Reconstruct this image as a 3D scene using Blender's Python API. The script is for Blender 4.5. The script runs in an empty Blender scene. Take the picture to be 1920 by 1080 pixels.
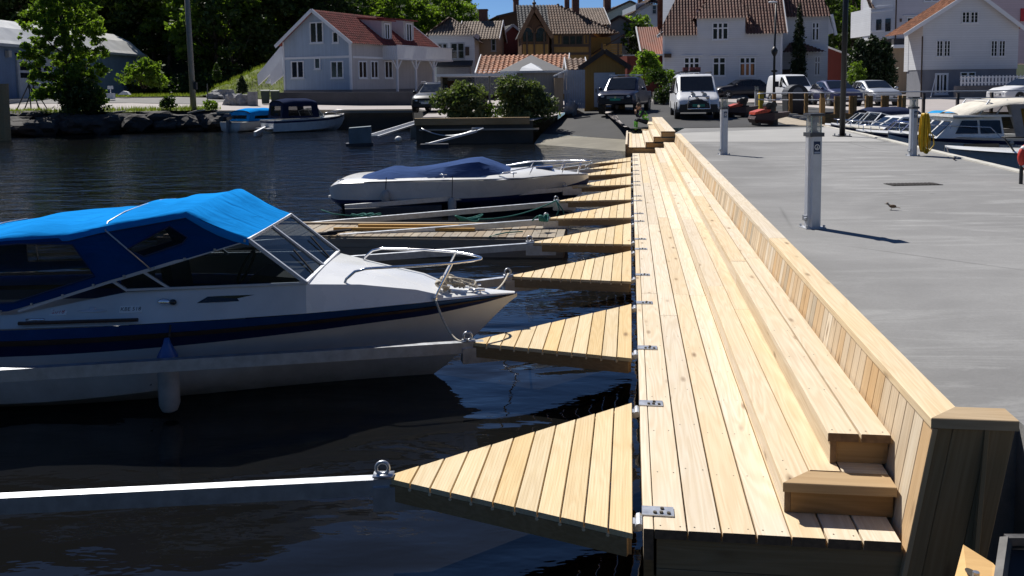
import bpy, bmesh, math, random
from mathutils import Vector, Matrix, noise as mnoise
R = math.radians
rnd = random.Random(7)
sc = bpy.context.scene
col = sc.collection

# ------------------------------------------------------------------ camera, sky, sun, exposure
CAM_Z = 2.55            # metres above the water
F_PX = 1650.0           # focal length in pixels of the 1920 px wide photograph
PX, PY = 960.0, 300.0   # principal point
ROLL = 0.0122
_x, _y = 1182 - PX, PY - 157
TILT = math.atan((-_x * math.sin(ROLL) + _y * math.cos(ROLL)) / F_PX)
FW = Vector((0, math.cos(TILT), -math.sin(TILT)))
_R0, _U0 = Vector((1, 0, 0)), Vector((0, math.sin(TILT), math.cos(TILT)))
RT = _R0 * math.cos(ROLL) - _U0 * math.sin(ROLL)
UP = _R0 * math.sin(ROLL) + _U0 * math.cos(ROLL)
cam = bpy.data.cameras.new('camera')
cam.sensor_width = 36
cam.lens = 36 * F_PX / 1920
cam.shift_y = -(540 - PY) / 1920
cam.clip_start, cam.clip_end = 0.1, 2000
cam_ob = bpy.data.objects.new('camera', cam)
col.objects.link(cam_ob)
m3 = Matrix((RT, UP, -FW)).transposed()
cam_ob.matrix_world = Matrix.Translation((0, 0, CAM_Z)) @ m3.to_4x4()
sc.camera = cam_ob

SUN_EL, SUN_AZ = 50.0, -31.0      # degrees; azimuth clockwise from straight ahead (+Y)
world = bpy.data.worlds.new('World')
sc.world = world
world.use_nodes = True
wn = world.node_tree
bg = wn.nodes['Background']
sky = wn.nodes.new('ShaderNodeTexSky')
sky.sky_type = 'NISHITA'
sky.sun_disc = False
sky.sun_elevation = R(SUN_EL)
sky.sun_rotation = R(SUN_AZ)
sky.air_density, sky.dust_density, sky.ozone_density = 0.6, 0.0, 4.0
tint = wn.nodes.new('ShaderNodeMix'); tint.data_type = 'RGBA'; tint.blend_type = 'MULTIPLY'; tint.inputs[0].default_value = 1.0
tint.inputs[7].default_value = (.76, .92, 1.10, 1)       # cool white balance of the photograph
wn.links.new(sky.outputs[0], tint.inputs[6]); wn.links.new(tint.outputs[2], bg.inputs[0])
bg.inputs[1].default_value = 0.064
sl = bpy.data.lights.new('sun', 'SUN')
sl.energy = 5.0
sl.angle = R(0.5)
sl.color = (1.0, 0.955, 0.89)
sun_ob = bpy.data.objects.new('sun', sl)
col.objects.link(sun_ob)
_sd = Vector((math.sin(R(SUN_AZ)) * math.cos(R(SUN_EL)), math.cos(R(SUN_AZ)) * math.cos(R(SUN_EL)), math.sin(R(SUN_EL))))
sun_ob.rotation_euler = _sd.to_track_quat('Z', 'Y').to_euler()
sun_ob.location = (0, 0, 60)
vs = sc.view_settings
sc.display_settings.display_device = 'sRGB'
vs.view_transform = 'Standard'
vs.look = 'None'
vs.exposure = 0.25
vs.gamma = 1.0
vs.use_curve_mapping = False
sc.cycles.max_bounces = 6
sc.cycles.transparent_max_bounces = 12
sc.cycles.caustics_reflective = False
sc.cycles.caustics_refractive = False
sc.cycles.sample_clamp_indirect = 6

# ------------------------------------------------------------------ where a pixel of the photograph lies in the place
def ray(px, py):
    return FW * F_PX + RT * (px - PX) + UP * (PY - py)
def gp(px, py, z):                      # on the level z
    d = ray(px, py)
    t = (z - CAM_Z) / d.z
    return Vector((d.x * t, d.y * t, z))
def at(px, py, Y):                      # at the distance Y ahead
    d = ray(px, py)
    t = Y / d.y
    return Vector((d.x * t, Y, CAM_Z + d.z * t))

# ------------------------------------------------------------------ objects
WM = {}
def _link(o, parent, wm):
    col.objects.link(o)
    if parent is not None:
        o.parent = parent
        o.matrix_basis = WM[parent.name].inverted() @ wm
    else:
        o.matrix_basis = wm
    WM[o.name] = wm
    return o
def tag(o, label=None, cat=None, group=None, kind=None):
    if label: o['label'] = label
    if cat: o['category'] = cat
    if group: o['group'] = group
    if kind: o['kind'] = kind
    return o
def thing(name, label, cat, loc=(0, 0, 0), yaw=0.0, group=None):
    o = bpy.data.objects.new(name, None)
    o.empty_display_size = 0.2
    _link(o, None, Matrix.Translation(loc) @ Matrix.Rotation(yaw, 4, 'Z'))
    return tag(o, label, cat, group)
def link_mesh(name, me, parent=None, wm=None):
    o = bpy.data.objects.new(name, me)
    if wm is None:
        wm = WM[parent.name].copy() if parent is not None else Matrix.Identity(4)
    return _link(o, parent, wm)
def copy_tree(o, wm, parent=None, label=None):
    c = o.copy()
    col.objects.link(c)
    c.parent = parent
    c.matrix_basis = WM[parent.name].inverted() @ wm if parent is not None else wm
    WM[c.name] = wm
    if label: c['label'] = label
    inv = WM[o.name].inverted()
    for ch in [k for k in bpy.data.objects if k.parent == o]:
        copy_tree(ch, wm @ (inv @ WM[ch.name]), c)
    return c

class MB:
    """collects shapes and links them as one mesh object"""
    def __init__(s):
        s.v, s.f, s.m = [], [], []
    def add(s, vs, fs, mi=0):
        n = len(s.v)
        s.v += [tuple(p) for p in vs]
        for f in fs:
            s.f.append(tuple(n + i for i in f)); s.m.append(mi)
        return s
    def box(s, a, b, mi=0, mat=None):
        x0, y0, z0 = a; x1, y1, z1 = b
        v = [(x0, y0, z0), (x1, y0, z0), (x1, y1, z0), (x0, y1, z0), (x0, y0, z1), (x1, y0, z1), (x1, y1, z1), (x0, y1, z1)]
        if mat is not None: v = [mat @ Vector(p) for p in v]
        return s.add(v, [(0, 3, 2, 1), (4, 5, 6, 7), (0, 1, 5, 4), (1, 2, 6, 5), (2, 3, 7, 6), (3, 0, 4, 7)], mi)
    def bar(s, p, q, w, h, mi=0, up=(0, 0, 1)):      # rectangular bar between two points (centre line)
        p, q = Vector(p), Vector(q)
        d = (q - p); L = d.length
        if L < 1e-6: return s
        d /= L
        up = Vector(up)
        sd = d.cross(up)
        if sd.length < 1e-4: sd = d.cross(Vector((1, 0, 0)))
        sd.normalize(); u = sd.cross(d)
        c = [sd * a * w / 2 + u * b * h / 2 for a, b in ((-1, -1), (1, -1), (1, 1), (-1, 1))]
        v = [p + k for k in c] + [q + k for k in c]
        return s.add(v, [(3, 2, 1, 0), (4, 5, 6, 7), (0, 1, 5, 4), (1, 2, 6, 5), (2, 3, 7, 6), (3, 0, 4, 7)], mi)
    def tube(s, pts, r, n=8, mi=0, closed=False, r2=None):
        pts = [Vector(p) for p in pts]
        N = len(pts)
        rings = []
        u = None
        for i, p in enumerate(pts):
            if closed: t = pts[(i + 1) % N] - pts[i - 1]
            else: t = pts[min(i + 1, N - 1)] - pts[max(i - 1, 0)]
            t.normalize()
            if u is None:
                u = t.cross(Vector((0.12, 0.31, 0.94)))
                if u.length < 0.05: u = t.cross(Vector((1, 0, 0)))
            else:
                u = u - t * u.dot(t)
            u.normalize(); w = t.cross(u)
            rr = r if r2 is None else r + (r2 - r) * i / max(1, N - 1)
            rings.append([p + (u * math.cos(2 * math.pi * k / n) + w * math.sin(2 * math.pi * k / n)) * rr for k in range(n)])
        return s.loft(rings, mi, caps=not closed, wrap=closed)
    def loft(s, rings, mi=0, caps=False, wrap=False, ring_closed=True):
        n = len(rings[0]); b = len(s.v)
        for rg in rings: s.v += [tuple(p) for p in rg]
        K = len(rings)
        for i in range(K if wrap else K - 1):
            j = (i + 1) % K
            for k in range(n if ring_closed else n - 1):
                l = (k + 1) % n
                s.f.append((b + i * n + k, b + i * n + l, b + j * n + l, b + j * n + k)); s.m.append(mi)
        if caps:
            s.f.append(tuple(b + k for k in range(n))[::-1]); s.m.append(mi)
            s.f.append(tuple(b + (K - 1) * n + k for k in range(n))); s.m.append(mi)
        return s
    def cyl(s, p, q, r, n=12, mi=0, r2=None):
        return s.tube([p, q], r, n, mi, r2=r2)
    def prism(s, poly, ax, h, mi=0):       # planar polygon (3-D points) pushed along the vector h
        poly = [Vector(p) for p in poly]; h = Vector(ax) * h
        n = len(poly)
        v = poly + [p + h for p in poly]
        fs = [tuple(range(n))[::-1], tuple(range(n, 2 * n))] + [(i, (i + 1) % n, n + (i + 1) % n, n + i) for i in range(n)]
        return s.add(v, fs, mi)
    def ell(s, c, r, n=10, m=7, mi=0):
        c = Vector(c)
        b = len(s.v)
        for j in range(1, m):
            a = math.pi * j / m
            for k in range(n):
                t = 2 * math.pi * k / n
                s.v.append((c.x + r[0] * math.sin(a) * math.cos(t), c.y + r[1] * math.sin(a) * math.sin(t), c.z + r[2] * math.cos(a)))
        s.v.append((c.x, c.y, c.z + r[2])); s.v.append((c.x, c.y, c.z - r[2]))
        T, B = len(s.v) - 2, len(s.v) - 1
        for j in range(m - 2):
            for k in range(n):
                l = (k + 1) % n
                s.f.append((b + j * n + k, b + (j + 1) * n + k, b + (j + 1) * n + l, b + j * n + l)); s.m.append(mi)
        for k in range(n):
            l = (k + 1) % n
            s.f.append((T, b + k, b + l)); s.m.append(mi)
            s.f.append((B, b + (m - 2) * n + l, b + (m - 2) * n + k)); s.m.append(mi)
        return s
    def mesh(s, name, mats, smooth=False, fix=True, auto=None):
        me = bpy.data.meshes.new(name)
        me.from_pydata(s.v, [], s.f)
        if not isinstance(mats, (list, tuple)): mats = [mats]
        for m in mats: me.materials.append(m)
        if len(mats) > 1: me.polygons.foreach_set('material_index', s.m)
        if fix:
            bm = bmesh.new(); bm.from_mesh(me)
            bmesh.ops.recalc_face_normals(bm, faces=bm.faces)
            bm.to_mesh(me); bm.free()
        if smooth:
            me.polygons.foreach_set('use_smooth', [True] * len(me.polygons))
            if auto: me.set_sharp_from_angle(angle=R(auto))
        me.update()
        return me
    def build(s, name, mats, parent=None, smooth=False, fix=True, wm=None, auto=None):
        return link_mesh(name, s.mesh(name, mats, smooth, fix, auto), parent, wm)

# ------------------------------------------------------------------ materials
MATS = {}
class NT:
    def __init__(s, name):
        s.mat = bpy.data.materials.new(name); s.mat.use_nodes = True
        s.t = s.mat.node_tree; s.b = s.t.nodes['Principled BSDF']; s.out = s.t.nodes['Material Output']
    def n(s, typ, **kw):
        nd = s.t.nodes.new('ShaderNode' + typ)
        for k, v in kw.items():
            if k.startswith('i_'):
                key = k[2:]
                nd.inputs[int(key) if key.isdigit() else key].default_value = v
            else: setattr(nd, k, v)
        return nd
    def l(s, a, b): s.t.links.new(a, b)
    def val(s, sock, v):
        if hasattr(v, 'links'): s.l(v, sock)
        else: sock.default_value = v
    def math(s, op, a, b=None, clamp=False):
        nd = s.n('Math', operation=op, use_clamp=clamp)
        s.val(nd.inputs[0], a)
        if b is not None: s.val(nd.inputs[1], b)
        return nd.outputs[0]
    def coord(s, kind='Object', scale=(1, 1, 1), rand=False):
        tc = s.n('TexCoord').outputs[kind]
        if rand:
            oi = s.n('ObjectInfo').outputs['Random']
            k = s.n('VectorMath', operation='SCALE'); k.inputs[0].default_value = (37.1, 17.3, 9.7); s.l(oi, k.inputs['Scale'])
            ad = s.n('VectorMath', operation='ADD'); s.l(tc, ad.inputs[0]); s.l(k.outputs[0], ad.inputs[1]); tc = ad.outputs[0]
        mp = s.n('Mapping'); mp.inputs['Scale'].default_value = scale
        s.l(tc, mp.inputs[0])
        return mp.outputs[0]
    def noise(s, vec, scale=5, detail=4, rough=.55, dist=0.0):
        nd = s.n('TexNoise'); s.l(vec, nd.inputs['Vector'])
        nd.inputs['Scale'].default_value = scale; nd.inputs['Detail'].default_value = detail
        nd.inputs['Roughness'].default_value = rough; nd.inputs['Distortion'].default_value = dist
        return nd.outputs[0]
    def ramp(s, fac, pts):
        nd = s.n('ValToRGB'); s.l(fac, nd.inputs[0])
        e = nd.color_ramp.elements
        while len(e) < len(pts): e.new(0.5)
        for i, (p, c) in enumerate(pts):
            e[i].position = p
            e[i].color = (c, c, c, 1) if isinstance(c, (int, float)) else (*c[:3], 1)
        return nd.outputs[0]
    def mix(s, fac, a, b, mode='MIX'):
        nd = s.n('Mix', data_type='RGBA', blend_type=mode)
        s.val(nd.inputs[0], fac)
        for sock, v in ((nd.inputs[6], a), (nd.inputs[7], b)):
            if hasattr(v, 'links'): s.l(v, sock)
            else: sock.default_value = (*v[:3], 1)
        return nd.outputs[2]
    def bump(s, h, strength=.3, dist=.01, normal=None):
        nd = s.n('Bump'); s.l(h, nd.inputs['Height'])
        nd.inputs['Strength'].default_value = strength; nd.inputs['Distance'].default_value = dist
        if normal is not None: s.l(normal, nd.inputs['Normal'])
        s.l(nd.outputs[0], s.b.inputs['Normal'])
        return nd.outputs[0]
    def base(s, c, rough=None, metal=None, spec=None):
        s.val(s.b.inputs['Base Color'], c if hasattr(c, 'links') else (*c[:3], 1))
        if rough is not None: s.val(s.b.inputs['Roughness'], rough)
        if metal is not None: s.b.inputs['Metallic'].default_value = metal
        if spec is not None: s.b.inputs['Specular IOR Level'].default_value = spec

def paint(name, c, rough=.5, metal=0, spec=.5, vary=.18, scale=6, bump=0, bscale=40, coat=0, rand=0.0, dist=.004):
    """plain surface with a little dirt and unevenness"""
    if name in MATS: return MATS[name]
    k = NT(name)
    v = k.coord(rand=True)
    n1 = k.noise(v, scale, 5, .6)
    a = tuple(x * (1 - vary) for x in c); b = tuple(min(1, x * (1 + vary * .6)) for x in c)
    cc = k.mix(k.ramp(n1, [(.3, 0), (.7, 1)]), a, b)
    if rand:
        oi = k.n('ObjectInfo').outputs['Random']
        cc = k.mix(1.0, cc, k.ramp(oi, [(0, 1 - rand), (1, 1.0)]), 'MULTIPLY')
    k.base(cc, k.ramp(n1, [(0, max(.02, rough - .1)), (1, min(1, rough + .1))]), metal, spec)
    if coat: k.b.inputs['Coat Weight'].default_value = coat; k.b.inputs['Coat Roughness'].default_value = .05
    if bump: k.bump(k.noise(v, bscale, 4, .6), bump, dist)
    MATS[name] = k.mat
    return k.mat

def wood(name, light, dark, vary=.25, groove=0, rough=.75, grain=1.0, knots=.55, wear=0.0, warm=(.93, .72, .45)):
    """sawn timber, grain along the local X of every board"""
    if name in MATS: return MATS[name]
    k = NT(name)
    v = k.coord(rand=True)
    def mp(sx, sy, sz):
        q = k.n('Mapping'); q.inputs['Scale'].default_value = (sx, sy, sz); k.l(v, q.inputs[0]); return q.outputs[0]
    fine = k.noise(mp(2.2, 95, 95), 1, 5, .65, .3)
    wide = k.noise(mp(.55, 8, 8), 1, 2, .5, .5)
    rings = k.math('SINE', k.math('MULTIPLY', wide, 62.0))
    rings = k.math('MULTIPLY_ADD', rings, .5); rings.node.inputs[2].default_value = .5
    vor = k.n('TexVoronoi', feature='F1'); k.l(mp(2.0, 6.5, 6.5), vor.inputs['Vector']); vor.inputs['Scale'].default_value = 1
    kn = k.ramp(vor.outputs['Distance'], [(.035, 1), (.16, 0)])
    pick = k.n('SeparateColor'); k.l(vor.outputs['Color'], pick.inputs[0])
    kn = k.math('MULTIPLY', kn, k.math('GREATER_THAN', pick.outputs[0], 1 - knots))
    halo = k.math('MULTIPLY', k.ramp(vor.outputs['Distance'], [(.05, 1), (.42, 0)]), k.math('GREATER_THAN', pick.outputs[0], 1 - knots))
    g = k.math('ADD', k.math('MULTIPLY', k.ramp(fine, [(.35, 0), (.75, 1)]), .5 * grain), k.math('MULTIPLY', rings, .38 * grain))
    g = k.math('ADD', g, k.math('MULTIPLY', halo, .22), True)
    c = k.mix(g, light, dark)
    blot = k.ramp(k.noise(v, 1.3, 3, .6), [(.35, 0), (.7, 1)])
    c = k.mix(k.math('MULTIPLY', blot, .35), c, tuple(a * b for a, b in zip(light, warm)))
    oi = k.n('ObjectInfo').outputs['Random']
    r1 = k.math('FRACT', k.math('MULTIPLY', oi, 7.31)); r2 = k.math('FRACT', k.math('MULTIPLY', oi, 23.7))
    c = k.mix(1.0, c, k.ramp(r1, [(0, 1 - vary), (1, 1.0)]), 'MULTIPLY')
    c = k.mix(k.ramp(r2, [(.45, 0), (1, .75)]), c, k.mix(1.0, c, warm, 'MULTIPLY'))
    c = k.mix(k.math('MULTIPLY', kn, .8), c, (.16, .085, .04))
    if wear: c = k.mix(k.math('MULTIPLY', k.ramp(k.noise(v, 2.4, 5, .65), [(.4, 0), (.68, 1)]), wear), c, (.3, .28, .25))
    k.base(c, rough, 0, .35)
    h = k.math('ADD', k.math('MULTIPLY', fine, .6), k.math('MULTIPLY', rings, .25))
    if groove:
        sy = k.n('SeparateXYZ'); k.l(k.n('TexCoord').outputs['Object'], sy.inputs[0])
        gw = k.math('ABSOLUTE', k.math('SINE', k.math('MULTIPLY', sy.outputs[1], math.pi * groove)))
        gw = k.ramp(gw, [(.05, 0), (.4, 1)])
        c = k.mix(k.math('MULTIPLY', k.math('SUBTRACT', 1.0, gw), .28), c, dark)
        k.base(c)
        h = k.math('ADD', k.math('MULTIPLY', h, .3), k.math('MULTIPLY', gw, 1.0))
    nb = k.bump(h, .35, .003)
    MATS[name] = k.mat
    return k.mat
# ------------------------------------------------------------------ levels (metres above the water)
DECK, QUAY = 0.50, 0.85
SEAT1, SEAT2, CAPZ = DECK + .16, DECK + .325, DECK + .575
FIN = 0.455
D0 = gp(1207, 991, DECK); D0.z = 0
_vp = ray(1182, 157); DV = Vector((_vp.x, _vp.y, 0)).normalized(); DU = Vector((DV.y, -DV.x, 0))
I4 = Matrix.Identity(4)
def DK(u, v, z): return D0 + DU * u + DV * v + Vector((0, 0, z))
def duv(p): q = Vector((p.x, p.y, 0)) - D0; return q.dot(DU), q.dot(DV)
ZV = Vector((0, 0, 1))
VEND = duv(gp(1185, 287, DECK))[1]

# ------------------------------------------------------------------ materials of the waterfront
W_DECK = wood('new_pine_boards', (.81, .725, .59), (.60, .475, .325), vary=.17, warm=(.97, .865, .665), grain=1.0, knots=.75)
W_FIN = wood('grooved_decking', (.80, .665, .44), (.62, .465, .26), vary=.14, groove=62, warm=(.96, .84, .6))
ENDG = paint('end_grain', (.20, .125, .07), .85, vary=.35, scale=30)
W_TAN = wood('tan_board', (.68, .57, .42), (.50, .39, .26), vary=.08)
W_CAP = wood('grey_tan_board', (.52, .45, .345), (.38, .31, .22), vary=.08)
W_OLD = wood('weathered_boards', (.42, .37, .29), (.27, .23, .175), vary=.3, knots=.3, wear=.3)
W_DARKB = wood('dark_beam', (.42, .30, .165), (.26, .175, .085), vary=.2)
STEEL = paint('galvanised_steel', (.52, .54, .57), .42, .85, vary=.2, scale=14)
ALU = paint('brushed_aluminium', (.60, .62, .66), .5, .35, vary=.08, scale=9)
CHROME = paint('polished_stainless', (.8, .8, .82), .14, 1.0, vary=.05)
SCREWM = paint('screw_heads', (.10, .085, .06), .5, .5)
BLACK = paint('black_rubber', (.012, .012, .014), .6)
NAVYBOX = paint('dark_float_plastic', (.03, .035, .05), .5, vary=.3)

def concrete(name, c, streak=.12, patch=.25, pale=(.5, .5, .48), pale_amt=.35, rough=.85, sc_=.35):
    k = NT(name)
    v = k.coord()
    def mp(sx, sy, src=None):
        q = k.n('Mapping'); q.inputs['Scale'].default_value = (sx, sy, 1); k.l(src or v, q.inputs[0]); return q.outputs[0]
    big = k.noise(v, sc_, 6, .62, .6)
    mid = k.noise(v, 1.7, 5, .65, .4)
    st = k.noise(mp(.55, 2.6), 1, 6, .70, .8)
    fine = k.noise(v, 42, 5, .75)
    cc = k.mix(k.ramp(big, [(.3, 0), (.7, 1)]), tuple(x * (1 - patch) for x in c), tuple(x * (1 + patch * .5) for x in c))
    cc = k.mix(k.math('MULTIPLY', k.ramp(mid, [(.35, 1), (.6, 0)]), patch * .7), cc, tuple(x * .62 for x in c))
    m_ = k.math('MULTIPLY', k.ramp(st, [(.50, 0), (.74, 1)]), k.ramp(k.noise(v, .22, 3, .5), [(.4, .15), (.62, 1)]))
    cc = k.mix(k.math('MULTIPLY', m_, pale_amt * 1.6), cc, pale)
    cc = k.mix(k.math('MULTIPLY', k.ramp(fine, [(.33, 1), (.6, 0)]), streak * 1.6), cc, tuple(x * .55 for x in c))
    vor = k.n('TexVoronoi', feature='DISTANCE_TO_EDGE'); k.l(mp(.42, .42, k.mix(.12, v, k.n('TexNoise', i_Scale=1.4).outputs[1])), vor.inputs['Vector']); vor.inputs['Scale'].default_value = .55
    cr = k.math('MULTIPLY', k.ramp(vor.outputs[0], [(.0, 1), (.006, 0)]), k.ramp(k.noise(v, .3, 2), [(.5, 0), (.6, 1)]))
    cc = k.mix(k.math('MULTIPLY', cr, .55), cc, tuple(x * .4 for x in c))
    spot = k.n('TexVoronoi', feature='F1'); k.l(mp(1.1, 1.1), spot.inputs['Vector']); spot.inputs['Scale'].default_value = 1
    sp = k.n('SeparateColor'); k.l(spot.outputs['Color'], sp.inputs[0])
    cc = k.mix(k.math('MULTIPLY', k.math('MULTIPLY', k.ramp(spot.outputs['Distance'], [(.02, 1), (.07, 0)]), k.math('GREATER_THAN', sp.outputs[0], .72)), .5), cc, tuple(x * .45 for x in c))
    k.base(cc, rough, 0, .3)
    k.bump(k.math('ADD', fine, k.math('MULTIPLY', st, 1.0)), .35, .006)
    return k.mat
CONC = concrete('quay_concrete', (.262, .26, .255), .14, .30, (.44, .44, .43), .45)
CONC_PALE = concrete('pale_concrete', (.39, .385, .37), .10, .14, (.55, .54, .52), .3)
CONC_EDGE = paint('coping_concrete', (.55, .53, .47), .8, vary=.22, scale=3, bump=.3)
CONC_OLD = concrete('old_concrete', (.27, .25, .20), .3, .4, (.42, .39, .31), .4)
ASPH = concrete('asphalt', (.055, .055, .056), .15, .25, (.10, .10, .098), .3)
ROADM = concrete('street_paving', (.40, .365, .35), .08, .12, (.48, .45, .43), .3)
WALLM = concrete('sea_wall_concrete', (.09, .085, .075), .3, .4, (.17, .16, .13), .35)

# ------------------------------------------------------------------ water
k = NT('harbour_water')
wv = k.coord()
pos = k.n('SeparateXYZ'); k.l(k.n('NewGeometry').outputs['Position'], pos.inputs[0])
def wmp(sx, sy):
    q = k.n('Mapping'); q.inputs['Scale'].default_value = (sx, sy, 1); k.l(wv, q.inputs[0]); return q.outputs[0]
swell = k.noise(wmp(.6, 1.1), 1.0, 1.5, .45, .8)
rip = k.noise(wmp(1.6, 3.6), 1.0, 3, .55, .5)
chop = k.noise(wmp(5, 11), 1.0, 2, .5, .2)
far = k.ramp(k.math('MULTIPLY', pos.outputs[1], 1 / 40), [(.2, .06), (.36, .2), (.85, .5)])
h = k.math('ADD', k.math('MULTIPLY', swell, .075), k.math('MULTIPLY', k.math('MULTIPLY', rip, far), .085))
h = k.math('ADD', h, k.math('MULTIPLY', k.math('MULTIPLY', chop, far), .035))
k.base(k.mix(k.ramp(k.noise(wv, .4, 3), [(.3, 0), (.7, 1)]), (.005, .0055, .006), (.0075, .0075, .007)), .02, 0, .5)
k.b.inputs['IOR'].default_value = 1.42
k.bump(h, 1.0, 1.0)
WATER = k.mat
tag(MB().add([(-90, -30, 0), (90, -30, 0), (90, 80, 0), (-90, 80, 0)], [(0, 1, 2, 3)]).build('water', WATER), kind='structure')

# ------------------------------------------------------------------ quay slab
def xy(p, z): return Vector((p.x, p.y, z))
qr = [gp(1909, 320, QUAY), gp(1744, 281, QUAY), gp(1624, 252, QUAY), gp(1553, 238, QUAY)]
_qd = (qr[1] - qr[0]).normalized()
qn = qr[0] - _qd * 24
quay_poly = [DK(1.86, -9, QUAY), DK(1.86, .62, QUAY), DK(1.44, .62, QUAY), DK(1.44, VEND + .3, QUAY), DK(1.44, VEND + 4.2, QUAY), gp(1290, 237, QUAY), gp(1553, 237.5, QUAY)] + qr[::-1][1:] + [qn]
def slab(name, poly, z1, z0, mat):
    return tag(MB().prism([xy(p, z0) for p in poly], (0, 0, 1), z1 - z0).build(name, mat), kind='structure')
slab('quay', quay_poly, QUAY, -1.5, CONC)
# paler, freshly cast strip at the landward end of the quay
pale = [gp(1262, 266.5, QUAY), gp(1663, 266.5, QUAY), gp(1556, 238.6, QUAY), gp(1262, 236.5, QUAY)]
pale[0] = DK(1.46, duv(gp(1290, 266, QUAY))[1], QUAY); pale[3] = DK(1.46, VEND + 4.2, QUAY)
pr = gp(1676, 266, QUAY); 
pale[1] = pr - DU * .25
tag(MB().add([xy(p, QUAY + .004) for p in pale], [(0, 1, 2, 3)]).build('concrete_apron', CONC_PALE), kind='structure')
cop = MB()
edge = [qr[3]] + qr[2::-1] + [qn]
for a, b in zip(edge, edge[1:]):
    d = (b - a).normalized(); nrm = Vector((d.y, -d.x, 0))
    if nrm.x > 0: nrm = -nrm
    cop.prism([xy(a, QUAY + .002), xy(b, QUAY + .002), xy(b + nrm * .17, QUAY + .002), xy(a + nrm * .17, QUAY + .002)], (0, 0, 1), .03)
tag(cop.build('quay_coping', CONC_EDGE), kind='structure')
kerb = MB()
kerb.prism([DK(1.442, .63, QUAY + .002), DK(1.52, .63, QUAY + .002), DK(1.50, VEND, QUAY + .002), DK(1.442, VEND, QUAY + .002)], (0, 0, 1), .012)
tag(kerb.build('kerb_edge', paint('kerb_concrete', (.34, .335, .32), .85, vary=.3, scale=2.2, bump=.4)), kind='structure')

# ------------------------------------------------------------------ boards
BOARDS = {}
def plank(name, parent, mat, p0, ax, L, W, T, c0=0.0, c1=0.0, up=ZV, ch=.003):
    """board whose top-left corner is p0: length L along ax, width W to the left-hand side of ax seen from up; c0, c1 shear its ends"""
    ax = Vector(ax).normalized(); up = Vector(up).normalized(); ay = up.cross(ax)
    key = (round(L, 2), round(W, 3), round(T, 3), round(c0, 3), round(c1, 3), mat.name)
    me = BOARDS.get(key)
    if me is None:
        sec = [(0, -T), (W, -T), (W, -ch), (W - ch, 0), (ch, 0), (0, -ch)]
        r0 = [(c0 * y / W, y, z) for y, z in sec]; r1 = [(L + c1 * y / W, y, z) for y, z in sec]
        mb_ = MB().loft([r0, r1], caps=True)
        if mat is W_DECK: mb_.m[-2:] = [1, 1]; me = BOARDS[key] = mb_.mesh('board', [mat, ENDG])
        else: me = BOARDS[key] = mb_.mesh('board', mat)
    wm = Matrix((ax, ay, up)).transposed().to_4x4(); wm.translation = Vector(p0)
    return link_mesh(name, me, parent, wm)

def lengths(total, lo, hi):
    out, v = [], 0
    while v < total - .01:
        l = min(rnd.uniform(lo, hi), total - v)
        if total - v - l < .8: l = total - v
        out.append((v, l)); v += l
    return out

bw = thing('boardwalk', 'long pale timber boardwalk with two stepped seats and a slatted backrest along the quay', 'boardwalk', DK(0, 0, DECK), math.atan2(DV.y, DV.x))
screws = MB()
def screw(u, v, z):
    p = DK(u, v, z + .0006)
    screws.add([p + Vector((math.cos(a), math.sin(a), 0)) * .0042 for a in (0, 1.05, 2.09, 3.14, 4.19, 5.24)], [(0, 1, 2, 3, 4, 5)])
GAP = .0085
def run(name, u, w, z, v0, v1, T=.045, lo=3.6, hi=5.4, mat=None, scr=True, step=.6):
    for v, l in lengths(v1 - v0, lo, hi):
        plank(name, bw, mat or W_DECK, DK(u + w + rnd.uniform(-.0012, .0012), v0 + v, z + rnd.uniform(-.0008, .0008)), DV, l - .003, w, T)
        if scr and v0 + v < 13:
            m = max(2, round(l / step)) 
            for i in range(m + 1):
                vv = v0 + v + .04 + (l - .08) * i / m
                for a in (.03, w - .03): screw(u + a + rnd.uniform(-.004, .004), vv + rnd.uniform(-.006, .006), z)
run('edge_board', 0, .046, DECK, 0, VEND, scr=False, T=.15)
BWD = .1455
for i in range(4):
    run('deck_board', .05 + i * (BWD + GAP), BWD, DECK, 0, VEND)
u5 = .05 + 4 * (BWD + GAP)
run('deck_board', u5, BWD, DECK, 0, VEND, scr=False)
for i in range(1, 3):
    run('deck_board', u5 + i * (BWD + GAP), BWD if i < 2 else .16, DECK, 0, 1.4, lo=1.4, hi=1.5, step=.35)
# first seat: two boards on a riser, closed at the near end by a mitred board
U1, U2 = .655, .905
plank('seat_board', bw, W_DECK, DK(U1 + BWD, .20, SEAT1), DV, 3.9, BWD, .034, c0=0, c1=0) if False else None
v1a = .20
plank('seat_board', bw, W_DECK, DK(U1 + BWD, v1a + .145, SEAT1), DV, 4.1 - .145, BWD, .034, c0=-.145)
run('seat_board', U1, BWD, SEAT1, v1a + 4.1 + .003, VEND - .02, T=.034)
plank('seat_board', bw, W_DECK, DK(U1 + 2 * BWD + .006, v1a + .155, SEAT1), DV, 3.1, BWD, .034)
run('seat_board', U1 + BWD + .006, BWD, SEAT1, v1a + .155 + 3.1 + .003, VEND - .02, T=.034)
plank('end_board', bw, W_CAP, DK(U1, v1a, SEAT1), DU, .515, .145, .045, c0=.145)
run('riser_board', U1 + .012, .028, SEAT1 - .036, v1a + .03, VEND - .03, T=.122, scr=False)
plank('end_riser', bw, W_DARKB, DK(U1 + .042, v1a + .03, SEAT1 - .047), DU, .465, .028, .111)
plank('seat_board', bw, W_DECK, DK(U1 + 2 * BWD + .012, v1a + .15, SEAT1), DU, .212, .145, .034)
for v in (1, 3, 5): screw(U1 + .04, v1a + .1 * v / 2, SEAT1)
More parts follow.
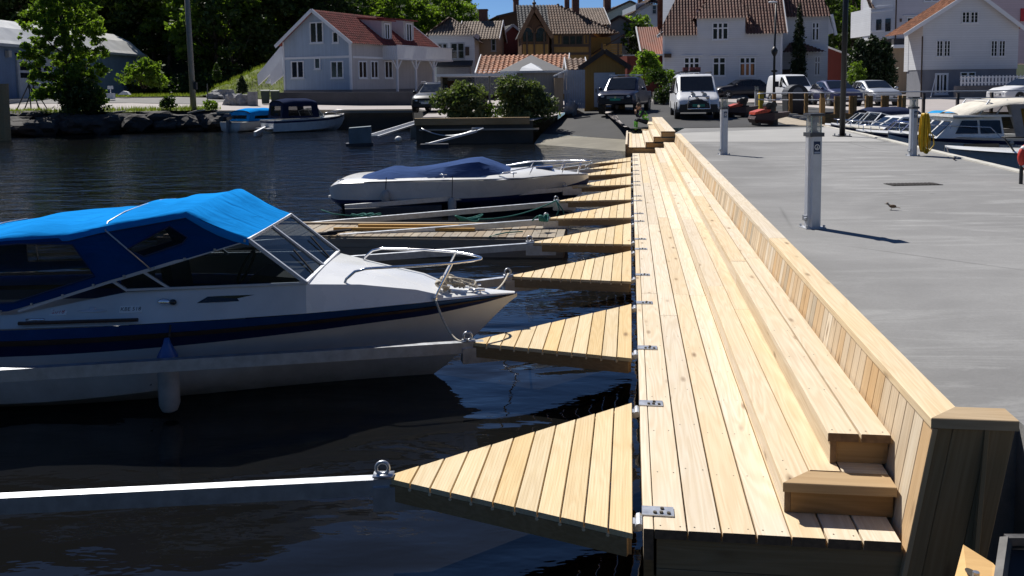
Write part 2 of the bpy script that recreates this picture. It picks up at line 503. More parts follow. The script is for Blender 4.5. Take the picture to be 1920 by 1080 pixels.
# second seat
v2a = .42
run('seat_board', U2, BWD, SEAT2, v2a, VEND - .02, T=.042)
run('seat_board', U2 + BWD + .010, BWD - .006, SEAT2, v2a, VEND - .02, T=.042)
run('riser_board', U2 + .014, .028, SEAT2 - .044, v2a + .02, VEND - .03, T=.119, scr=False)
plank('end_riser', bw, W_DARKB, DK(U2 + .044, v2a + .04, SEAT2 - .044), DU, .25, .028, .119) 
# slatted, leaning backrest
LEAN = .165
bz0, bz1 = DECK - .30, CAPZ - .047
lean = Vector(DU * LEAN + ZV).normalized()
bn = lean.cross(DV)          # board plane: along lean, across DV
if bn.dot(DU) > 0: bn = -bn
u_at = lambda z: 1.165 + (z - DECK) * LEAN
v = .0; wbb = .120
while v < VEND - .05:
    w = .12 if not (2.9 < v < 3.0) else .12
    ll = (bz1 - bz0) / lean.z
    plank('backrest_board', bw, W_TAN if rnd.random() < .72 else (W_DECK if rnd.random() < .6 else W_CAP), DK(u_at(bz0), v if False else v + 0.0, bz0) , lean, ll, .1165, .022, up=bn) 
    v += wbb
# cap along the backrest, mitred round the end post
CU = 1.245
plank('cap_board', bw, W_DECK, DK(CU + .155, .155 - .155 + .155, CAPZ), DV, 4.4, .155, .045, c0=-.155)
run('cap_board', CU, .155, CAPZ, .155 + 4.4 + .003, VEND - .05, lo=4, hi=5.4, scr=False)
plank('cap_board', bw, W_CAP, DK(CU, 0.0, CAPZ), DU, .362, .155, .045, c0=.155)
# end post panel: boards leaning with the backrest, a beam under the cap
for i, (ua, wd) in enumerate(((0.0, .085), (.088, .145), (.236, .105))):
    p = DK(u_at(DECK - .6) + ua, .012, DECK - .62)
    plank('post_board', bw, W_DARKB, p, lean, (CAPZ - .047 - DECK + .62) / lean.z, wd, .025, up=-DV) if False else \
    plank('post_board', bw, W_DARKB, p + DU * wd, lean, (CAPZ - .047 - DECK + .62) / lean.z, wd, .025, up=-DV)
plank('post_side', bw, W_DARKB, DK(u_at(DECK - .6) + .342, .04, DECK - .62), lean, (CAPZ - .047 - DECK + .62) / lean.z, .14, .02, up=DU)
# fascia boards at the near end, stringers and piles under the deck
for i, (z, hgt) in enumerate(((DECK - .047, .155), (DECK - .207, .17), (DECK - .382, .17))):
    plank('fascia_board', bw, W_DARKB, DK(.06, .03, z), DU, 1.10, .045, hgt)
for i in range(0, 12):
    vv = .25 + i * 1.95
    m = MB(); p = DK(.12, vv, -1.0); m.cyl(p, DK(.12, vv, DECK - .15), .085, 10)
    m.build('pile', W_DARKB, bw, wm=I4)
for uu in (.0, .62):
    MB().bar(DK(uu + .024, .04, DECK - .235), DK(uu + .024, VEND - .04, DECK - .235), .045, .17).build('stringer', W_DARKB, bw, wm=I4)
tag(screws.build('screws', SCREWM, bw, wm=I4), kind='stuff')

# ------------------------------------------------------------------ stepped seating beyond the boardwalk
V0 = VEND + .03
VS = 11.2
st = thing('stepped_seating', 'pale timber steps at the far end of the boardwalk, with a worker sitting on them', 'steps', DK(0, V0, DECK), math.atan2(DV.y, DV.x))
steps = [(-.14, .38, .17, 9.3), (.38, .61, .325, 9.8), (.61, .83, .485, 10.3), (.83, 1.26, .64, 11.2)]
for (ua, ub, dz, ln) in steps:
    nb = max(1, round((ub - ua) / .148)); w = (ub - ua) / nb
    for i in range(nb):
        for v, l in lengths(ln, 3.5, 5.2):
            plank('step_board', st, W_DECK, DK(ua + (i + 1) * w - .003, V0 + v, DECK + dz), DV, l - .004, w - .006, .04)
    plank('riser_board', st, W_DECK, DK(ua + .035, V0 + .01, DECK + dz - .042), DV, ln - .02, .025, .13)
    plank('end_panel', st, W_DARKB, DK(ua + .04, V0 + .02, DECK + dz - .042), DU, 1.2 - ua, .02, .118 if dz > .2 else .8)
plank('side_board', st, W_DECK, DK(-.15, V0 - .1, DECK + .27), DV, 7.6, .06, .75)
plank('end_panel', st, W_DARKB, DK(-.15, V0 - .02, DECK + .1), DU, .2, .03, .75)
tag(MB().box((-.08, -.1, 0), (.08, .1, .035)).build('offcut_board', W_DECK, wm=Matrix.Translation(DK(.46, V0 + 6.6, DECK + .326)) @ Matrix.Rotation(.4, 4, 'Z')), 'small pale timber offcut lying on the steps in front of the sitting worker', 'offcut')

# ------------------------------------------------------------------ triangular mooring fingers with their booms
FING = [  # near and far end of the base along the deck edge (pixel rows), tip, a point far out on the boom, length of the boom, has float
    (1000, 755, (735, 893), (0, 929), 5.6, 1),
    (672, 570, (888, 640), (0, 692), 6.4, 1),
    (528, 470, (960, 517), (880, 527), 5.5, 1),
    (458, 418, (1000, 454), (662, 479), 6.4, 1),
    (408, 379.5, (1030, 409), (605, 441), 5.9, 1),
    (374, 350, (1048, 376.5), (690, 407), 4.4, 0),
    (346, 329.5, (1063, 350), (682, 381), 4.5, 1),
    (324.5, 311.5, (1076, 330), (1000, 335), 4.0, 0),
    (314, 303, (1104, 316.5), (1000, 324), 4.6, 0),
    (302, 294.5, (1111, 306.5), (1000, 321), 4.4, 0),
]
BZ = [.43, .56, .44, .29, .29, .29, .26, .40, .38, .38]
words = ['nearest of all, with bare boom in the foreground', 'second nearest, roped to the blue-canopied motorboat', 'third nearest, just past the bow of the blue-canopied motorboat',
         'fourth nearest, in front of the grey floating pontoon', 'fifth nearest, green rope tied at its tip beside the pontoon', 'sixth nearest, green rope hanging from its ring',
         'seventh nearest, touching the covered white speedboat', 'eighth nearest, behind the bow rail of the covered speedboat', 'second from the stepped seating', 'farthest of all, beside the stepped seating']
def lean_at(px, py): return gp(px, py, FIN)
for fi, (ya, yb, tip, bp, bl, flt) in enumerate(FING):
    UB = -.05
    def on_base(y):                      # point of the line u = UB on the pixel row y
        lo, hi = -3.0, 40.0
        for _ in range(50):
            m_ = (lo + hi) / 2
            p = DK(UB, m_, FIN) - cam_ob.matrix_world.translation if False else DK(UB, m_, FIN) - Vector((0, 0, CAM_Z))
            yy = PY - F_PX * p.dot(UP) / p.dot(FW)
            if yy > y: lo = m_
            else: hi = m_
        return lo
    va, vb = on_base(ya), on_base(yb)
    T = gp(*tip, FIN); ut, vt = duv(T)
    L = UB - ut
    root = thing('mooring_finger', 'triangular slatted finger pier, ' + words[fi], 'finger pier', DK(UB, (va + vb) / 2, FIN), 0, 'triangular finger piers along the boardwalk')
    n = max(6, round(L / .113)); w = L / n
    hw0 = .035
    e = lambda s, vv, sgn: vv + (vt + sgn * hw0 - vv) * s     # where the side runs at the share s from base to tip
    for i in range(n):
        s0, s1 = i * w / L, (i + 1) * w / L
        a0, a1 = e(s0, va, -1), e(s1, va, -1); b0, b1 = e(s0, vb, 1), e(s1, vb, 1)
        # plank from a (near) to b (far); local y runs towards the tip (-u)
        wp = w - .007
        plank('plank', root, W_FIN, DK(UB - i * w - .001, a0, FIN + rnd.uniform(-.001, .001)), DV, max(.05, b0 - a0), wp, .028, c0=a1 - a0, c1=b1 - b0)
    fr = MB()
    for A, sgn in ((va, 1), (vb, -1)):
        fr.bar(DK(UB - .02, A + sgn * .03, FIN - .075), DK(ut, vt + sgn * -.01, FIN - .075), .05, .09)
    fr.bar(DK(UB - .03, va + .03, FIN - .075), DK(UB - .03, vb - .03, FIN - .075), .05, .09)
    fr.build('frame', W_DARKB, root, wm=I4)
    # joist ends seen as pale dots under each gap
    jd = MB()
    for i in range(1, n):
        s0 = i * w / L
        jd.cyl(DK(UB - i * w, e(s0, va, -1) - .006, FIN - .034), DK(UB - i * w, e(s0, va, -1) + .02, FIN - .034), .009, 6)
    tag(jd.build('spacers', W_FIN, root, wm=I4), kind='stuff')
    for vv in (va + .13, vb - .13):
        h = MB()
        h.box((-.055, -.045, 0), (.09, .045, .006))
        h.box((-.061, -.045, -.10), (-.055, .045, .006))
        for a, b in ((.0, -.022), (.035, .02), (.065, -.024), (.03, -.02)): h.cyl((a, b, .004), (a, b, .013), .010, 6, 1)
        h.cyl((-.075, -.055, -.055), (-.075, .055, -.055), .020, 8)
        h.box((-.105, -.03, -.09), (-.08, .03, -.05))
        wm = Matrix((DU, DV, ZV)).transposed().to_4x4(); wm.translation = DK(.055, vv, DECK + .001)
        h.build('hinge', [STEEL, SCREWM], root, wm=wm)
    # boom
    bq = gp(*bp, BZ[fi])
    bd = (bq - T); sl_ = (BZ[fi] - FIN) / Vector((bd.x, bd.y, 0)).length; bd.z = 0; bd.normalize()
    ps = T - bd * -.02 + ZV * 0; ps.z = FIN - .045
    pe = T + bd * bl; pe.z = FIN - .045 + sl_ * bl
    bs = .066 if fi < 4 else .07
    MB().bar(ps - bd * .12, pe, bs, .09).build("boom", STEEL, root, wm=I4)
    if flt:
        q0, q1 = pe - bd * (1.9 if fi != 6 else 1.9), pe
        zt = pe.z + sl_ * -.9 - .06
        MB().bar(Vector((q0.x, q0.y, zt - .2)), Vector((q1.x, q1.y, zt - .2)), .32, .40).build('float', NAVYBOX, root, wm=I4)
    b = MB()
    rc = T + bd * .05 + ZV * (.012 + .036)
    rr = .034
    b.tube([rc + (bd * math.cos(a) + ZV * math.sin(a)) * rr for a in [2 * math.pi * i / 16 for i in range(16)]], .010, 8, closed=True)
    b.box((rc.x - .05, rc.y - .035, FIN + .008), (rc.x + .06, rc.y + .035, FIN + .016))
    b.build('mooring_ring', STEEL, root, smooth=True, wm=I4)
    MB().bar(T - bd * .30 - ZV * .105, T - bd * -.10 - ZV * .105, .1, .13).build('bracket', STEEL, root, wm=I4)
# ------------------------------------------------------------------ boats
GEL = paint('white_gelcoat', (.80, .80, .78), .28, 0, .5, vary=.05, scale=2.5, coat=.3)
k = NT('worn_gelcoat')
v = k.coord(); n1 = k.noise(v, 2.2, 5, .6); sp_ = k.n('SeparateXYZ'); k.l(v, sp_.inputs[0])
hz = k.math('ADD', sp_.outputs[2], k.math('MULTIPLY', k.math('SUBTRACT', k.noise(v, 3.2, 5, .7), .5), .34))
cc = k.mix(k.ramp(n1, [(.3, 0), (.7, 1)]), (.60, .59, .56), (.72, .71, .68))
cc = k.mix(k.ramp(hz, [(.0, .75), (.12, .4), (.30, 0)]), cc, (.20, .165, .115))     # browner and darker towards the waterline
k.base(cc, k.ramp(hz, [(.1, .7), (.4, .38)]), 0, .5)
GELOLD = k.mat
BLUEST = paint('blue_stripe', (.02, .085, .30), .35, vary=.2, coat=.2)
NAVYST = paint('navy_stripe', (.012, .022, .085), .35, vary=.2, coat=.2)
RUBST = paint('brown_rub_rail', (.055, .035, .028), .6, vary=.3)
ANTIF = paint('dark_antifouling', (.05, .018, .012), .7, vary=.4)
def canvas(name, c, bump=.5):
    k = NT(name)
    v = k.coord()
    q = k.n('Mapping'); q.inputs['Scale'].default_value = (1.2, 3.5, 3); k.l(v, q.inputs[0])
    fold = k.noise(q.outputs[0], 1.6, 3, .5, .8)
    weave = k.noise(v, 160, 2, .5)
    n1 = k.noise(v, 1.8, 4, .6)
    k.base(k.mix(k.ramp(n1, [(.3, 0), (.7, 1)]), tuple(x * .82 for x in c), tuple(min(1, x * 1.12) for x in c)), .85, 0, .2)
    k.b.inputs['Specular IOR Level'].default_value = 0.0
    k.bump(k.math('ADD', fold, k.math('MULTIPLY', weave, .04)), bump, .06)
    return k.mat
CANV_BLUE = canvas('bright_blue_canvas', (.012, .235, .64))
CANV_SHADE = canvas('shaded_blue_canvas', (.006, .055, .20))  # canopy sides: same blue canvas with their shade put into the colour
CANV_NAVY = canvas('navy_canvas', (.05, .085, .20))
CANV_DARK = canvas('dark_navy_canvas', (.03, .038, .075))
CANV_CREAM = canvas('cream_canvas', (.66, .62, .54))
CANV_GREY = canvas('grey_canvas', (.27, .27, .28))
CANV_CYAN = canvas('sky_blue_canvas', (.03, .28, .58))
def glass(name, tint, alpha, rough=.03, basec=(.01, .012, .014)):
    k = NT(name)
    tr = k.n('BsdfTransparent'); tr.inputs[0].default_value = (*tint, 1)
    k.base(basec, rough, 0, .5)
    mx = k.n('MixShader'); mx.inputs[0].default_value = alpha
    k.l(tr.outputs[0], mx.inputs[1]); k.l(k.b.outputs[0], mx.inputs[2]); k.l(mx.outputs[0], k.out.inputs[0])
    return k.mat
SCREEN = glass('windscreen_glass', (.66, .72, .76), .46)
VINYL = glass('window_vinyl', (.60, .60, .62), .42, .14)
DARKGLASS = paint('dark_glass', (.012, .015, .02), .05, 0, .6, vary=.3)
ROPE_W = paint('pale_rope', (.52, .47, .38), .9, vary=.3, scale=60, bump=.6, bscale=150)
ROPE_T = paint('teal_rope', (.03, .19, .16), .85, vary=.35, scale=60, bump=.6, bscale=150)
ROPE_B = paint('dark_rope', (.03, .03, .035), .9)
FENDW = paint('white_fender', (.42, .40, .37), .5, vary=.25)
SEATM = paint('cream_upholstery', (.50, .46, .38), .6, vary=.15)
DASH = paint('dark_interior', (.035, .033, .03), .7)

def text_mesh(s, size, name='lettering', depth=.0):
    cu = bpy.data.curves.new('lettering', 'FONT'); cu.body = s; cu.size = size; cu.align_x = 'CENTER'; cu.align_y = 'CENTER'; cu.extrude = depth
    cu.resolution_u = 2
    o = bpy.data.objects.new('lettering_tmp', cu); col.objects.link(o)
    dg = bpy.context.evaluated_depsgraph_get()
    me = bpy.data.meshes.new_from_object(o.evaluated_get(dg))
    bpy.data.objects.remove(o); me.name = name
    return me
def frame_m(o, x, z):        # matrix with local x along x, local z (out of the face) along z
    x = Vector(x).normalized(); z = Vector(z).normalized(); y = z.cross(x).normalized(); x = y.cross(z)
    m = Matrix((x, y, z)).transposed().to_4x4(); m.translation = Vector(o)
    return m
def lettering(s, size, mat, parent, local, name='lettering'):
    me = text_mesh(s, size); me.materials.clear(); me.materials.append(mat)
    return link_mesh(name, me, parent, WM[parent.name] @ local)

def interp(st, x):
    for a, b in zip(st, st[1:]):
        if a[0] <= x <= b[0]:
            t = (x - a[0]) / max(1e-6, b[0] - a[0])
            t2 = t
            return [p + (q - p) * t2 for p, q in zip(a, b)]
    return list(st[0] if x < st[0][0] else st[-1])
def smooth_st(st, n=4):
    """Catmull-Rom through the stations"""
    out = []
    for i in range(len(st) - 1):
        p0, p1, p2, p3 = st[max(0, i - 1)], st[i], st[i + 1], st[min(len(st) - 1, i + 2)]
        for k in range(n):
            t = k / n
            out.append([.5 * (2 * b + (c - a) * t + (2 * a - 5 * b + 4 * c - d) * t * t + (3 * b - a - 3 * c + d) * t ** 3) for a, b, c, d in zip(p0, p1, p2, p3)])
    out.append(list(st[-1]))
    for r in out:
        for j in (1, 3): r[j] = max(r[j], .012)
    return out
def hull(parent, st, bands, mats, names, deckmat=None, n=4):
    """st: x, half beam at sheer, z sheer, half beam at chine, z chine, z keel. bands: shares of the topside below the sheer where one colour ends"""
    S = smooth_st(st, n)
    def side(r, s):        # point of the topside at the share s (0 sheer, 1 chine)
        x, bs, zs, bc, zc, zk = r
        fl = s ** (.8 - .36 * max(0, min(1, (x - (S[-1][0] - 1.6)) / 1.2)))
        return (bs + (bc - bs) * fl, zs + (zc - zs) * s)
    lo = 0.0
    for hi, m, nm, proud in zip(bands + [1.0], mats, names, [0] * 9):
        mb = MB(); last = nm == 'hull'
        for sg in (-1, 1):
            rings = []
            for r in S:
                pts = []
                sub = 4 if last else 1
                for j in range(sub + 1):
                    s = lo + (hi - lo) * j / sub
                    b, z = side(r, s)
                    if nm == 'rub_rail': b += .016
                    pts.append((r[0], sg * b, z))
                if nm == 'rub_rail':
                    b0, z0 = side(r, lo); b1, z1 = side(r, hi)
                    pts = [(r[0], sg * b0, z0 + .002)] + pts + [(r[0], sg * b1, z1 - .002)]
                if last:
                    pts += [(r[0], sg * r[3] * .5, (r[4] + r[5]) / 2 - .01), (r[0], 0, r[5])]
                rings.append(pts)
            mb.loft(rings, 0, ring_closed=False)
        # transom
        r = S[0]
        b0, z0 = side(r, lo); b1, z1 = side(r, hi)
        tp = [(r[0], -b0, z0), (r[0], -b1, z1)] + ([(r[0], 0, r[5])] if last else []) + [(r[0], b1, z1), (r[0], b0, z0)]
        mb.add(tp, [tuple(range(len(tp)))])
        mb.build(nm, m, parent, smooth=True, fix=True, auto=40)
        lo = hi
    return S

def fender(parent, x, y, ztop, zline, L=.42, r=.09, cone=None):
    f = MB()
    pr = [(0.02, 0), (r * .7, -.03), (r, -.08), (r, -L + .07), (r * .75, -L + .02), (.02, -L)]
    f.loft([[(x + q * math.cos(a), y + q * math.sin(a), ztop + z) for a in [2 * math.pi * i / 12 for i in range(12)]] for q, z in pr], caps=True)
    o = f.build('fender', FENDW, parent, smooth=True, auto=40)
    if cone:
        c = MB(); c.loft([[(x + q * math.cos(a), y + q * math.sin(a), ztop + z) for a in [2 * math.pi * i / 12 for i in range(12)]] for q, z in ((r * 1.05, -.05), (r * .95, .0), (.03, .09), (.02, .13))], caps=True)
        c.build('fender_top', cone, o, smooth=True, wm=WM[parent.name])
    MB().tube([(x, y, ztop), (x + .01, y + .06, zline)], .008, 6).build('fender_line', ROPE_B, o, wm=WM[parent.name])
    return o

def fill(name, outer, holes, mat, parent, smooth=False):
    """flat-ish panel with openings"""
    bm = bmesh.new()
    es = []
    for loop in [outer] + holes:
        vs = [bm.verts.new(p) for p in loop]
        for i in range(len(vs)): es.append(bm.edges.new((vs[i], vs[(i + 1) % len(vs)])))
    bmesh.ops.triangle_fill(bm, edges=es, use_beauty=True)
    me = bpy.data.meshes.new(name); bm.to_mesh(me); bm.free(); me.materials.append(mat)
    return link_mesh(name, me, parent)

# ---- the motorboat with the bright blue canopy
b1 = thing("motorboat", "white motorboat with bright blue canvas canopy and blue hull stripe, moored in the foreground", "motorboat", (-.72, 7.64, 0), 0)
B1O = Vector((-.72, 7.64, 0))
st1 = [(-5.3, .98, .72, .82, .10, -.28), (-4.2, 1.03, .72, .86, .08, -.30), (-3.0, 1.02, .725, .84, .09, -.30), (-2.0, .90, .73, .68, .14, -.28), (-1.2, .76, .735, .46, .22, -.24),
       (-.5, .53, .735, .24, .28, -.15), (0, .34, .73, .10, .34, .0), (.4, .17, .725, .04, .50, .37), (.6, .075, .722, .015, .62, .57), (.75, .012, .722, .01, .71, .70)]
S1 = hull(b1, st1, [.15, .215, .36], [BLUEST, RUBST, NAVYST, GELOLD], ['sheer_stripe', 'rub_rail', 'lower_stripe', 'hull'])
# deck, cabin sides and fore deck
cab = [  # x, y sheer, z sheer, y side deck inner, z, y cabin top, z, z centre
    (-5.2, .97, .722, .90, .74, .86, .76, .76), (-3.2, 1.0, .727, .90, .76, .84, .80, .80), (-2.35, .95, .732, .84, .80, .73, .945, .95), (-1.6, .83, .736, .76, .80, .70, .965, .97),
    (-.95, .68, .738, .68, .80, .67, .975, .99), (-.55, .55, .738, .53, .775, .46, .92, .945), (-.1, .375, .735, .36, .762, .33, .84, .86), (.12, .28, .732, .27, .752, .24, .765, .775), (.45, .13, .726, .12, .742, .10, .748, .75), (.73, .022, .722, .018, .73, .012, .733, .735)]
cb = MB()
ring = []
for x, ys, zs, yi, zi, yt, zt, zc in cab:
    ring.append([(x, -ys, zs), (x, -yi, zi), (x, -yt, zt), (x, -yt * .5, (zt + zc) / 2 + .004), (x, 0, zc), (x, yt * .5, (zt + zc) / 2 + .004), (x, yt, zt), (x, yi, zi), (x, ys, zs)])
cb.loft(ring[4:], ring_closed=False)
cb.build('fore_deck', GEL, b1, smooth=True, auto=24)
for sg in (0, 1):
    pass
cs = MB()
for sl_ in (slice(0, 3), slice(6, 9)):
    cs.loft([r[sl_] for r in ring[:5]], ring_closed=False)
cs.build('cabin_side', GELOLD, b1, smooth=True, auto=30)  # duller gelcoat than the fore deck, side shade put into its colour
cf = MB(); cf.box((-5.2, -.74, .18), (-2.2, .74, .2)); cf.add([ring[4][2], ring[4][3], ring[4][4], ring[4][5], ring[4][6], (-.99, .36, .4), (-.99, -.36, .4)], [tuple(range(7))])
cf.build('cockpit_sole', DASH, b1)
# windscreen
wb, wt = -.95, -1.40
zb, zt = .985, 1.345
ws = MB(); ws.add([(wb, -.67, zb), (wb, .67, zb), (wt, .68, zt), (wt, -.68, zt)], [(0, 1, 2, 3)])
ws_o = ws.build('windscreen', SCREEN, b1)
fr = MB()
for y in (-.67, 0, .67): fr.bar((wb + .004, y, zb), (wt + .004, y * 1.01, zt), .028, .028, up=(0, 1, 0))
fr.bar((wb, -.67, zb), (wb, .67, zb), .03, .026); fr.bar((wt, -.69, zt), (wt, .69, zt), .03, .026)
for sg in (-1, 1):
    fr.bar((wt, sg * .68, zt), (-2.40, sg * .765, 1.06), .022, .026); fr.bar((wb, sg * .67, zb), (-2.35, sg * .75, .965), .018, .018)
    fr.bar((-2.40, sg * .765, 1.06), (-3.17, sg * .85, .83), .02, .022)
    fr.bar((-2.02, sg * .725, .965), (-2.22, sg * .745, 1.11), .02, .02)
    fr.bar((-2.35, sg * .75, .96), (-2.47, sg * .765, 1.05), .02, .02)
fr.build('window_frame', ALU, b1)
for sg in (-1, 1):
    sgm = MB(); sgm.add([(wb, sg * .668, zb), (wt, sg * .678, zt), (-2.40, sg * .763, 1.06), (-2.35, sg * .748, .965)], [(0, 1, 2, 3)])
    sgm.build('side_window', SCREEN, b1)
for y in (-.35, .3): MB().bar((wb - .01, y, zb + .02), (wb - .2, y + .12, zb + .19), .012, .012).build('wiper', BLACK, b1)
# canopy: stations along the boat; near and far edges of its roof
cst = [  # x, half width of roof edge, z edge, z crown, y bottom, z bottom
    (-4.9, .86, 1.22, 1.24, .90, .77), (-4.1, .86, 1.29, 1.315, .90, .78), (-3.25, .82, 1.405, 1.45, .86, .83), (-2.77, .80, 1.42, 1.475, .81, .955), (-2.52, .79, 1.478, 1.535, .79, 1.04), (-2.2, .775, 1.53, 1.575, .755, 1.115), (-1.86, .745, 1.585, 1.615, .73, 1.21), (-1.39, .69, 1.352, 1.357, .685, 1.345)]
top = MB(); rings = []
fs = smooth_st([(a, b, c, d, e, f) for a, b, c, d, e, f in cst[:7]], 3) + [list(cst[7])]
for i, (x, w, ze, zc, yb, zbm) in enumerate(fs):
    rg = []
    for j in range(-8, 9):
        t = j / 8
        y = w * math.copysign(1 - (1 - abs(t)) ** 1.15, t)
        sag = -.018 * math.sin(i * 1.9 + t * 2) * (1 - t * t) * (0 if i in (0, len(fs) - 1) else 1)
        rg.append((x, y, zc - (zc - ze) * abs(t) ** 3 + sag))
    rg = [(x, -w - .004, ze - .05)] + rg + [(x, w + .004, ze - .05)]
    rings.append(rg)
# extra rows in the sloping front panel for the stretched folds
pa, pb = rings[-2], rings[-1]
mid = []
for k_ in (.25, .5, .75):
    mid.append([tuple(p + (q - p) * k_ for p, q in zip(a, b)) for a, b in zip(pa, pb)])
    mid[-1] = [(x, y, z - .022 * math.sin(math.pi * k_) - .008 * math.sin(n_ * 2.1 + k_ * 3)) for n_, (x, y, z) in enumerate(mid[-1])]
top.loft(rings[:-1] + mid + rings[-1:], ring_closed=False)
can = top.build('canopy', CANV_BLUE, b1, smooth=True)
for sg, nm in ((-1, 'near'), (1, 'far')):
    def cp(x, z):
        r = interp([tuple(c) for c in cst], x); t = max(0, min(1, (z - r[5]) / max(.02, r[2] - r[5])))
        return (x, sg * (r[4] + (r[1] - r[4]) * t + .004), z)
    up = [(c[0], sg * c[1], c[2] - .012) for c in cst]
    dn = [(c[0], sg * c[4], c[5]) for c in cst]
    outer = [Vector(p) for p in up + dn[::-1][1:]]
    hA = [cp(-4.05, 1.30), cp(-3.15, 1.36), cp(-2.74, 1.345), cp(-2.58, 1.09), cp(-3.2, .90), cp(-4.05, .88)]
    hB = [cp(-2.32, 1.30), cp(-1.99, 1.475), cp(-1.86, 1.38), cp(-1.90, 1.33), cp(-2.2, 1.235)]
    fill('canopy_side', outer, [hA, hB], CANV_SHADE, b1)
    MB().add(hA, [tuple(range(6))]).build('canopy_window', VINYL, b1); MB().add(hB, [tuple(range(5))]).build('canopy_window', VINYL, b1)
    for hh in (hA, hB): MB().tube([Vector(p) + Vector((0, sg * .004, 0)) for p in hh], .006, 5, closed=True).build('window_seam', NAVYST, b1)
    MB().tube([Vector((c[0], sg * (c[1] + .004), c[2] - .05)) for c in cst[:7]], .0045, 5).build('canopy_seam', NAVYST, b1)
for xa, xb in ((-2.48, -2.15), (-3.95, -3.95)):
    ra, rb = interp(cst, xa), interp(cst, xb)
    pts = [(xb, -rb[4] - .012, rb[5])] + [(xa, -ra[1] - .01, ra[2] - .03)] + [(xa - .02, ra[1] * t, ra[3] - (ra[3] - ra[2]) * abs(t) ** 3 + .006) for t in (-.9, -.5, 0, .5, .9)] + [(xa, ra[1] + .01, ra[2] - .03), (xb, rb[4] + .012, rb[5])]
    MB().tube(pts, .007, 6).build('canopy_hoop', STEEL, b1, smooth=True)
sn = MB()
for i in range(9):
    x = -3.3 + i * .235
    r = interp(cst, x); sn.box((x - .008, -r[4] - .014, r[5] - .008), (x + .008, -r[4] + .0, r[5] + .014))
tag(sn.build('fasteners', STEEL, b1), kind='stuff')
# rails, cleats, hatch, vent, lamp
ra = MB()
near = [(-.69, -.48, .90), (-.66, -.475, .97), (-.59, -.465, 1.03), (-.50, -.45, 1.05), (-.1, -.36, 1.05), (.2, -.25, 1.045), (.36, -.13, 1.04), (.43, -.05, 1.035), (.44, 0, 1.035)]
ra.tube(near + [(x, -y, z) for x, y, z in near[::-1][1:]], .0125, 8)
for sg in (-1, 1):
    ra.tube([(.20, sg * .25, 1.045), (.05, sg * .30, .755)], .0115, 8)
    ra.cyl((.05, sg * .30, .752), (.05, sg * .30, .765), .028, 10); ra.cyl((-.69, sg * .48, .895), (-.69, sg * .48, .907), .026, 10)
ra.build('bow_rail', CHROME, b1, smooth=True, auto=50)
for x, y in ((.36, .10), (.40, -.10), (-3.0, -.93)):
    cl = MB(); cl.cyl((x - .03, y, .74), (x - .03, y, .775), .008, 8); cl.cyl((x + .03, y, .74), (x + .03, y, .775), .008, 8); cl.tube([(x - .07, y, .778), (x + .07, y, .778)], .010, 8)
    cl.build('cleat', CHROME, b1, smooth=True)
hb = MB()
def cside(x, z, off=.006):      # a point on the outside of the starboard cabin side
    r = interp([tuple(c) for c in cab], x)
    t = (z - r[4]) / max(.01, r[6] - r[4])
    return Vector((x, -(r[3] + (r[5] - r[3]) * t) - off, z))
vb = b1
def side_m(x, z, off=.008):
    p = cside(x, z, off); px_ = cside(x + .1, z, off) - p
    nz = px_.cross(cside(x, z + .05, off) - p)
    if nz.y > 0: nz = -nz
    return frame_m(p, px_, nz)
m_ = MB(); 
m_.prism([cside(-1.72, .90, .0), cside(-1.30, .905, 0), cside(-1.27, .86, 0), cside(-1.80, .855, 0)], (0, -1, 0), .008)
m_.build('cabin_vent', DARKGLASS, b1)
lm = MB(); p = cside(-2.05, .87); lm.ell((p.x, p.y - .01, p.z), (.055, .022, .03), 10, 7); lm.build('navigation_light', CHROME, b1, smooth=True)
lt = MB(); p = cside(-2.0, .87); lt.ell((p.x + .02, p.y - .016, p.z), (.03, .022, .024), 8, 6); lt.build('light_lens', DARKGLASS, b1, smooth=True)
WHITEP = paint('label_white', (.8, .8, .78), .5, vary=.04); BLACKP = paint('print_black', (.015, .015, .018), .5); REDP = paint('print_red', (.55, .06, .08), .5)
def sticker(x, z, w, h, s, size, mat, bgm):
    m = side_m(x, z, .004)
    pl = MB().box((-w / 2, -h / 2, -.001), (w / 2, h / 2, .003)).build('number_plate', bgm, b1, wm=WM[b1.name] @ m)
    lettering(s, size, mat, pl, Matrix.Translation((0, 0, .0045)))
sticker(-2.30, .825, .17, .058, 'KBE 518', .045, BLACKP, WHITEP)
sticker(-2.86, .815, .13, .058, '2018', .05, REDP, WHITEP)
em = MB(); m = side_m(-2.6, .82, .005)
em.ell((0, 0, 0), (.125, .012, .004), 14, 5); em.ell((.0, .02, 0), (.03, .016, .005), 8, 5)
em.build('badge', ALU, b1, wm=WM[b1.name] @ m, smooth=True)
rb = MB(); rb.tube([cside(-3.1, .765, .03) + Vector((0, -.06, 0)), cside(-2.2, .77, .03) + Vector((0, -.06, 0))], .016, 6); rb.build('boathook', RUBST, b1)
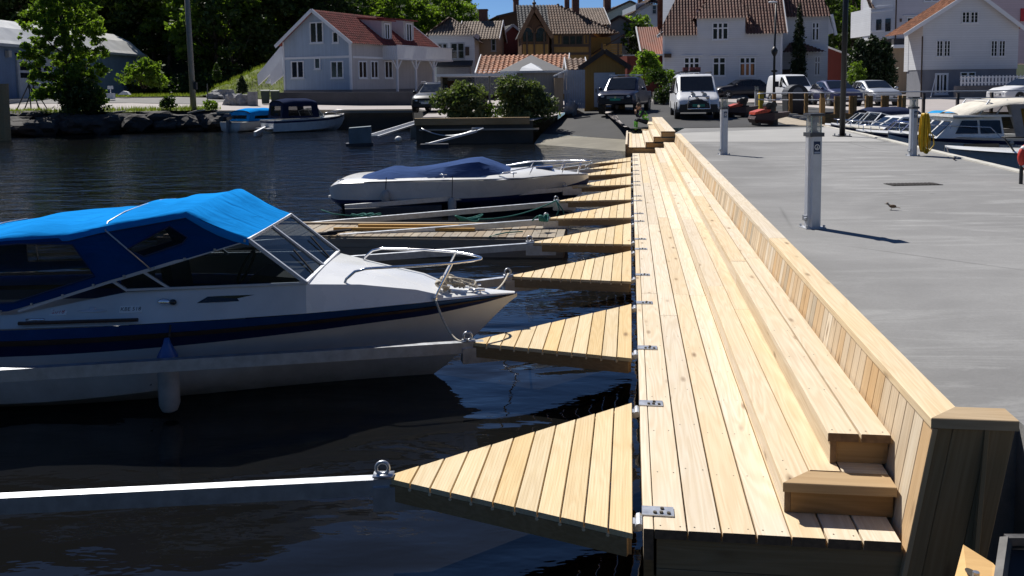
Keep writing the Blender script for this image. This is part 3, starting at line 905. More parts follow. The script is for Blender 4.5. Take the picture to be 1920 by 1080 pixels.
# inside
ins = MB(); ins.box((-1.5, -.5, .55), (-1.05, .5, .93)); ins.prism([(-1.5, -.5, .93), (-1.05, -.5, .93), (-1.08, -.5, .99), (-1.42, -.5, 1.02)], (0, 1, 0), .45)
ins.build('dashboard', DASH, b1)
for y in (-.4, .38):
    s_ = MB(); s_.box((-2.4, y - .22, .45), (-1.95, y + .22, .55)); s_.prism([(-2.4, y - .22, .55), (-2.3, y - .22, .55), (-2.38, y - .22, 1.1), (-2.47, y - .22, 1.1)], (0, 1, 0), .44); s_.box((-2.3, y - .1, .2), (-2.05, y + .1, .45))
    s_.build('seat', paint('dark_seat', (.04, .045, .06), .6), b1)
wh = MB(); c = Vector((-1.52, -.36, 1.06)); wh.tube([c + Vector((math.cos(a) * .06, math.sin(a) * .15, math.sin(a) * 0 + math.cos(a) * .13)) for a in [2 * math.pi * i / 18 for i in range(18)]], .012, 6, closed=True); wh.build('steering_wheel', BLACK, b1, smooth=True)
fender(b1, -1.97, -.965, .50, .72, L=.46, r=.08, cone=BLUEST)
tag(fender, ) if False else None
# rope heap on the fore deck, lines to the two rings
rp = MB()
r_ = random.Random(4)
def coil(cx, cy, z, rad, turns, wob, rr=.011):
    pts = []
    N = int(turns * 14)
    for i in range(N):
        a = 2 * math.pi * i / 14
        q = rad * (.75 + .3 * math.sin(i * .37 + cx * 9))
        pts.append((cx + q * math.cos(a) + wob * math.sin(i * 1.3), cy + q * .55 * math.sin(a) + wob * math.cos(i * 1.7), z + .012 + .055 * abs(math.sin(i * .23)) + .0015 * i * .5))
    rp.tube(pts, rr, 6)
coil(.16, -.04, .77, .085, 6, .012); coil(.22, -.07, .775, .06, 4, .02); coil(.30, -.03, .765, .10, 3, .01, .009); coil(.10, -.14, .76, .06, 4, .015)
tag(rp.build('rope', ROPE_W, None, smooth=True, wm=Matrix.Translation(B1O)), 'heap of pale mooring rope piled on the white foredeck beneath the bow rail', 'rope')
def sag_line(name, p, q, sag, r, mat, label, cat='rope', group=None, n=14, extra=None):
    p, q = Vector(p), Vector(q)
    pts = [p.lerp(q, i / n) - ZV * sag * 4 * (i / n) * (1 - i / n) for i in range(n + 1)]
    o = MB().tube((extra or []) + pts, r, 6).build(name, mat, smooth=True)
    return tag(o, label, cat, group)
ring2, ring3 = gp(877, 640, .47), gp(953, 517, .49)
sag_line('mooring_line', B1O + Vector((.06, -.325, .75)), ring2 + ZV * .01, .13, .011, ROPE_W, 'pale bow line hanging from the motorboat foredeck to the second finger ring')
sag_line('mooring_line', B1O + Vector((.55, .10, .72)), ring3 + ZV * .02, .03, .011, ROPE_W, 'pale bow line running from the motorboat bow back to the third finger ring')

# ---- the covered speedboat
O2 = gp(640, 402, 0)
b2 = thing('speedboat', 'white speedboat under a fitted navy cover with a dark bottom, stern pointing out', 'speedboat', (O2.x, O2.y + .95, 0), -.03)
st2 = [(-.28, .62, .50, .5, .25, .2), (-.05, .84, .60, .74, .20, -.1), (.6, .95, .63, .86, .20, -.2), (1.6, 1.0, .65, .90, .20, -.25), (2.8, .98, .66, .80, .22, -.25), (3.7, .80, .66, .56, .27, -.2), (4.4, .48, .69, .26, .36, -.05), (4.85, .2, .67, .06, .48, .25), (5.05, .02, .66, .012, .58, .5)]
hull(b2, st2, [.82], [GEL, NAVYST], ['topsides', 'hull'])
deck = [(-.26, .60, .505, .55, .53, .55), (-.05, .83, .605, .74, .65, .66), (.55, .94, .635, .84, .69, .70), (3.0, .96, .662, .80, .74, .78), (3.45, .86, .667, .70, .75, .80), (3.9, .71, .667, .55, .77, .84), (4.4, .47, .692, .34, .735, .77), (4.85, .195, .673, .12, .69, .70), (5.04, .02, .662, .012, .667, .67)]
mb = MB(); mb.loft([[(x, -ys, zs), (x, -yi, zi), (x, -yi * .5, (zi + zc) / 2 + .01), (x, 0, zc), (x, yi * .5, (zi + zc) / 2 + .01), (x, yi, zi), (x, ys, zs)] for x, ys, zs, yi, zi, zc in smooth_st(deck, 3)], ring_closed=False)
mb.build('deck', GEL, b2, smooth=True, auto=35)
cv = [  # x, y edge, z edge, y shoulder, z shoulder, z crown
    (.05, .70, .66, .5, .69, .70), (.5, .84, .75, .62, .82, .84), (.92, .86, .78, .60, .97, 1.01), (1.25, .87, .775, .62, .93, .965), (1.75, .88, .77, .64, .99, 1.03), (2.2, .88, .765, .66, 1.09, 1.13), (2.55, .87, .78, .66, 1.17, 1.215), (2.80, .85, .80, .65, 1.195, 1.24), (3.1, .78, .81, .60, 1.06, 1.10), (3.42, .68, .815, .55, .90, .92)]
mb = MB(); rr = []
LOW = lambda z: .60 + (z - .66) * .76
cv = [(a, b, LOW(c), d, LOW(e), LOW(f)) for a, b, c, d, e, f in cv]
for r in smooth_st(cv[:8], 3) + [list(c) for c in cv[8:]]:
    x, ye, ze, ysd, zs, zc = r
    half = [(x, -ye - .006, ze - .02), (x, -ye, ze), (x, -(ye * .5 + ysd * .5) - .01, (ze + zs) / 2 - .01), (x, -ysd, zs), (x, -ysd * .55, zc - (zc - zs) * .25), (x, 0, zc)]
    rr.append(half + [(a, -b, c) for a, b, c in half[::-1][1:]])
mb.loft(rr, ring_closed=False); mb.build('cover', CANV_NAVY, b2, smooth=True, auto=38)
rl = MB()
n2 = [(3.2, -.80, .75), (3.3, -.79, .80), (3.9, -.66, .90), (4.5, -.40, .93), (4.95, -.12, .95), (5.08, 0, .95)]
rl.tube(n2 + [(x, -y, z) for x, y, z in n2[::-1][1:]], .013, 8)
for x, y, zt, zb in ((3.9, .66, .90, .74), (4.55, .38, .93, .70), (4.9, .15, .94, .68)):
    for sg in (-1, 1): rl.tube([(x, sg * y, zt), (x - .08, sg * (y + .01), zb)], .011, 8)
rl.build('bow_rail', CHROME, b2, smooth=True)
h = MB(); h.box((3.95, -.2, .815), (4.3, .2, .85)); h.build('deck_hatch', CANV_NAVY, b2)
r2 = MB()
for sg in (-1, 1):
    r2.tube([(-.2, sg * .64, .53), (.6, sg * .955, .65), (1.6, sg * 1.005, .67), (2.8, sg * .985, .68), (3.7, sg * .805, .68), (4.4, sg * .485, .71), (5.0, sg * .06, .68)], .016, 6)
r2.build('rub_rail', paint('grey_rub', (.35, .36, .38), .5), b2, smooth=True)
sw = MB(); sw.box((-.36, -.40, .27), (-.1, .40, .31)); sw.build('swim_platform', GEL, b2)
for x, y in ((2.1, -.93), (-.02, -.72), (3.5, -.82)):
    cl = MB(); zc_ = .79 if x > 1 else .68
    cl.tube([(x - .07, y, zc_), (x + .07, y, zc_)], .012, 8); cl.cyl((x, y, zc_ - .09), (x, y, zc_), .012, 8)
    cl.build('cleat', CHROME, b2, smooth=True)
fender(b2, .95, -1.03, .50, .74, L=.30, r=.085); fender(b2, 2.28, -1.06, .33, .76, L=.40, r=.085)

# ---- floating timber pontoon
ZP = .30
NR, FR_, FL, NL = gp(1056, 445, ZP), gp(1062, 421.5, ZP), gp(560, 407.5, ZP), gp(660, 442.5, ZP)
px_d = (NR - NL); px_d.z = 0; px_d.normalize(); py_d = Vector((-px_d.y, px_d.x, 0))
PW = (FR_ - NR).dot(py_d); PL = 6.3
pt = thing('pontoon', 'grey weathered timber pontoon afloat behind the blue-canopied motorboat', 'pontoon', (NR.x, NR.y, 0), math.atan2(px_d.y, px_d.x))
for i in range(int(PL / .122)):
    plank('deck_plank', pt, W_OLD, NR - px_d * (i * .122 - (-.0)) + ZV * rnd.uniform(-.003, .003), py_d, PW, .116, .03)
for off in (0, PW + .03):
    for zz, hh in ((ZP - .031, .14), (ZP - .176, .16)):
        plank('side_board', pt, W_OLD, NR + py_d * off - px_d * PL + ZV * (zz - ZP) - py_d * .03, px_d, PL, .03, hh)
plank('edge_strip', pt, W_OLD, NR - px_d * PL + py_d * (PW - .09) + ZV * .032, px_d, PL, .09, .03)
MB().box((-PL + .1, .06, -.3), (-.1, PW - .06, ZP - .1)).build('float', NAVYBOX, pt)
MB().box((-.02, .0, .0), (.01, PW, ZP - .035)).build('end_board', W_OLD, pt)
for (a, b), lab in (((( 626, 429), (890, 430.5)), 'longer loose yellow batten lying on the grey floating pontoon'), (((672, 423), (860, 424)), 'shorter loose yellow batten on the pontoon, nearer the water beyond')):
    p, q = gp(*a, ZP + .03), gp(*b, ZP + .03)
    tag(MB().bar(p, q, .06, .045).build('batten', wood('yellow_batten', (.62, .44, .16), (.45, .3, .1)), None), lab, 'batten')
# teal mooring ropes of the fifth and sixth fingers
def ropes(pxs, zs, r=.012):
    return [gp(x, y, z) for (x, y), z in zip(pxs, zs)]
tr = MB()
T6, T5 = gp(1043, 376, .5), gp(1022, 410, .5)
q6 = gp(880, 411, .36)
tr.tube([T6 + (q6 - T6) * (i / 12) - ZV * .10 * 4 * (i / 12) * (1 - i / 12) for i in range(13)], .012, 6)
c = q6
for s_ in range(3): tr.tube([c + Vector((.16 * math.cos(a) * (1 + .2 * s_), .07 * math.sin(a + s_), .03 * math.sin(2 * a + s_) + .02 * s_)) for a in [2 * math.pi * i / 14 for i in range(14)]], .013, 6, closed=True)
tag(tr.build('mooring_rope', ROPE_T, smooth=True), 'teal rope knotted on the boom and stretched to the sixth finger ring', 'rope')
tr = MB()
for s_ in range(3): tr.tube([T5 + Vector((.07 * math.cos(a) - .02, .05 * math.sin(a + s_), .05 * math.sin(a * 2 + s_) + .01)) for a in [2 * math.pi * i / 12 for i in range(12)]], .014, 6, closed=True)
tr.tube([T5, T5 + Vector((-.12, 0, .04)), T5 + Vector((-.2, 0, -.03))], .012, 6)
tag(tr.build('mooring_rope', ROPE_T, smooth=True), 'teal rope wound round the fifth finger ring above the pontoon end', 'rope')
tr = MB()
tr.tube([T6, T6 + Vector((.05, -.02, -.15)), T6 + Vector((-.05, -.03, -.4))], .012, 6); tr.tube([T6, T6 + Vector((.12, -.02, -.18)), T6 + Vector((.16, -.03, -.4))], .012, 6)
tag(tr.build('mooring_rope', ROPE_T, smooth=True), 'teal rope ends hanging down from the sixth finger ring', 'rope')
tr = MB(); p = gp(700, 405, .38)
for s_ in range(3): tr.tube([p + Vector((-.25 + .13 * s_ + .12 * math.cos(a), .06 * math.sin(a + s_), .02 * math.sin(2 * a) + .02)) for a in [2 * math.pi * i / 12 for i in range(12)]], .013, 6, closed=True)
tr.tube([p + Vector((-.3, 0, 0)), p + Vector((-.7, .1, .03)), p + Vector((-.9, .1, .1))], .011, 6)
tag(tr.build('mooring_rope', ROPE_T, smooth=True), 'teal rope tied round the outer end of the sixth boom', 'rope')
tr = MB()
tr.tube([gp(980, 434, ZP + .02), gp(950, 436, ZP + .03), gp(930, 440, ZP + .02), gp(918, 444, ZP + .01), gp(914, 446, ZP - .1), gp(912, 446, ZP - .35)], .011, 6)
tag(tr.build('mooring_rope', ROPE_T, smooth=True), 'teal rope lying across the pontoon edge and hanging down its side', 'rope')
tr = MB(); p = gp(612, 438, ZP + .03)
for s_ in range(3): tr.tube([p + Vector((.16 * math.cos(a) + .1 * s_, .1 * math.sin(a + s_), .02 * s_)) for a in [2 * math.pi * i / 12 for i in range(12)]], .014, 6, closed=True)
tag(tr.build('rope', ROPE_B, smooth=True), 'dark coiled rope on the pontoon deck behind the motorboat windscreen', 'rope')
tr = MB()
T5b = gp(1030, 420, .34)
for dx in (-.12, .0): tr.tube([T5b + Vector((dx, 0, .05)), T5b + Vector((dx + .04, -.2, -.1)), T5b + Vector((dx + .06 + dx, -.6, -.28))], .009, 6)
tag(tr.build('mooring_line', ROPE_B, smooth=True), 'thin dark lines hanging from the fifth finger bracket over the pontoon end', 'rope')

# ---- small boats, one builder
def outboard(parent, x, z, mat=None, s=1.0):
    m = MB()
    m.loft([[(x - .16 * s + a * s, b * s, z + c * s) for a, b, c in q] for q in (
        [(-.2, -.12, .28), (.18, -.12, .28), (.18, .12, .28), (-.2, .12, .28)], [(-.24, -.15, .45), (.2, -.15, .45), (.2, .15, .45), (-.24, .15, .45)], [(-.16, -.1, .62), (.16, -.1, .6), (.16, .1, .6), (-.16, .1, .62)])], caps=True)
    o = m.build('outboard_motor', mat or paint('motor_black', (.02, .02, .023), .35, coat=.3), parent)
    l = MB(); l.box((x - .24 * s, -.06 * s, z - .5 * s), (x - .06 * s, .06 * s, z + .29 * s)); l.box((x - .1, -.12 * s, z + .05 * s), (x + .02, .12 * s, z + .2 * s)); l.ell((x - .16 * s, 0, z - .52 * s), (.2 * s, .06 * s, .06 * s), 8, 6)
    l.build('motor_leg', paint('motor_grey', (.2, .21, .22), .5, vary=.2), o, wm=WM[parent.name])
def boat(name, label, cat, loc, yaw, L, B, H, stripe=NAVYST, hullmat=GEL, group=None):
    t = thing(name, label, cat, loc, yaw, group)
    b = B / 2
    st = [(-L / 2, b * .9, H * .92, b * .75, .08, -.2), (-L * .2, b, H * .95, b * .85, .08, -.22), (L * .1, b * .98, H, b * .75, .12, -.22), (L * .3, b * .72, H * 1.06, b * .42, .22, -.1), (L * .43, b * .34, H * 1.12, b * .12, .4, .1), (L / 2, .02, H * 1.16, .012, H * .9, H * .8)]
    hull(t, st, [.1, .26], [hullmat, stripe, hullmat], ['sheer_strake', 'stripe', 'hull'], n=3)
    mb = MB(); dk = [(x, w, z) for x, w, z, *_ in smooth_st(st, 3) if x > L * .02]
    mb.loft([[(x, -w, z), (x, -w * .8, z + .03), (x, 0, z + .07), (x, w * .8, z + .03), (x, w, z)] for x, w, z in dk], ring_closed=False)
    x, w, z = dk[0]; mb.add([(x, -w * .8, z + .03), (x, 0, z + .07), (x, w * .8, z + .03), (x, w * .8, .2), (x, -w * .8, .2)], [(0, 1, 2, 3, 4)])
    mb.build('fore_deck', hullmat, t, smooth=True, auto=35)
    mb = MB(); sd = [(x, w, z) for x, w, z, *_ in smooth_st(st, 3) if x <= L * .06]
    for sg in (-1, 1): mb.loft([[(x, sg * w, z), (x, sg * (w - .16), z + .01), (x, sg * (w - .16), .22)] for x, w, z in sd], ring_closed=False)
    x, w, z = sd[0]; mb.box((x, -w, z - .04), (x + .14, w, z + .012)); mb.add([(x, -w * .8, .22), (L * .05, -w * .8, .22), (L * .05, w * .8, .22), (x, w * .8, .22)], [(0, 1, 2, 3)])
    mb.build('side_deck', hullmat, t)
    return t
def screen(t, x, w, z, h, rake=.35, side=.7, mat=None):
    fr = MB(); a = MB()
    P = [(x - side, -w, z - .02), (x, -w * .9, z), (x + .14, 0, z + .01), (x, w * .9, z), (x - side, w, z - .02)]
    Q = [(p[0] - rake * (1 if i in (1, 2, 3) else .5), p[1] * .93, p[2] + h * (1 if i in (1, 2, 3) else .75)) for i, p in enumerate(P)]
    for i in range(4):
        a.add([P[i], P[i + 1], Q[i + 1], Q[i]], [(0, 1, 2, 3)])
        fr.bar(Q[i], Q[i + 1], .03, .03); fr.bar(P[i], P[i + 1], .03, .03)
    for i in range(5): fr.bar(P[i], Q[i], .03, .03)
    o = a.build('windscreen', SCREEN, t); fr.build('screen_frame', mat or ALU, o, wm=WM[t.name])
    return Q
def bimini(t, x0, x1, w, z, crown, mat, sides=None, zlow=None, n=7):
    mb = MB(); rg = []
    for i in range(n):
        x = x0 + (x1 - x0) * i / (n - 1)
        e = 1 - abs(2 * i / (n - 1) - 1) ** 4
        rg.append([(x, w * math.sin(a), z - .12 + .12 * e * .8 + crown * math.cos(a) - .015 * math.sin(i * 2.2) ) for a in [math.pi / 2 * j / 6 for j in range(-6, 7)]])
    mb.loft(rg, ring_closed=False); o = mb.build('canopy', mat, t, smooth=True)
    if sides is not None:
        for sg in (-1, 1):
            hi = [Vector((x0 + (x1 - x0) * i / 6, sg * w, rg[i if n == 7 else 0][12 if sg > 0 else 0][2])) for i in range(7)]
            lo = [Vector((x1 + .12, sg * w, zlow)), Vector((x0 - .1, sg * w, zlow))]
            m_ = (x0 + x1) / 2; hw = (x1 - x0) * .36
            q = [Vector((m_ - hw, sg * w, zlow + .12)), Vector((m_ + hw, sg * w, zlow + .12)), Vector((m_ + hw * .85, sg * w, z - .24)), Vector((m_ - hw * .95, sg * w, z - .24))]
            fill('canopy_side', hi + lo, [q], sides, t); MB().add(q, [(0, 1, 2, 3)]).build('canopy_window', VINYL, t)
        q = [Vector((x0 - .1, -w, zlow)), Vector((x0 - .1, w, zlow)), Vector((x0, w, z - .14)), Vector((x0, w * .5, z + crown * .7 - .13)), Vector((x0, -w * .5, z + crown * .7 - .13)), Vector((x0, -w, z - .14))]
        hq = [Vector((x0 - .06, -w * .7, zlow + .12)), Vector((x0 - .06, w * .7, zlow + .12)), Vector((x0 - .03, w * .7, z - .2)), Vector((x0 - .03, -w * .7, z - .2))]
        fill('canopy_back', q, [hq], sides, t); MB().add(hq, [(0, 1, 2, 3)]).build('canopy_window', VINYL, t)
    return o
def rail(t, L, B, H, h=.28):
    mb = MB(); pts = [(L * .12, -B * .47, H * 1.0), (L * .16, -B * .45, H + h), (L * .32, -B * .32, H * 1.06 + h), (L * .44, -B * .14, H * 1.12 + h), (L * .48, 0, H * 1.14 + h)]
    mb.tube(pts + [(x, -y, z) for x, y, z in pts[::-1][1:]], .014, 6)
    for x, y in ((.30, .34), (.43, .16)):
        for sg in (-1, 1): mb.tube([(L * x, sg * B * y, H * 1.06 + h), (L * x, sg * B * y, H * 1.03)], .012, 6)
    mb.build('bow_rail', CHROME, t, smooth=True)

# left shore boats, sterns towards us
p = gp(455, 247.5, 0)
t = boat('open_boat', 'small white open boat under a bright blue cover with black outboard, by the far bank', 'boat', (p.x + .3, p.y + 2.2, 0), R(62), 4.6, 1.9, .62, stripe=GELOLD, hullmat=GELOLD)
bimini(t, -1.5, .9, .85, 1.16, .22, CANV_BLUE, CANV_BLUE, .62); outboard(t, -2.3, .45)
tag(MB().bar(gp(478, 251, .2), at(506, 236, 53.5), .12, .22).build('boom', STEEL), 'short mooring boom afloat between the two boats by the far bank', 'mooring boom')
p = gp(566, 247.5, 0)
t = boat('cabin_boat', 'white boat with a dark navy canopy and clear windows, by the far bank', 'boat', (p.x, p.y + 1.3, 0), R(40), 5.0, 2.1, .78)
bimini(t, -1.9, .25, .92, 1.72, .24, CANV_DARK, CANV_DARK, .80); screen(t, .75, .85, .82, .5); rail(t, 5.0, 2.1, .8)
for y in (-.55, .45): MB().box((-2.9, y - .3, .22), (-2.45, y + .3, .27)).build('swim_step', GEL, t)

# right-hand basin, bows against the quay
def bowpos(px, py, z, L, yaw):
    p = gp(px, py, z); return (p.x - math.cos(yaw) * L / 2, p.y - math.sin(yaw) * L / 2, 0)
Y180 = R(180)
def rb(Y, xb, L, yaw): return (xb - math.cos(yaw) * L / 2, Y - math.sin(yaw) * L / 2, 0)
ya = R(184)
t = boat('bowrider', 'white boat nearest on the right, purple trim panels, bow behind the quay edge', 'boat', rb(22.2, 10.95, 6.2, R(178)), R(178), 6.2, 2.3, .72, stripe=GEL)
MB().box((-3.1, -1.165, .30), (1.2, 1.165, .42)).build('dark_band', RUBST, t)
Q = screen(t, .75, .8, .80, .45, .5)
st_ = MB()
for x in (1.0, 1.7): st_.tube([(x, .8 - .2 * (x - 1), .76), (x + .25, .62, 1.12)], .02, 6)
st_.tube([(1.25, .62, 1.12), (1.95, .5, 1.12)], .02, 6); st_.build('bow_rail', BLACK, t, smooth=True)
vp = MB(); vp.add([(.9, .93, .772), (1.45, .84, .79), (1.35, .45, .835), (.9, .5, .84)], [(0, 1, 2, 3)]); vp.build('trim_panel', paint('purple_trim', (.10, .08, .30), .4), t)
ck = MB(); ck.box((-2.6, -.85, .72), (-.2, .85, .98)); ck.build('cover', GEL, t)
ln = sag_line('mooring_line', gp(1790, 297, QUAY + .05) , Vector((11.1, 22.4, .86)), .12, .02, ROPE_B, 'dark bow line from the nearest right-hand boat to the quay edge')

t = boat('cabin_cruiser', 'cabin cruiser with grey-white wheelhouse and a large cream canopy over its stern', 'cabin cruiser', rb(26.6, 11.4, 7.2, R(179)), R(179), 7.2, 2.6, .85)
cw = MB(); cw.loft([[(x0, -w, z0), (x0, w, z0), (x1, w1, z1), (x1, -w1, z1)] for x0, w, z0, x1, w1, z1 in ((0, 0, 0, 0, 0, 0),)]) if False else None
cw = MB()
cw.loft([[(1.75, -.95, .85), (1.75, .95, .85), (-.2, 1.02, .85), (-.2, -1.02, .85)], [(1.15, -.82, 1.42), (1.15, .82, 1.42), (-.15, .88, 1.46), (-.15, -.88, 1.46)]], caps=True)
cw.build('wheelhouse', GEL, t)
cw = MB(); cw.box((-.4, -1.0, 1.46), (1.3, 1.0, 1.52)); cw.build('wheelhouse_roof', GEL, t)
gw = MB()
for sg in (-1, 1):
    gw.add([(1.2, sg * .955, .98), (.55, sg * .985, .98), (.55, sg * .90, 1.36), (.98, sg * .885, 1.36)], [(0, 1, 2, 3)]); gw.add([(.48, sg * .985, .98), (-.12, sg * 1.01, .98), (-.1, sg * .915, 1.36), (.48, sg * .90, 1.36)], [(0, 1, 2, 3)])
for y in (-.62, 0, .62): gw.add([(1.70, y - .25, .93), (1.70, y + .25, .93), (1.27, y + .22, 1.34), (1.27, y - .22, 1.34)], [(0, 1, 2, 3)])
gw.build('cabin_window', DARKGLASS, t)
gb = MB(); gb.box((1.9, -.9, .55), (.7, -1.25, .75)); 
hw = MB(); 
for sg in (-1, 1): hw.box((.9, sg * 1.18 - .02, .52), (1.9, sg * 1.18 + .02, .70))
hw.build('hull_window', DARKGLASS, t)
rail(t, 7.2, 2.6, .87, .3)
sc2 = MB()
for a, b in (((.4, 1.52), (.1, 1.95)), ((-.1, 1.52), (-.4, 1.95))):
    for y in (-.7, .7): sc2.bar((a[0], y, a[1]), (b[0], y, b[1]), .035, .035)
for x, z in ((.1, 1.95), (.4, 1.52)): sc2.bar((x, -.7, z), (x, .7, z), .035, .035)
sc2.build('roof_screen', ALU, t)
mb = MB(); rg = []
for x, z, w in ((.95, 1.60, .7), (.3, 1.85, .95), (-.3, 1.98, 1.05), (-1.2, 1.99, 1.08), (-2.2, 1.93, 1.08), (-2.75, 1.84, 1.06), (-2.85, 1.72, 1.06)):
    rg.append([(x, w * math.sin(a), z - .16 + .16 * math.cos(a)) for a in [math.pi / 2 * j / 6 for j in range(-6, 7)]])
mb.loft(rg, ring_closed=False); mb.build('canopy', CANV_CREAM, t, smooth=True)
for sg in (-1, 1):
    o_ = [Vector((x, sg * w, z - .16)) for x, z, w in ((-.3, 1.98, 1.05), (-1.2, 1.99, 1.08), (-2.2, 1.93, 1.08), (-2.75, 1.84, 1.06))] + [Vector((-3.0, sg * 1.1, .82)), Vector((-.5, sg * 1.05, .86))]
    hq = [Vector((-.75, sg * 1.055, 1.0)), Vector((-.6, sg * 1.06, 1.7)), Vector((-1.35, sg * 1.08, 1.7)), Vector((-1.6, sg * 1.08, 1.0))]
    fill('canopy_side', o_, [hq], CANV_GREY, t); MB().add(hq, [(0, 1, 2, 3)]).build('canopy_window', VINYL, t)
yb = MB(); yb.box((-1.6, -.8, .9), (-1.5, .8, 1.7)); yb.build('yellow_curtain', paint('yellow_cloth', (.5, .33, .04), .8), t)
bc = MB(); bc.prism([(-1.0, 1.16, .86), (-1.75, 1.16, .86), (-1.75, 1.16, 1.24), (-1.6, 1.16, 1.24)], (0, 1, 0), .05); bc.build('blue_cover', CANV_CYAN, t)
for ch in [o for o in bpy.data.objects if o.parent == t and o.name.split('.')[0] in ('wheelhouse', 'wheelhouse_roof', 'cabin_window', 'roof_screen', 'canopy', 'canopy_side', 'canopy_window', 'yellow_curtain', 'blue_cover')]:
    ch.matrix_basis = Matrix.Translation((.85, 0, 0)) @ ch.matrix_basis
bb = MB()
for i, (x, z) in enumerate(((.5, .62), (.62, .72), (.7, .55), (.15, .6), (-.1, .7), (-.25, .56))): bb.ell((x, 1.34, z), (.07, .05, .06), 8, 6)
bb.build('fenders', FENDW, t, smooth=True)

t = boat('day_boat', 'white boat with blue-framed windscreen just left of the hose bollard', 'boat', rb(30.0, 11.75, 5.4, R(180)), R(180), 5.4, 2.0, .74)
screen(t, 1.5, .75, .80, .36, .4, mat=paint('blue_frame', (.05, .09, .28), .4)); rail(t, 5.4, 2.0, .76, .2)
t = boat('day_boat', 'cream cabin boat with slanting windows between the hose bollard and the lamp post', 'boat', rb(31.9, 12.0, 6.4, R(181)), R(181), 6.4, 2.2, .78, hullmat=paint('cream_gelcoat', (.68, .64, .54), .35, vary=.12))
cw = MB(); cw.loft([[(2.0, -.75, .84), (2.0, .75, .84), (.2, .85, .86), (.2, -.85, .86)], [(1.3, -.68, 1.26), (1.3, .68, 1.26), (.2, .75, 1.3), (.2, -.75, 1.3)]], caps=True); cw.build('cabin', GEL, t)
gw = MB()
for sg in (-1, 1):
    gw.add([(1.65, sg * .765, .92), (1.0, sg * .80, .92), (1.0, sg * .745, 1.2), (1.3, sg * .735, 1.2)], [(0, 1, 2, 3)]); gw.add([(.9, sg * .81, .92), (.3, sg * .845, .92), (.3, sg * .78, 1.22), (.9, sg * .75, 1.22)], [(0, 1, 2, 3)])
for y in (-.36, .36): gw.add([(1.91, y - .28, .9), (1.91, y + .28, .9), (1.41, y + .26, 1.22), (1.41, y - .26, 1.22)], [(0, 1, 2, 3)])
gw.build('cabin_window', DARKGLASS, t)
bimini(t, -1.3, -.1, .75, 1.34, .14, CANV_CYAN); rail(t, 6.4, 2.2, .8, .22)
t = boat('day_boat', 'small white boat with a steep blue windscreen behind the lamp post', 'boat', rb(33.6, 12.2, 5.2, R(180)), R(180), 5.2, 2.0, .78)
screen(t, 1.4, .78, .84, .5, .45, mat=ALU); rail(t, 5.2, 2.0, .8, .2)
t = boat('day_boat', 'white boat with a dark navy folding canopy, farthest in the right-hand basin', 'boat', rb(35.4, 12.2, 6.0, R(180)), R(180), 6.0, 2.1, .72)
screen(t, 1.6, .8, .8, .45, .6); bimini(t, -.9, 1.1, .9, 1.30, .22, CANV_DARK, CANV_DARK, .8); 
import numpy as np
# ------------------------------------------------------------------ land
def gz(X, Y):
    """height of the street level land"""
    t = max(0, min(1, (Y - 33) / 12)); z = .84 + .28 * t
    t = max(0, min(1, (Y - 45) / 30)); z += .15 * t
    if X < -14:
        t = max(0, min(1, (-14 - X) / 14)) * max(0, min(1, (Y - 52) / 16)); z += .62 * t
    if Y > 88: z += ((Y - 88) / 30) ** 1.3 * 2.0
    return z
shore = [(-95, 47), (-60, 48), (-44, 49.5), (-34, 51), (-26, 53), (-18, 54.5), (-10, 54), (-6.0, 53.5), (-4.4, 47), (-4.2, 39.2), (-2, 39.0), (0.9, 38.9), (2.2, 43), (3.2, 48), (3.9, 50.4), (5.2, 46.0), (5.0, 42), (4.6, 38), (4.4, 34.5),
         (4.9, 34.0), (8, 33.9), (11.9, 33.6), (12.2, 37), (12.4, 40.3), (20, 40.4), (32, 40.6), (48, 41), (95, 42)]
gm = MB()
NR_ = 26
rings = []
for (x, y) in shore:
    col_ = []
    for j in range(NR_):
        t = (j / (NR_ - 1)) ** 1.6
        X = x * (1 + .55 * t) ; Y = y + (175 - y) * t
        if abs(x) < 13: X = x * (1 + .9 * t)
        col_.append((X, Y, gz(X, Y)))
    rings.append(col_)
gm.loft(rings, ring_closed=False)
tag(gm.build('ground', ROADM, smooth=True), kind='structure')
# sea walls along the shore (slipway left open)
def seawall(pts, mat, zb=-1.6, rise=.0, th=.45):
    m = MB()
    for (a, b) in zip(pts, pts[1:]):
        A, B = Vector((*a, 0)), Vector((*b, 0)); d = (B - A).normalized(); n = Vector((d.y, -d.x, 0))
        za, zb2 = gz(*a) + rise, gz(*b) + rise
        q = [A - n * th - d * .05, B - n * th + d * .05, B + d * .05 + n * .02, A - d * .05 + n * .02]
        m.add([(p.x, p.y, zb) for p in q] + [(q[0].x, q[0].y, za), (q[1].x, q[1].y, zb2), (q[2].x, q[2].y, zb2), (q[3].x, q[3].y, za)],
              [(0, 3, 2, 1), (4, 5, 6, 7), (0, 1, 5, 4), (1, 2, 6, 5), (2, 3, 7, 6), (3, 0, 4, 7)])
    return m
tag(seawall(shore[5:9], WALLM, rise=.012).build('sea_wall', WALLM), kind='structure')
tag(seawall(shore[8:12], WALLM, rise=.012).build('sea_wall', WALLM), kind='structure')
tag(seawall(shore[21:28], WALLM, rise=.012).build('sea_wall', WALLM), kind='structure')
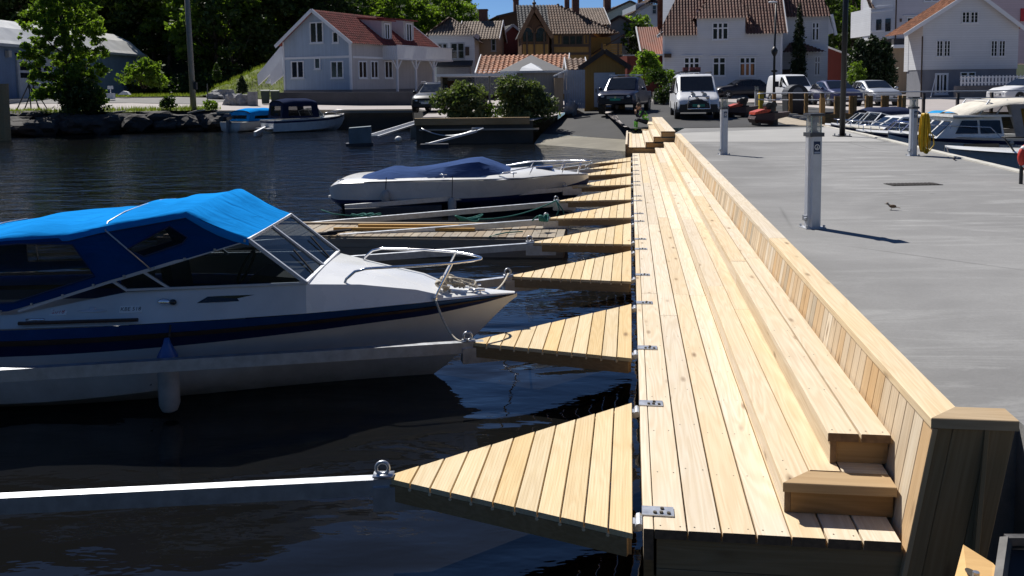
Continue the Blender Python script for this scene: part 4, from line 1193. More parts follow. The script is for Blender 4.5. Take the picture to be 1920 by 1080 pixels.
# timber sheeting and rail pieces on the far sea wall
W_GREY = wood('grey_timber', (.33, .30, .25), (.2, .18, .15), vary=.3, knots=.2, wear=.2)
W_POST = wood('brown_timber', (.36, .24, .11), (.22, .14, .06), vary=.3)
tag(MB().bar((-18, 53.9, 1.12), (-4.6, 53.0, 1.05), .22, .16).build('timber_kerb', W_GREY), 'long grey timber kerb along the top of the far sea wall', 'timber kerb')
tag(MB().bar((-4.1, 38.95, .62), (1.2, 38.65, .62), .10, .07).build('waling_beam', wood('pale_rail', (.5, .46, .4), (.36, .32, .27))), 'pale timber rail fixed along the dark sea wall below the two bushes', 'rail')
tag(MB().bar((-4.3, 39.1, .98), (.8, 38.95, .98), .30, .30).build('timber_kerb', W_DARKB), 'dark timber beam on top of the sea wall in front of the bushes', 'timber kerb')
# slipway
sl0, sl1 = gp(994, 271, 0.0), gp(1163, 285, 0.0)
slt0, slt1 = Vector((4.7, 55, 0)), Vector((9.6, 55, 0))
def slz(t): return -.35 + t * (1.16 + .35)
ts = [0, .12, .25, .5, .75, 1]
ext0, ext1 = sl0 + (sl0 - Vector((4.4, 53, 0))).normalized() * 5, sl1 + (sl1 - Vector((5.4, 52, 0))).normalized() * 3
A0, A1 = Vector((.3, 33.4, -.5)), Vector((4.4, 28.5, -.5))
B0, B1 = Vector((1.1, 39.0, .10)), Vector((4.6, 33.6, .07)); 
C0, C1 = Vector((1.4, 41.2, .27)), Vector((4.95, 36.0, .25))
D0_, D1_ = Vector((3.7, 51.6, 1.22)), Vector((6.0, 46.4, 1.20))
tag(MB().add([A0, A1, B1, B0, C1, C0], [(0, 1, 2, 3), (3, 2, 4, 5)]).build('slipway', CONC_OLD), kind='structure')
sw = MB()
rows = []
for t in [i / 8 for i in range(9)]:
    l = C0.lerp(D0_, t); r = C1.lerp(D1_, t)
    l.z = C0.z + (D0_.z - C0.z) * t ** .85; r.z = C1.z + (D1_.z - C1.z) * t ** .5
    rows.append([l + ZV * .004, l.lerp(r, .5) + ZV * .01, r + ZV * .004])
sw.loft(rows, ring_closed=False)
tag(sw.build('slipway_asphalt', ASPH, smooth=True), kind='structure')
# fresh asphalt yard where the pickup and the van stand
ya_ = MB(); rr = []
for i in range(16):
    Y = 33.3 + i * 1.95
    x0 = float(np.interp(Y, [34, 38, 42, 46, 50.4], [4.5, 4.66, 5.04, 5.22, 3.9]))
    x1 = 12.0 if Y < 42 else 17 - (Y - 42) * .1
    rr.append([(x0 + (x1 - x0) * j / 6, Y, gz(x0 + (x1 - x0) * j / 6, Y) + .018) for j in range(7)])
ya_.loft(rr, ring_closed=False)
tag(ya_.build('asphalt_yard', ASPH, smooth=True), kind='structure')
SAND = paint('sandy_gravel', (.40, .34, .26), .95, vary=.25, scale=3, bump=.5, bscale=30)
q = [gp(1478, 236.5, QUAY), gp(1560, 237.5, QUAY), Vector((12.1, 38.5, 0)), gp(1455, 217, 1.0), gp(1440, 226, .9)]
tag(MB().add([(p.x, p.y, gz(p.x, p.y) + .03) for p in q], [tuple(range(5))]).build('gravel_patch', SAND), kind='structure')

# ------------------------------------------------------------------ foliage
def leafmat(name, a, b, tr, tint=.5):
    k = NT(name)
    v = k.coord()
    n1 = k.noise(v, .55, 3, .6); n2 = k.noise(v, 5, 3, .6)
    f = k.math('ADD', k.math('MULTIPLY', n1, .6), k.math('MULTIPLY', n2, .5))
    c = k.mix(k.ramp(f, [(.38, 0), (.72, 1)]), a, b)
    oi = k.n('ObjectInfo').outputs['Random']
    c = k.mix(1.0, c, k.ramp(oi, [(0, .75), (1, 1.0)]), 'MULTIPLY')
    k.base(c, .55, 0, .3)
    t = k.n('BsdfTranslucent'); k.l(k.mix(1.0, c, tr, 'MULTIPLY'), t.inputs[0])
    mx = k.n('MixShader'); mx.inputs[0].default_value = tint
    k.l(k.b.outputs[0], mx.inputs[1]); k.l(t.outputs[0], mx.inputs[2]); k.l(mx.outputs[0], k.out.inputs[0])
    return k.mat
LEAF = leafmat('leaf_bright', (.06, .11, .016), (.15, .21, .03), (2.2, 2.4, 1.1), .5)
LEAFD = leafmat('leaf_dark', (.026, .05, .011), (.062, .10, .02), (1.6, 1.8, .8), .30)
LEAFB = leafmat('leaf_bush', (.045, .08, .02), (.20, .22, .09), (1.4, 1.6, .8), .3)
CONI = leafmat('conifer', (.012, .026, .010), (.028, .05, .016), (1.4, 1.6, .8), .2)
BARK = paint('bark', (.075, .058, .042), .9, vary=.4, scale=9, bump=.8, bscale=20)
GRASS = leafmat('grass_blades', (.09, .13, .02), (.20, .22, .05), (1.8, 2.0, .9), .4)
def leaf_mesh(name, clumps, n, size, mat, seed=1, aspect=.6, shell=.45, flat=0.0):
    g = np.random.default_rng(seed)
    C = np.array([c for c, r in clumps], float); Rr = np.array([r if hasattr(r, '__len__') else (r, r, r) for c, r in clumps], float)
    wgt = Rr.prod(axis=1) ** .75; idx = g.choice(len(C), n, p=wgt / wgt.sum())
    d = g.normal(size=(n, 3)); d /= np.linalg.norm(d, axis=1)[:, None]
    rad = shell + (1 - shell) * g.random(n) ** .6; rad *= g.uniform(.85, 1.12, n)
    rad *= 1 + .55 * (g.random(n) ** 4); P = C[idx] + d * rad[:, None] * Rr[idx]
    nrm = g.normal(size=(n, 3)) + d * .6 + np.array([0, 0, flat]); nrm /= np.linalg.norm(nrm, axis=1)[:, None]
    u = np.cross(nrm, g.normal(size=(n, 3))); u /= np.linalg.norm(u, axis=1)[:, None] + 1e-9
    w = np.cross(nrm, u)
    s = size * g.uniform(.55, 1.35, n)[:, None]
    V = np.empty((n, 4, 3)); V[:, 0] = P - u * s; V[:, 1] = P + w * s * aspect - nrm * s * .12; V[:, 2] = P + u * s; V[:, 3] = P - w * s * aspect - nrm * s * .12
    me = bpy.data.meshes.new(name)
    me.vertices.add(n * 4); me.vertices.foreach_set('co', V.reshape(-1))
    me.loops.add(n * 4); me.loops.foreach_set('vertex_index', np.arange(n * 4, dtype=np.int32))
    me.polygons.add(n); me.polygons.foreach_set('loop_start', np.arange(0, n * 4, 4, dtype=np.int32)); me.polygons.foreach_set('loop_total', np.full(n, 4, dtype=np.int32))
    me.materials.append(mat); me.update(calc_edges=True)
    return me
def clumps_tree(H, Rad, base, n, seed, spread=1.0, taper=.55):
    """uneven crown: clumps through its volume, bigger low down"""
    g = random.Random(seed); out = []
    for i in range(n):
        t = g.random() ** .85
        z = base + (H - base) * t
        rmax = Rad * (math.sin(math.pi * min(1, .14 + t * .86)) ** taper) * spread
        a = g.random() * 2 * math.pi; q = rmax * math.sqrt(g.uniform(.1, 1))
        r = Rad * g.uniform(.09, .21)
        out.append(((q * math.cos(a), q * math.sin(a), z), (r, r, r * g.uniform(.6, .9))))
    return out
def trunk_mb(H, r, clumps, seed, limbs=9, fork=.35):
    g = random.Random(seed); m = MB()
    top = H * .82
    pts = [(g.uniform(-.12, .12) * i * .25, g.uniform(-.12, .12) * i * .25, -.2 + top * i / 7) for i in range(8)]
    m.tube(pts, r, 8, r2=r * .22)
    for c, rr in g.sample(clumps, min(limbs, len(clumps))):
        c = Vector(c); z0 = max(H * .12, min(top * .9, c.z * g.uniform(.55, .8)))
        i = min(6, int(z0 / top * 7)); p = Vector(pts[i])
        mid = p.lerp(c, .5) + Vector((0, 0, -.08 * (c - p).length))
        m.tube([p, mid, c], r * .42, 6, r2=r * .08)
    return m
LIB = {}
def tree(name, label, cat, X, Y, z, H, Rad, kind, mat, n, size, base=.25, group=None, ncl=26, seed=1, trunk_r=None, yaw=0, sx=1.0):
    key = (kind, mat.name, n, size)
    root = thing(name, label, cat, (X, Y, z), yaw, group)
    if key not in LIB:
        cl = clumps_tree(10, 3.2, 10 * base, ncl * 4, seed)
        LIB[key] = (leaf_mesh('crown', cl, n, size, mat, seed), trunk_mb(10, .17, cl, seed).mesh('trunk', BARK, True))
    cm, tm = LIB[key]
    S = Matrix.Diagonal((Rad / 3.2 * sx, Rad / 3.2, H / 10, 1))
    wm = WM[root.name] @ S
    link_mesh('trunk', tm, root, wm); link_mesh('crown', cm, root, wm)
    return root
# hillside behind the houses
hm = MB(); rr = []
def hillz(X, Y):
    k_ = max(0, min(1, (Y - 92) / 75))
    side = max(.08, .5 + .5 * math.tanh((-X - 12) / 12)) if X < 24 else .08 + .55 * math.tanh((X - 24) / 15)
    return gz(X, Y) + k_ * 26 * side + mnoise.noise(Vector((X * .06, Y * .06, 0))) * 1.2 * k_
for i in range(25):
    Y = 90 + i * 4
    rr.append([(X, Y, hillz(X, Y) - .3) for X in [-130 + 6 * j for j in range(44)]])
hm.loft(rr, ring_closed=False)
HILLM = paint('hillside_undergrowth', (.022, .038, .012), .95, vary=.4, scale=.4, bump=.8, bscale=1.2)
tag(hm.build('hillside', HILLM, smooth=True), kind='structure')
# unseen hill ring added behind the camera to darken reflections and ambient light
bh = MB(); rr = []
for i in range(61):
    a = math.pi * (1.0 + i / 60); rr.append([(math.cos(a) * r_, 12 + math.sin(a) * r_ * .85, z_ * (.8 + .5 * mnoise.noise(Vector((a * 2.2, r_ * .02, 0))))) for r_, z_ in ((105, -2), (112, 2.5), (135, 17), (170, 30), (200, 34))])
bh.loft(rr, ring_closed=False)
tag(bh.build('added_hills', HILLM, smooth=True), kind='structure')
# grassy bank behind the left road, lawn strips along the shore
def sheet(name, f, nx, ny, mat, kind='structure'):
    m = MB(); m.loft([[f(i / nx, j / ny) for i in range(nx + 1)] for j in range(ny + 1)], ring_closed=False)
    return tag(m.build(name, mat, smooth=True), kind=kind)
LAWN = paint('lawn', (.13, .16, .035), .95, vary=.35, scale=1.2, bump=.9, bscale=18, dist=.05)
def lawn_f(x0, x1, ya, yb, dz=.03):
    def f(u, v):
        X = x0 + (x1 - x0) * u; y0 = ya(X) if callable(ya) else ya; y1 = yb(X) if callable(yb) else yb
        Y = y0 + (y1 - y0) * v
        return (X, Y, gz(X, Y) + dz + .05 * mnoise.noise(Vector((X, Y, 0))))
    return f
sh = lambda X: float(np.interp(X, [p[0] for p in shore[:8]], [p[1] for p in shore[:8]]))
sheet('lawn', lawn_f(-60, -18.5, lambda X: sh(X) - .1, lambda X: sh(X) + 5.0 if X < -30 else sh(X) + 3.2 - (X + 30) * .12), 40, 6, LAWN)
gv = paint('gravel_yard', (.19, .185, .18), .95, vary=.25, scale=2, bump=.5, bscale=30)
sheet('gravel_yard', lawn_f(-36, -22, 63, 74, .02), 10, 6, gv)
sheet('verge', lawn_f(-45, -21, 76, 90, .06), 20, 6, LAWN)
def bank_f(u, v):
    X = -27 + 8 * u; Y = 76 + 12 * v
    return (X, Y, gz(X, Y) + .05 + 3.4 * math.sin(min(1, v * 1.3) * math.pi / 2) * math.sin(math.pi * (.08 + .92 * min(1, u * 1.15 + .1)) * .5) + .3 * mnoise.noise(Vector((X * .7, Y * .7, 3))))
sheet('grass_bank', bank_f, 16, 12, LAWN)
def tufts(name, pts, h, mat, n=7, seed=3):
    g = random.Random(seed); m = MB()
    for p in pts:
        for i in range(n):
            a = g.random() * 6.28; q = Vector(p) + Vector((g.uniform(-.3, .3), g.uniform(-.3, .3), 0)); w = h * .09
            d = Vector((math.cos(a), math.sin(a), 0)); tip = q + d * h * g.uniform(.1, .5) + ZV * h * g.uniform(.6, 1.3); s_ = Vector((-d.y, d.x, 0)) * w
            m.add([q - s_, q + s_, tip], [(0, 1, 2)])
    return tag(m.build(name, mat, fix=False), kind='stuff')
g = random.Random(5)
pts = []
for i in range(900):
    X = g.uniform(-58, -19); Y = sh(X) + g.uniform(0, 3.0); pts.append((X, Y, gz(X, Y)))
for i in range(700):
    u, v = g.random(), g.random(); pts.append(bank_f(u, v))
for i in range(500):
    X = g.uniform(-45, -21); Y = g.uniform(76, 82); pts.append((X, Y, gz(X, Y) + .05))
tufts('grass', pts, .28, GRASS, 8)

# ---- left shore: rocks, stones, piles
ROCK = paint('shore_rock', (.045, .042, .04), .9, vary=.45, scale=3, bump=.8, bscale=9, dist=.03)
def rock(name, label, cat, c, r, seed, group=None, mat=None, flat=.75):
    bm = bmesh.new(); bmesh.ops.create_icosphere(bm, subdivisions=3, radius=1)
    for v_ in bm.verts:
        n_ = mnoise.noise(v_.co * 1.3 + Vector((seed * 7.1, 0, 0))) * .45 + mnoise.noise(v_.co * 3.1 + Vector((0, seed * 3.3, 0))) * .18
        q = v_.co * (1 + n_)
        q = Vector((round(q.x * 2.2) / 2.2 * .45 + q.x * .55, q.y, min(q.z, flat) if flat else q.z))
        v_.co = Vector((q.x * r[0], q.y * r[1], q.z * r[2]))
    me = bpy.data.meshes.new(name); bm.to_mesh(me); bm.free(); me.materials.append(mat or ROCK)
    o = link_mesh(name, me, None, Matrix.Translation(c) @ Matrix.Rotation(seed * 1.3, 4, 'Z'))
    return tag(o, label, cat, group)
spots = [(8, 236, 50.5, 1.2, .5), (22, 228, 51, 2.2, 1.0), (40, 215, 53, 1.8, .9), (65, 212, 53, 1.6, .7), (50, 232, 50.5, 2.4, .9), (95, 226, 52, 1.7, .9), (130, 222, 52, 1.8, 1.1), (160, 226, 52, 1.6, .9), (195, 224, 52.5, 1.9, 1.0), (230, 220, 53, 2.0, .9), (262, 221, 53, 1.7, .9), (290, 217, 53.4, 1.6, 1.0), (318, 224, 53.2, 1.3, .7), (345, 220, 53.6, 1.5, .8), (372, 226, 53.6, 1.1, .6), (395, 219, 54, 1.4, .8), (420, 214, 54.3, 1.2, .7)]
lab = ['at the far left edge of the shore', 'flat topped, below the dark pile', 'beside the lawn edge under the leaning stands', 'sunlit, at the lawn edge left of the tree', 'broad and low with a pale flat top', 'left of the large leafy tree', 'under the left side of the leafy tree', 'directly under the leafy tree', 'under the right side of the leafy tree', 'right of the leafy tree by the lawn', 'below the middle of the lawn strip', 'below the small shrub on the lawn', 'low at the waterline left of the utility pole', 'left foot of the utility pole', 'small, at the waterline below the utility pole', 'right foot of the utility pole', 'behind the blue-covered boat']
for i, (a, b, Y, w, h_) in enumerate(spots):
    p = at(a, b, Y); rock('shore_rock', 'dark grey shore rock, ' + lab[i], 'rock', (p.x, Y, max(.05, p.z - .25)), (w * .8, w * .6, h_ * .7), i + 1, 'rocks along the far left shore')
rk = MB()
g = random.Random(8)
for i in range(160):
    X = g.uniform(-55, -17); Y = sh(X) - g.uniform(-.2, .9); s_ = g.uniform(.15, .5)
    rk.ell((X, Y, g.uniform(-.05, .75)), (s_ * 1.3, s_, s_ * .7), 6, 5)
tag(rk.build('stones', ROCK), kind='stuff')
bnk = MB(); rr = []
for i in range(41):
    X = -62 + i * 1.1
    rr.append([(X, sh(X) + .3, gz(X, sh(X)) + .02), (X, sh(X) - .25 + .2 * mnoise.noise(Vector((X, 0, 0))), .8 + .2 * mnoise.noise(Vector((X, 4, 0)))), (X, sh(X) - .8 + .3 * mnoise.noise(Vector((X, 9, 0))), .25), (X, sh(X) - 1.3, -.8)])
bnk.loft(rr, ring_closed=False)
tag(bnk.build('shore_bank', ROCK), kind='structure')
m = MB(); p = at(4, 240, 46); m.cyl((p.x, p.y, -1), (p.x + .05, p.y, at(4, 157, 46).z), .38, 12); m.cyl((p.x - .8, p.y + .3, -1), (p.x - .8, p.y + .3, at(4, 158, 46).z), .36, 12)
tag(m.build('mooring_pile', W_DARKB), 'dark thick timber mooring piles at the far left edge of the water', 'mooring pile')
logs = [((200, 215), (236, 208), 'pale driftwood trunk lying along the bank right of the leafy tree'), ((352, 213), (385, 206), 'pale driftwood branch at the foot of the utility pole')]
for (a, b), (c_, d_), l_ in logs: tag(MB().tube([at(a, b, 53), at((a + c_) / 2, (b + d_) / 2 - 1.5, 53.2), at(c_, d_, 53.4)], .07, 6, r2=.04).build('driftwood', paint('driftwood', (.35, .32, .27), .9), smooth=True), l_, 'driftwood')

# ---- trees
def px2(px, Y): return at(px, 160, Y).x
p = at(118, 205, 53)
cl = []
g = random.Random(21)
for i in range(460):
    t = g.random(); z = 1.1 + 7.2 * t
    rm = (1.0 + .75 * math.sin(math.pi * min(1, .12 + .8 * t))) * 1.4
    a = g.random() * 6.28; q = rm * math.sqrt(g.uniform(.05, 1)); r = g.uniform(.10, .34)
    cl.append(((q * math.cos(a), q * math.sin(a) * .9, z), (r, r, r * .75)))
rt = thing('broadleaf_tree', 'tall sunlit leafy tree on the rocky bank in front of the blue warehouse', 'tree', (p.x, 53.5, 1.0))
link_mesh('crown', leaf_mesh('crown', cl, 34000, .095, LEAF, 4, .6, .1), rt)
tk = trunk_mb(8.3, .16, cl, 5, 16); tk.build('trunk', BARK, rt, smooth=True)
def shrub(name, label, px, py, Y, w, h, mat, n, size, seed, depth=None, ncl=70, cat='shrub', group=None):
    b = at(px, py, Y); g = random.Random(seed); cl = []
    for i in range(ncl):
        t = g.random(); a = g.random() * 6.28; q = math.sqrt(g.random()) * (1 - .45 * t ** 2)
        r = w * g.uniform(.06, .15); cl.append(((q * math.cos(a) * w * .42, q * math.sin(a) * (depth or w) * .42, h * (.12 + .75 * t)), (r, r, r * .8)))
    rt = thing(name, label, cat, (b.x, Y, b.z), 0, group)
    link_mesh('foliage', leaf_mesh('foliage', cl, n, size, mat, seed), rt)
    st_ = MB()
    for c, r in cl[:7]: st_.tube([(c[0] * .15, c[1] * .15, -.1), (c[0] * .5, c[1] * .5, c[2] * .55), c], .03 * max(.5, w * .4), 5, r2=.008)
    st_.build('stems', BARK, rt, smooth=True)
    return rt
shrub('shrub', 'dark leafy undergrowth round the foot of the tall tree on the bank', 150, 216, 52.6, 3.4, 2.3, LEAFD, 2600, .13, 31)
shrub('shrub', 'sunlit rounded bush just right of the tall tree trunk', 178, 198, 53.5, 1.6, 1.3, LEAF, 900, .11, 32)
shrub('shrub', 'bright green shrub with long shoots at the right end of the blue warehouse', 272, 164, 74, 4.0, 2.4, LEAF, 1800, .2, 33)
shrub('shrub', 'small dark green shrub on the lawn strip left of the utility pole', 316, 203, 54.5, 1.1, .8, LEAFD, 500, .09, 34)
shrub('shrub', 'low weeds behind the sea wall left of the blue-covered boat', 395, 206, 55, 1.2, .6, LEAF, 400, .08, 35)
# two flowering bushes on the sea wall
shrub('flowering_bush', 'left of the two dense round bushes, pale tipped, on the sea wall', 868, 231, 41.0, 3.15, 1.95, LEAFB, 6200, .085, 41, depth=2.0, ncl=40, cat='bush', group='pair of dense bushes on the sea wall')
shrub('flowering_bush', 'right of the two dense round bushes, larger, on the sea wall by the slipway', 984, 232, 41.2, 3.75, 2.15, LEAFB, 7600, .085, 42, depth=2.2, ncl=46, cat='bush', group='pair of dense bushes on the sea wall')
shrub('shrub', 'thin yellow-green weeds between the two dense bushes', 918, 232, 40.6, .8, 1.1, LEAF, 420, .06, 43)
shrub('shrub', 'light green feathery bush beside the big white house and the rusty roof', 1214, 152, 66, 2.6, 2.4, LEAF, 1500, .15, 44)
shrub('shrub', 'dark purple-flowered bush on the low wall behind the pickup', 1232, 160, 60, 1.9, 1.2, LEAFD, 700, .11, 45)
shrub('shrub', 'green hedge bush right of the purple bush behind the white van', 1252, 165, 61, 1.6, 1.3, LEAF, 600, .11, 46)
shrub('shrub', 'rounded green bush at the foot of the dark thuja group', 1606, 177, 68, 1.3, 1.1, LEAFD, 600, .1, 47)
shrub('shrub', 'bright small round bush right of the silver car roof line', 1630, 176, 68.5, 1.3, 1.05, LEAF, 600, .1, 48)
shrub('shrub', 'cone shaped light green young conifer before the dark thujas', 1606, 160, 69, 1.5, 2.0, LEAF, 900, .1, 49)
shrub('shrub', 'pale leafy shrubs on the slope between the lilac house and the rusty roof', 1196, 85, 92, 4.0, 3.2, LEAF, 1200, .2, 50)
shrub('ivy', 'dark climbing greenery on the wall left of the rusty roof', 1193, 105, 90, 2.4, 3.6, LEAFD, 900, .18, 51, cat='climbing plant')
def conifer(label, px, py, Y, H, w, n=2200, seed=60, name='conifer', mat=None, blunt=.9, group=None):
    b = at(px, py, Y); g = random.Random(seed); cl = []
    for i in range(150):
        t = (i + g.random()) / 150; r = w * .5 * ((1 - t ** 2.2) ** blunt) + .04; a = g.random() * 6.28
        q = r * .65; cl.append(((q * math.cos(a), q * math.sin(a), .1 + t * (H - .15)), (max(.07, r * .5), max(.07, r * .5), max(.16, H * .05))))
    rt = thing(name, label, 'conifer', (b.x, Y, b.z), 0, group)
    link_mesh('crown', leaf_mesh('crown', cl, int(n * 1.8), max(.08, w * .085), mat or CONI, seed, .5, .1), rt)
    MB().cyl((0, 0, -.2), (0, 0, H * .8), w * .05, 8, r2=.02).build('trunk', BARK, rt)
    return rt
conifer('tall narrow columnar cypress in front of the big white house', 1497, 152, 74, 6.3, 1.15, 3000, 61, name='cypress')
for i, (a, h_, w_, l_) in enumerate(((1612, 4.1, 1.9, 'left of the row of dark thujas'), (1634, 4.4, 1.9, 'middle of the row of dark thujas'), (1656, 4.2, 1.8, 'right of the row of dark thujas, beside the lilac house'))):
    conifer('tall dark thuja, ' + l_, a, 168, 71 + i * .5, h_, w_, 2600, 62 + i, name='thuja', blunt=.6, group='row of dark thujas')
conifer('small dark potted-looking conifer beside the boulders on the left road', 454, 176, 66, 1.35, .75, 700, 66)
conifer('small young spruce on the verge below the grassy bank', 407, 150, 82, 1.6, .7, 600, 67, mat=LEAFD)
# wood on the hill: individual trees
wood_spots = []
g = random.Random(77)
for (a, b, Y, n_) in ((-40, 620, 98, 17), (-60, 640, 112, 15), (-40, 900, 128, 17), (620, 930, 112, 9), (1540, 1700, 100, 5), (1480, 1760, 118, 6)):
    for i in range(n_):
        px = a + (b - a) * (i + g.uniform(.15, .85)) / n_
        wood_spots.append((px, Y + g.uniform(-5, 5)))
def DL(px, Y):
    if px < 210: return 'dark green tree on the hill above the warehouse roof'
    if px < 420: return 'dark green tree on the hill between the warehouse and the utility pole'
    if px < 640: return 'dark green tree on the hill left of and behind the pale blue house'
    if px < 1000: return 'dark green tree on the hill behind the red roof and grey house'
    return 'dark green tree on the slope between the two white houses'
def LL(px, Y):
    return 'sunlit' + DL(px, Y)[4:]
ti = 0
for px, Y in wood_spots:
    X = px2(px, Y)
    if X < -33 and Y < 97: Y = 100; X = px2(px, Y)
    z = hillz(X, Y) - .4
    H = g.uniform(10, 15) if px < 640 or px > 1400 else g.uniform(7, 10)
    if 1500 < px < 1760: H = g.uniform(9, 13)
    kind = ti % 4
    lit = (640 < px < 930) or g.random() < .24  # sunlit look of these trees is put into a brighter leaf colour
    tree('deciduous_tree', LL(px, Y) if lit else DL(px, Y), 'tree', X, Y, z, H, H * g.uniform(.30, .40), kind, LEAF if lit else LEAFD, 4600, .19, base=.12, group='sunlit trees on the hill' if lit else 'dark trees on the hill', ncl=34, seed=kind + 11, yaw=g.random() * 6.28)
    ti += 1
# undergrowth at the wood's edge
ug = []
for i in range(90):
    px = g.uniform(200, 560); Y = g.uniform(88, 96); X = px2(px, Y); r = g.uniform(.6, 1.5); ug.append(((X, Y, gz(X, Y) + r * .7), (r, r, r)))
tag(link_mesh('undergrowth', leaf_mesh('undergrowth', ug, 9000, .2, LEAFD, 90)), kind='stuff')
# ------------------------------------------------------------------ houses
def clad(name, c, pitch=.15, vertical=True, vary=.08, depth=.5, rough=.6):
    """painted boards: joints as fine relief, a little weather"""
    k = NT(name)
    v = k.coord()
    sp = k.n('SeparateXYZ'); k.l(v, sp.inputs[0])
    if vertical: s_ = k.math('ADD', sp.outputs[0], sp.outputs[1])
    else: s_ = sp.outputs[2]
    fr = k.math('FRACT', k.math('MULTIPLY', s_, 1 / pitch))
    g_ = k.ramp(fr, [(0, 0), (.10, 1), (.9, 1), (1, .55)])
    n1 = k.noise(v, .8, 5, .6)
    cell = k.n('TexWhiteNoise', noise_dimensions='1D'); k.l(k.math('FLOOR', k.math('MULTIPLY', s_, 1 / pitch)), cell.inputs['W'])
    cc = k.mix(k.ramp(n1, [(.3, 0), (.7, 1)]), tuple(x * (1 - vary * 1.5) for x in c), c)
    cc = k.mix(1.0, cc, k.ramp(cell.outputs[0], [(0, 1 - vary), (1, 1.0)]), 'MULTIPLY')
    cc = k.mix(k.math('MULTIPLY', k.math('SUBTRACT', 1.0, g_), .45), cc, tuple(x * .35 for x in c))
    k.base(cc, rough, 0, .3)
    k.bump(g_, depth, .012)
    return k.mat
def tilemat(name, c, vary=.3):
    k = NT(name)
    v = k.coord()
    vor = k.n('TexVoronoi', feature='F1'); q = k.n('Mapping'); q.inputs['Scale'].default_value = (3.2, 3.2, 3.2); k.l(v, q.inputs[0]); k.l(q.outputs[0], vor.inputs['Vector']); vor.inputs['Scale'].default_value = 1
    sp = k.n('SeparateColor'); k.l(vor.outputs['Color'], sp.inputs[0])
    n1 = k.noise(v, .6, 5, .65)
    cc = k.mix(sp.outputs[0], tuple(x * (1 - vary) for x in c), tuple(min(1, x * (1 + vary)) for x in c))
    cc = k.mix(k.math('MULTIPLY', k.ramp(n1, [(.4, 0), (.75, 1)]), .5), cc, tuple(x * .5 + .02 for x in c))
    k.base(cc, .75, 0, .3); k.bump(k.noise(v, 30, 3), .3, .01)
    return k.mat
WHITE = paint('white_trim', (.74, .75, .77), .5, vary=.06, scale=1.5)
CL_BLUE = clad('pale_blue_cladding', (.41, .50, .61), .16)
CL_PINKISH = clad('pale_grey_cladding', (.52, .50, .50), .14)
CL_WHITE = clad('white_cladding', (.66, .68, .71), .17, False, .05, .35)
CL_LILAC = clad('lilac_white_cladding', (.58, .56, .61), .17, False, .05, .35)
CL_YEL = clad('ochre_cladding', (.32, .185, .05), .17)
CL_GREY = clad('grey_cladding', (.33, .32, .32), .14)
CL_RED = clad('dark_red_cladding', (.14, .028, .022), .16)
CL_TAN = clad('tan_cladding', (.36, .27, .18), .15)
CL_BROWN = clad('brown_cladding', (.11, .06, .03), .16)
CL_HALL = clad('warehouse_blue_cladding', (.16, .23, .36), .2, True, .12)
CL_GREEN = clad('grey_green_cladding', (.40, .44, .40), .17, False)
T_RED = tilemat('red_roof_tiles', (.24, .050, .038), .35)
T_DARK = tilemat('dark_pantiles', (.15, .095, .07), .35)
T_BROWN = tilemat('brown_pantiles', (.15, .092, .062), .35)
T_TAN = tilemat('lichened_pantiles', (.19, .14, .105), .3)
T_ORANGE = tilemat('orange_pantiles', (.36, .16, .085), .35)
T_HOUSE = tilemat('dark_red_brown_pantiles', (.155, .075, .055), .35)
SLATE = paint('dark_roof_felt', (.045, .045, .05), .8, vary=.3, scale=1.5)
METALR = paint('white_sheet_roof', (.62, .62, .60), .4, .1, vary=.15, scale=.8)
RUSTR = paint('rusty_sheet_roof', (.26, .085, .05), .75, vary=.5, scale=.9)
PLASTER = concrete('grey_basement_render', (.22, .23, .26), .1, .2, (.28, .28, .30), .2)
STONEW = concrete('foundation_wall', (.20, .19, .19), .15, .3, (.27, .26, .25), .25)
FRAMEG = paint('grey_trim', (.34, .36, .39), .5, vary=.1)
BROWNT = paint('dark_brown_trim', (.06, .035, .02), .6, vary=.3)
PANE = paint('window_pane', (.012, .016, .022), .06, 0, .5, vary=.3)
CURT = paint('orange_curtain', (.42, .17, .06), .8, vary=.25, scale=8)
BRICK = paint('chimney_brick', (.14, .07, .05), .9, vary=.4, scale=6, bump=.5)

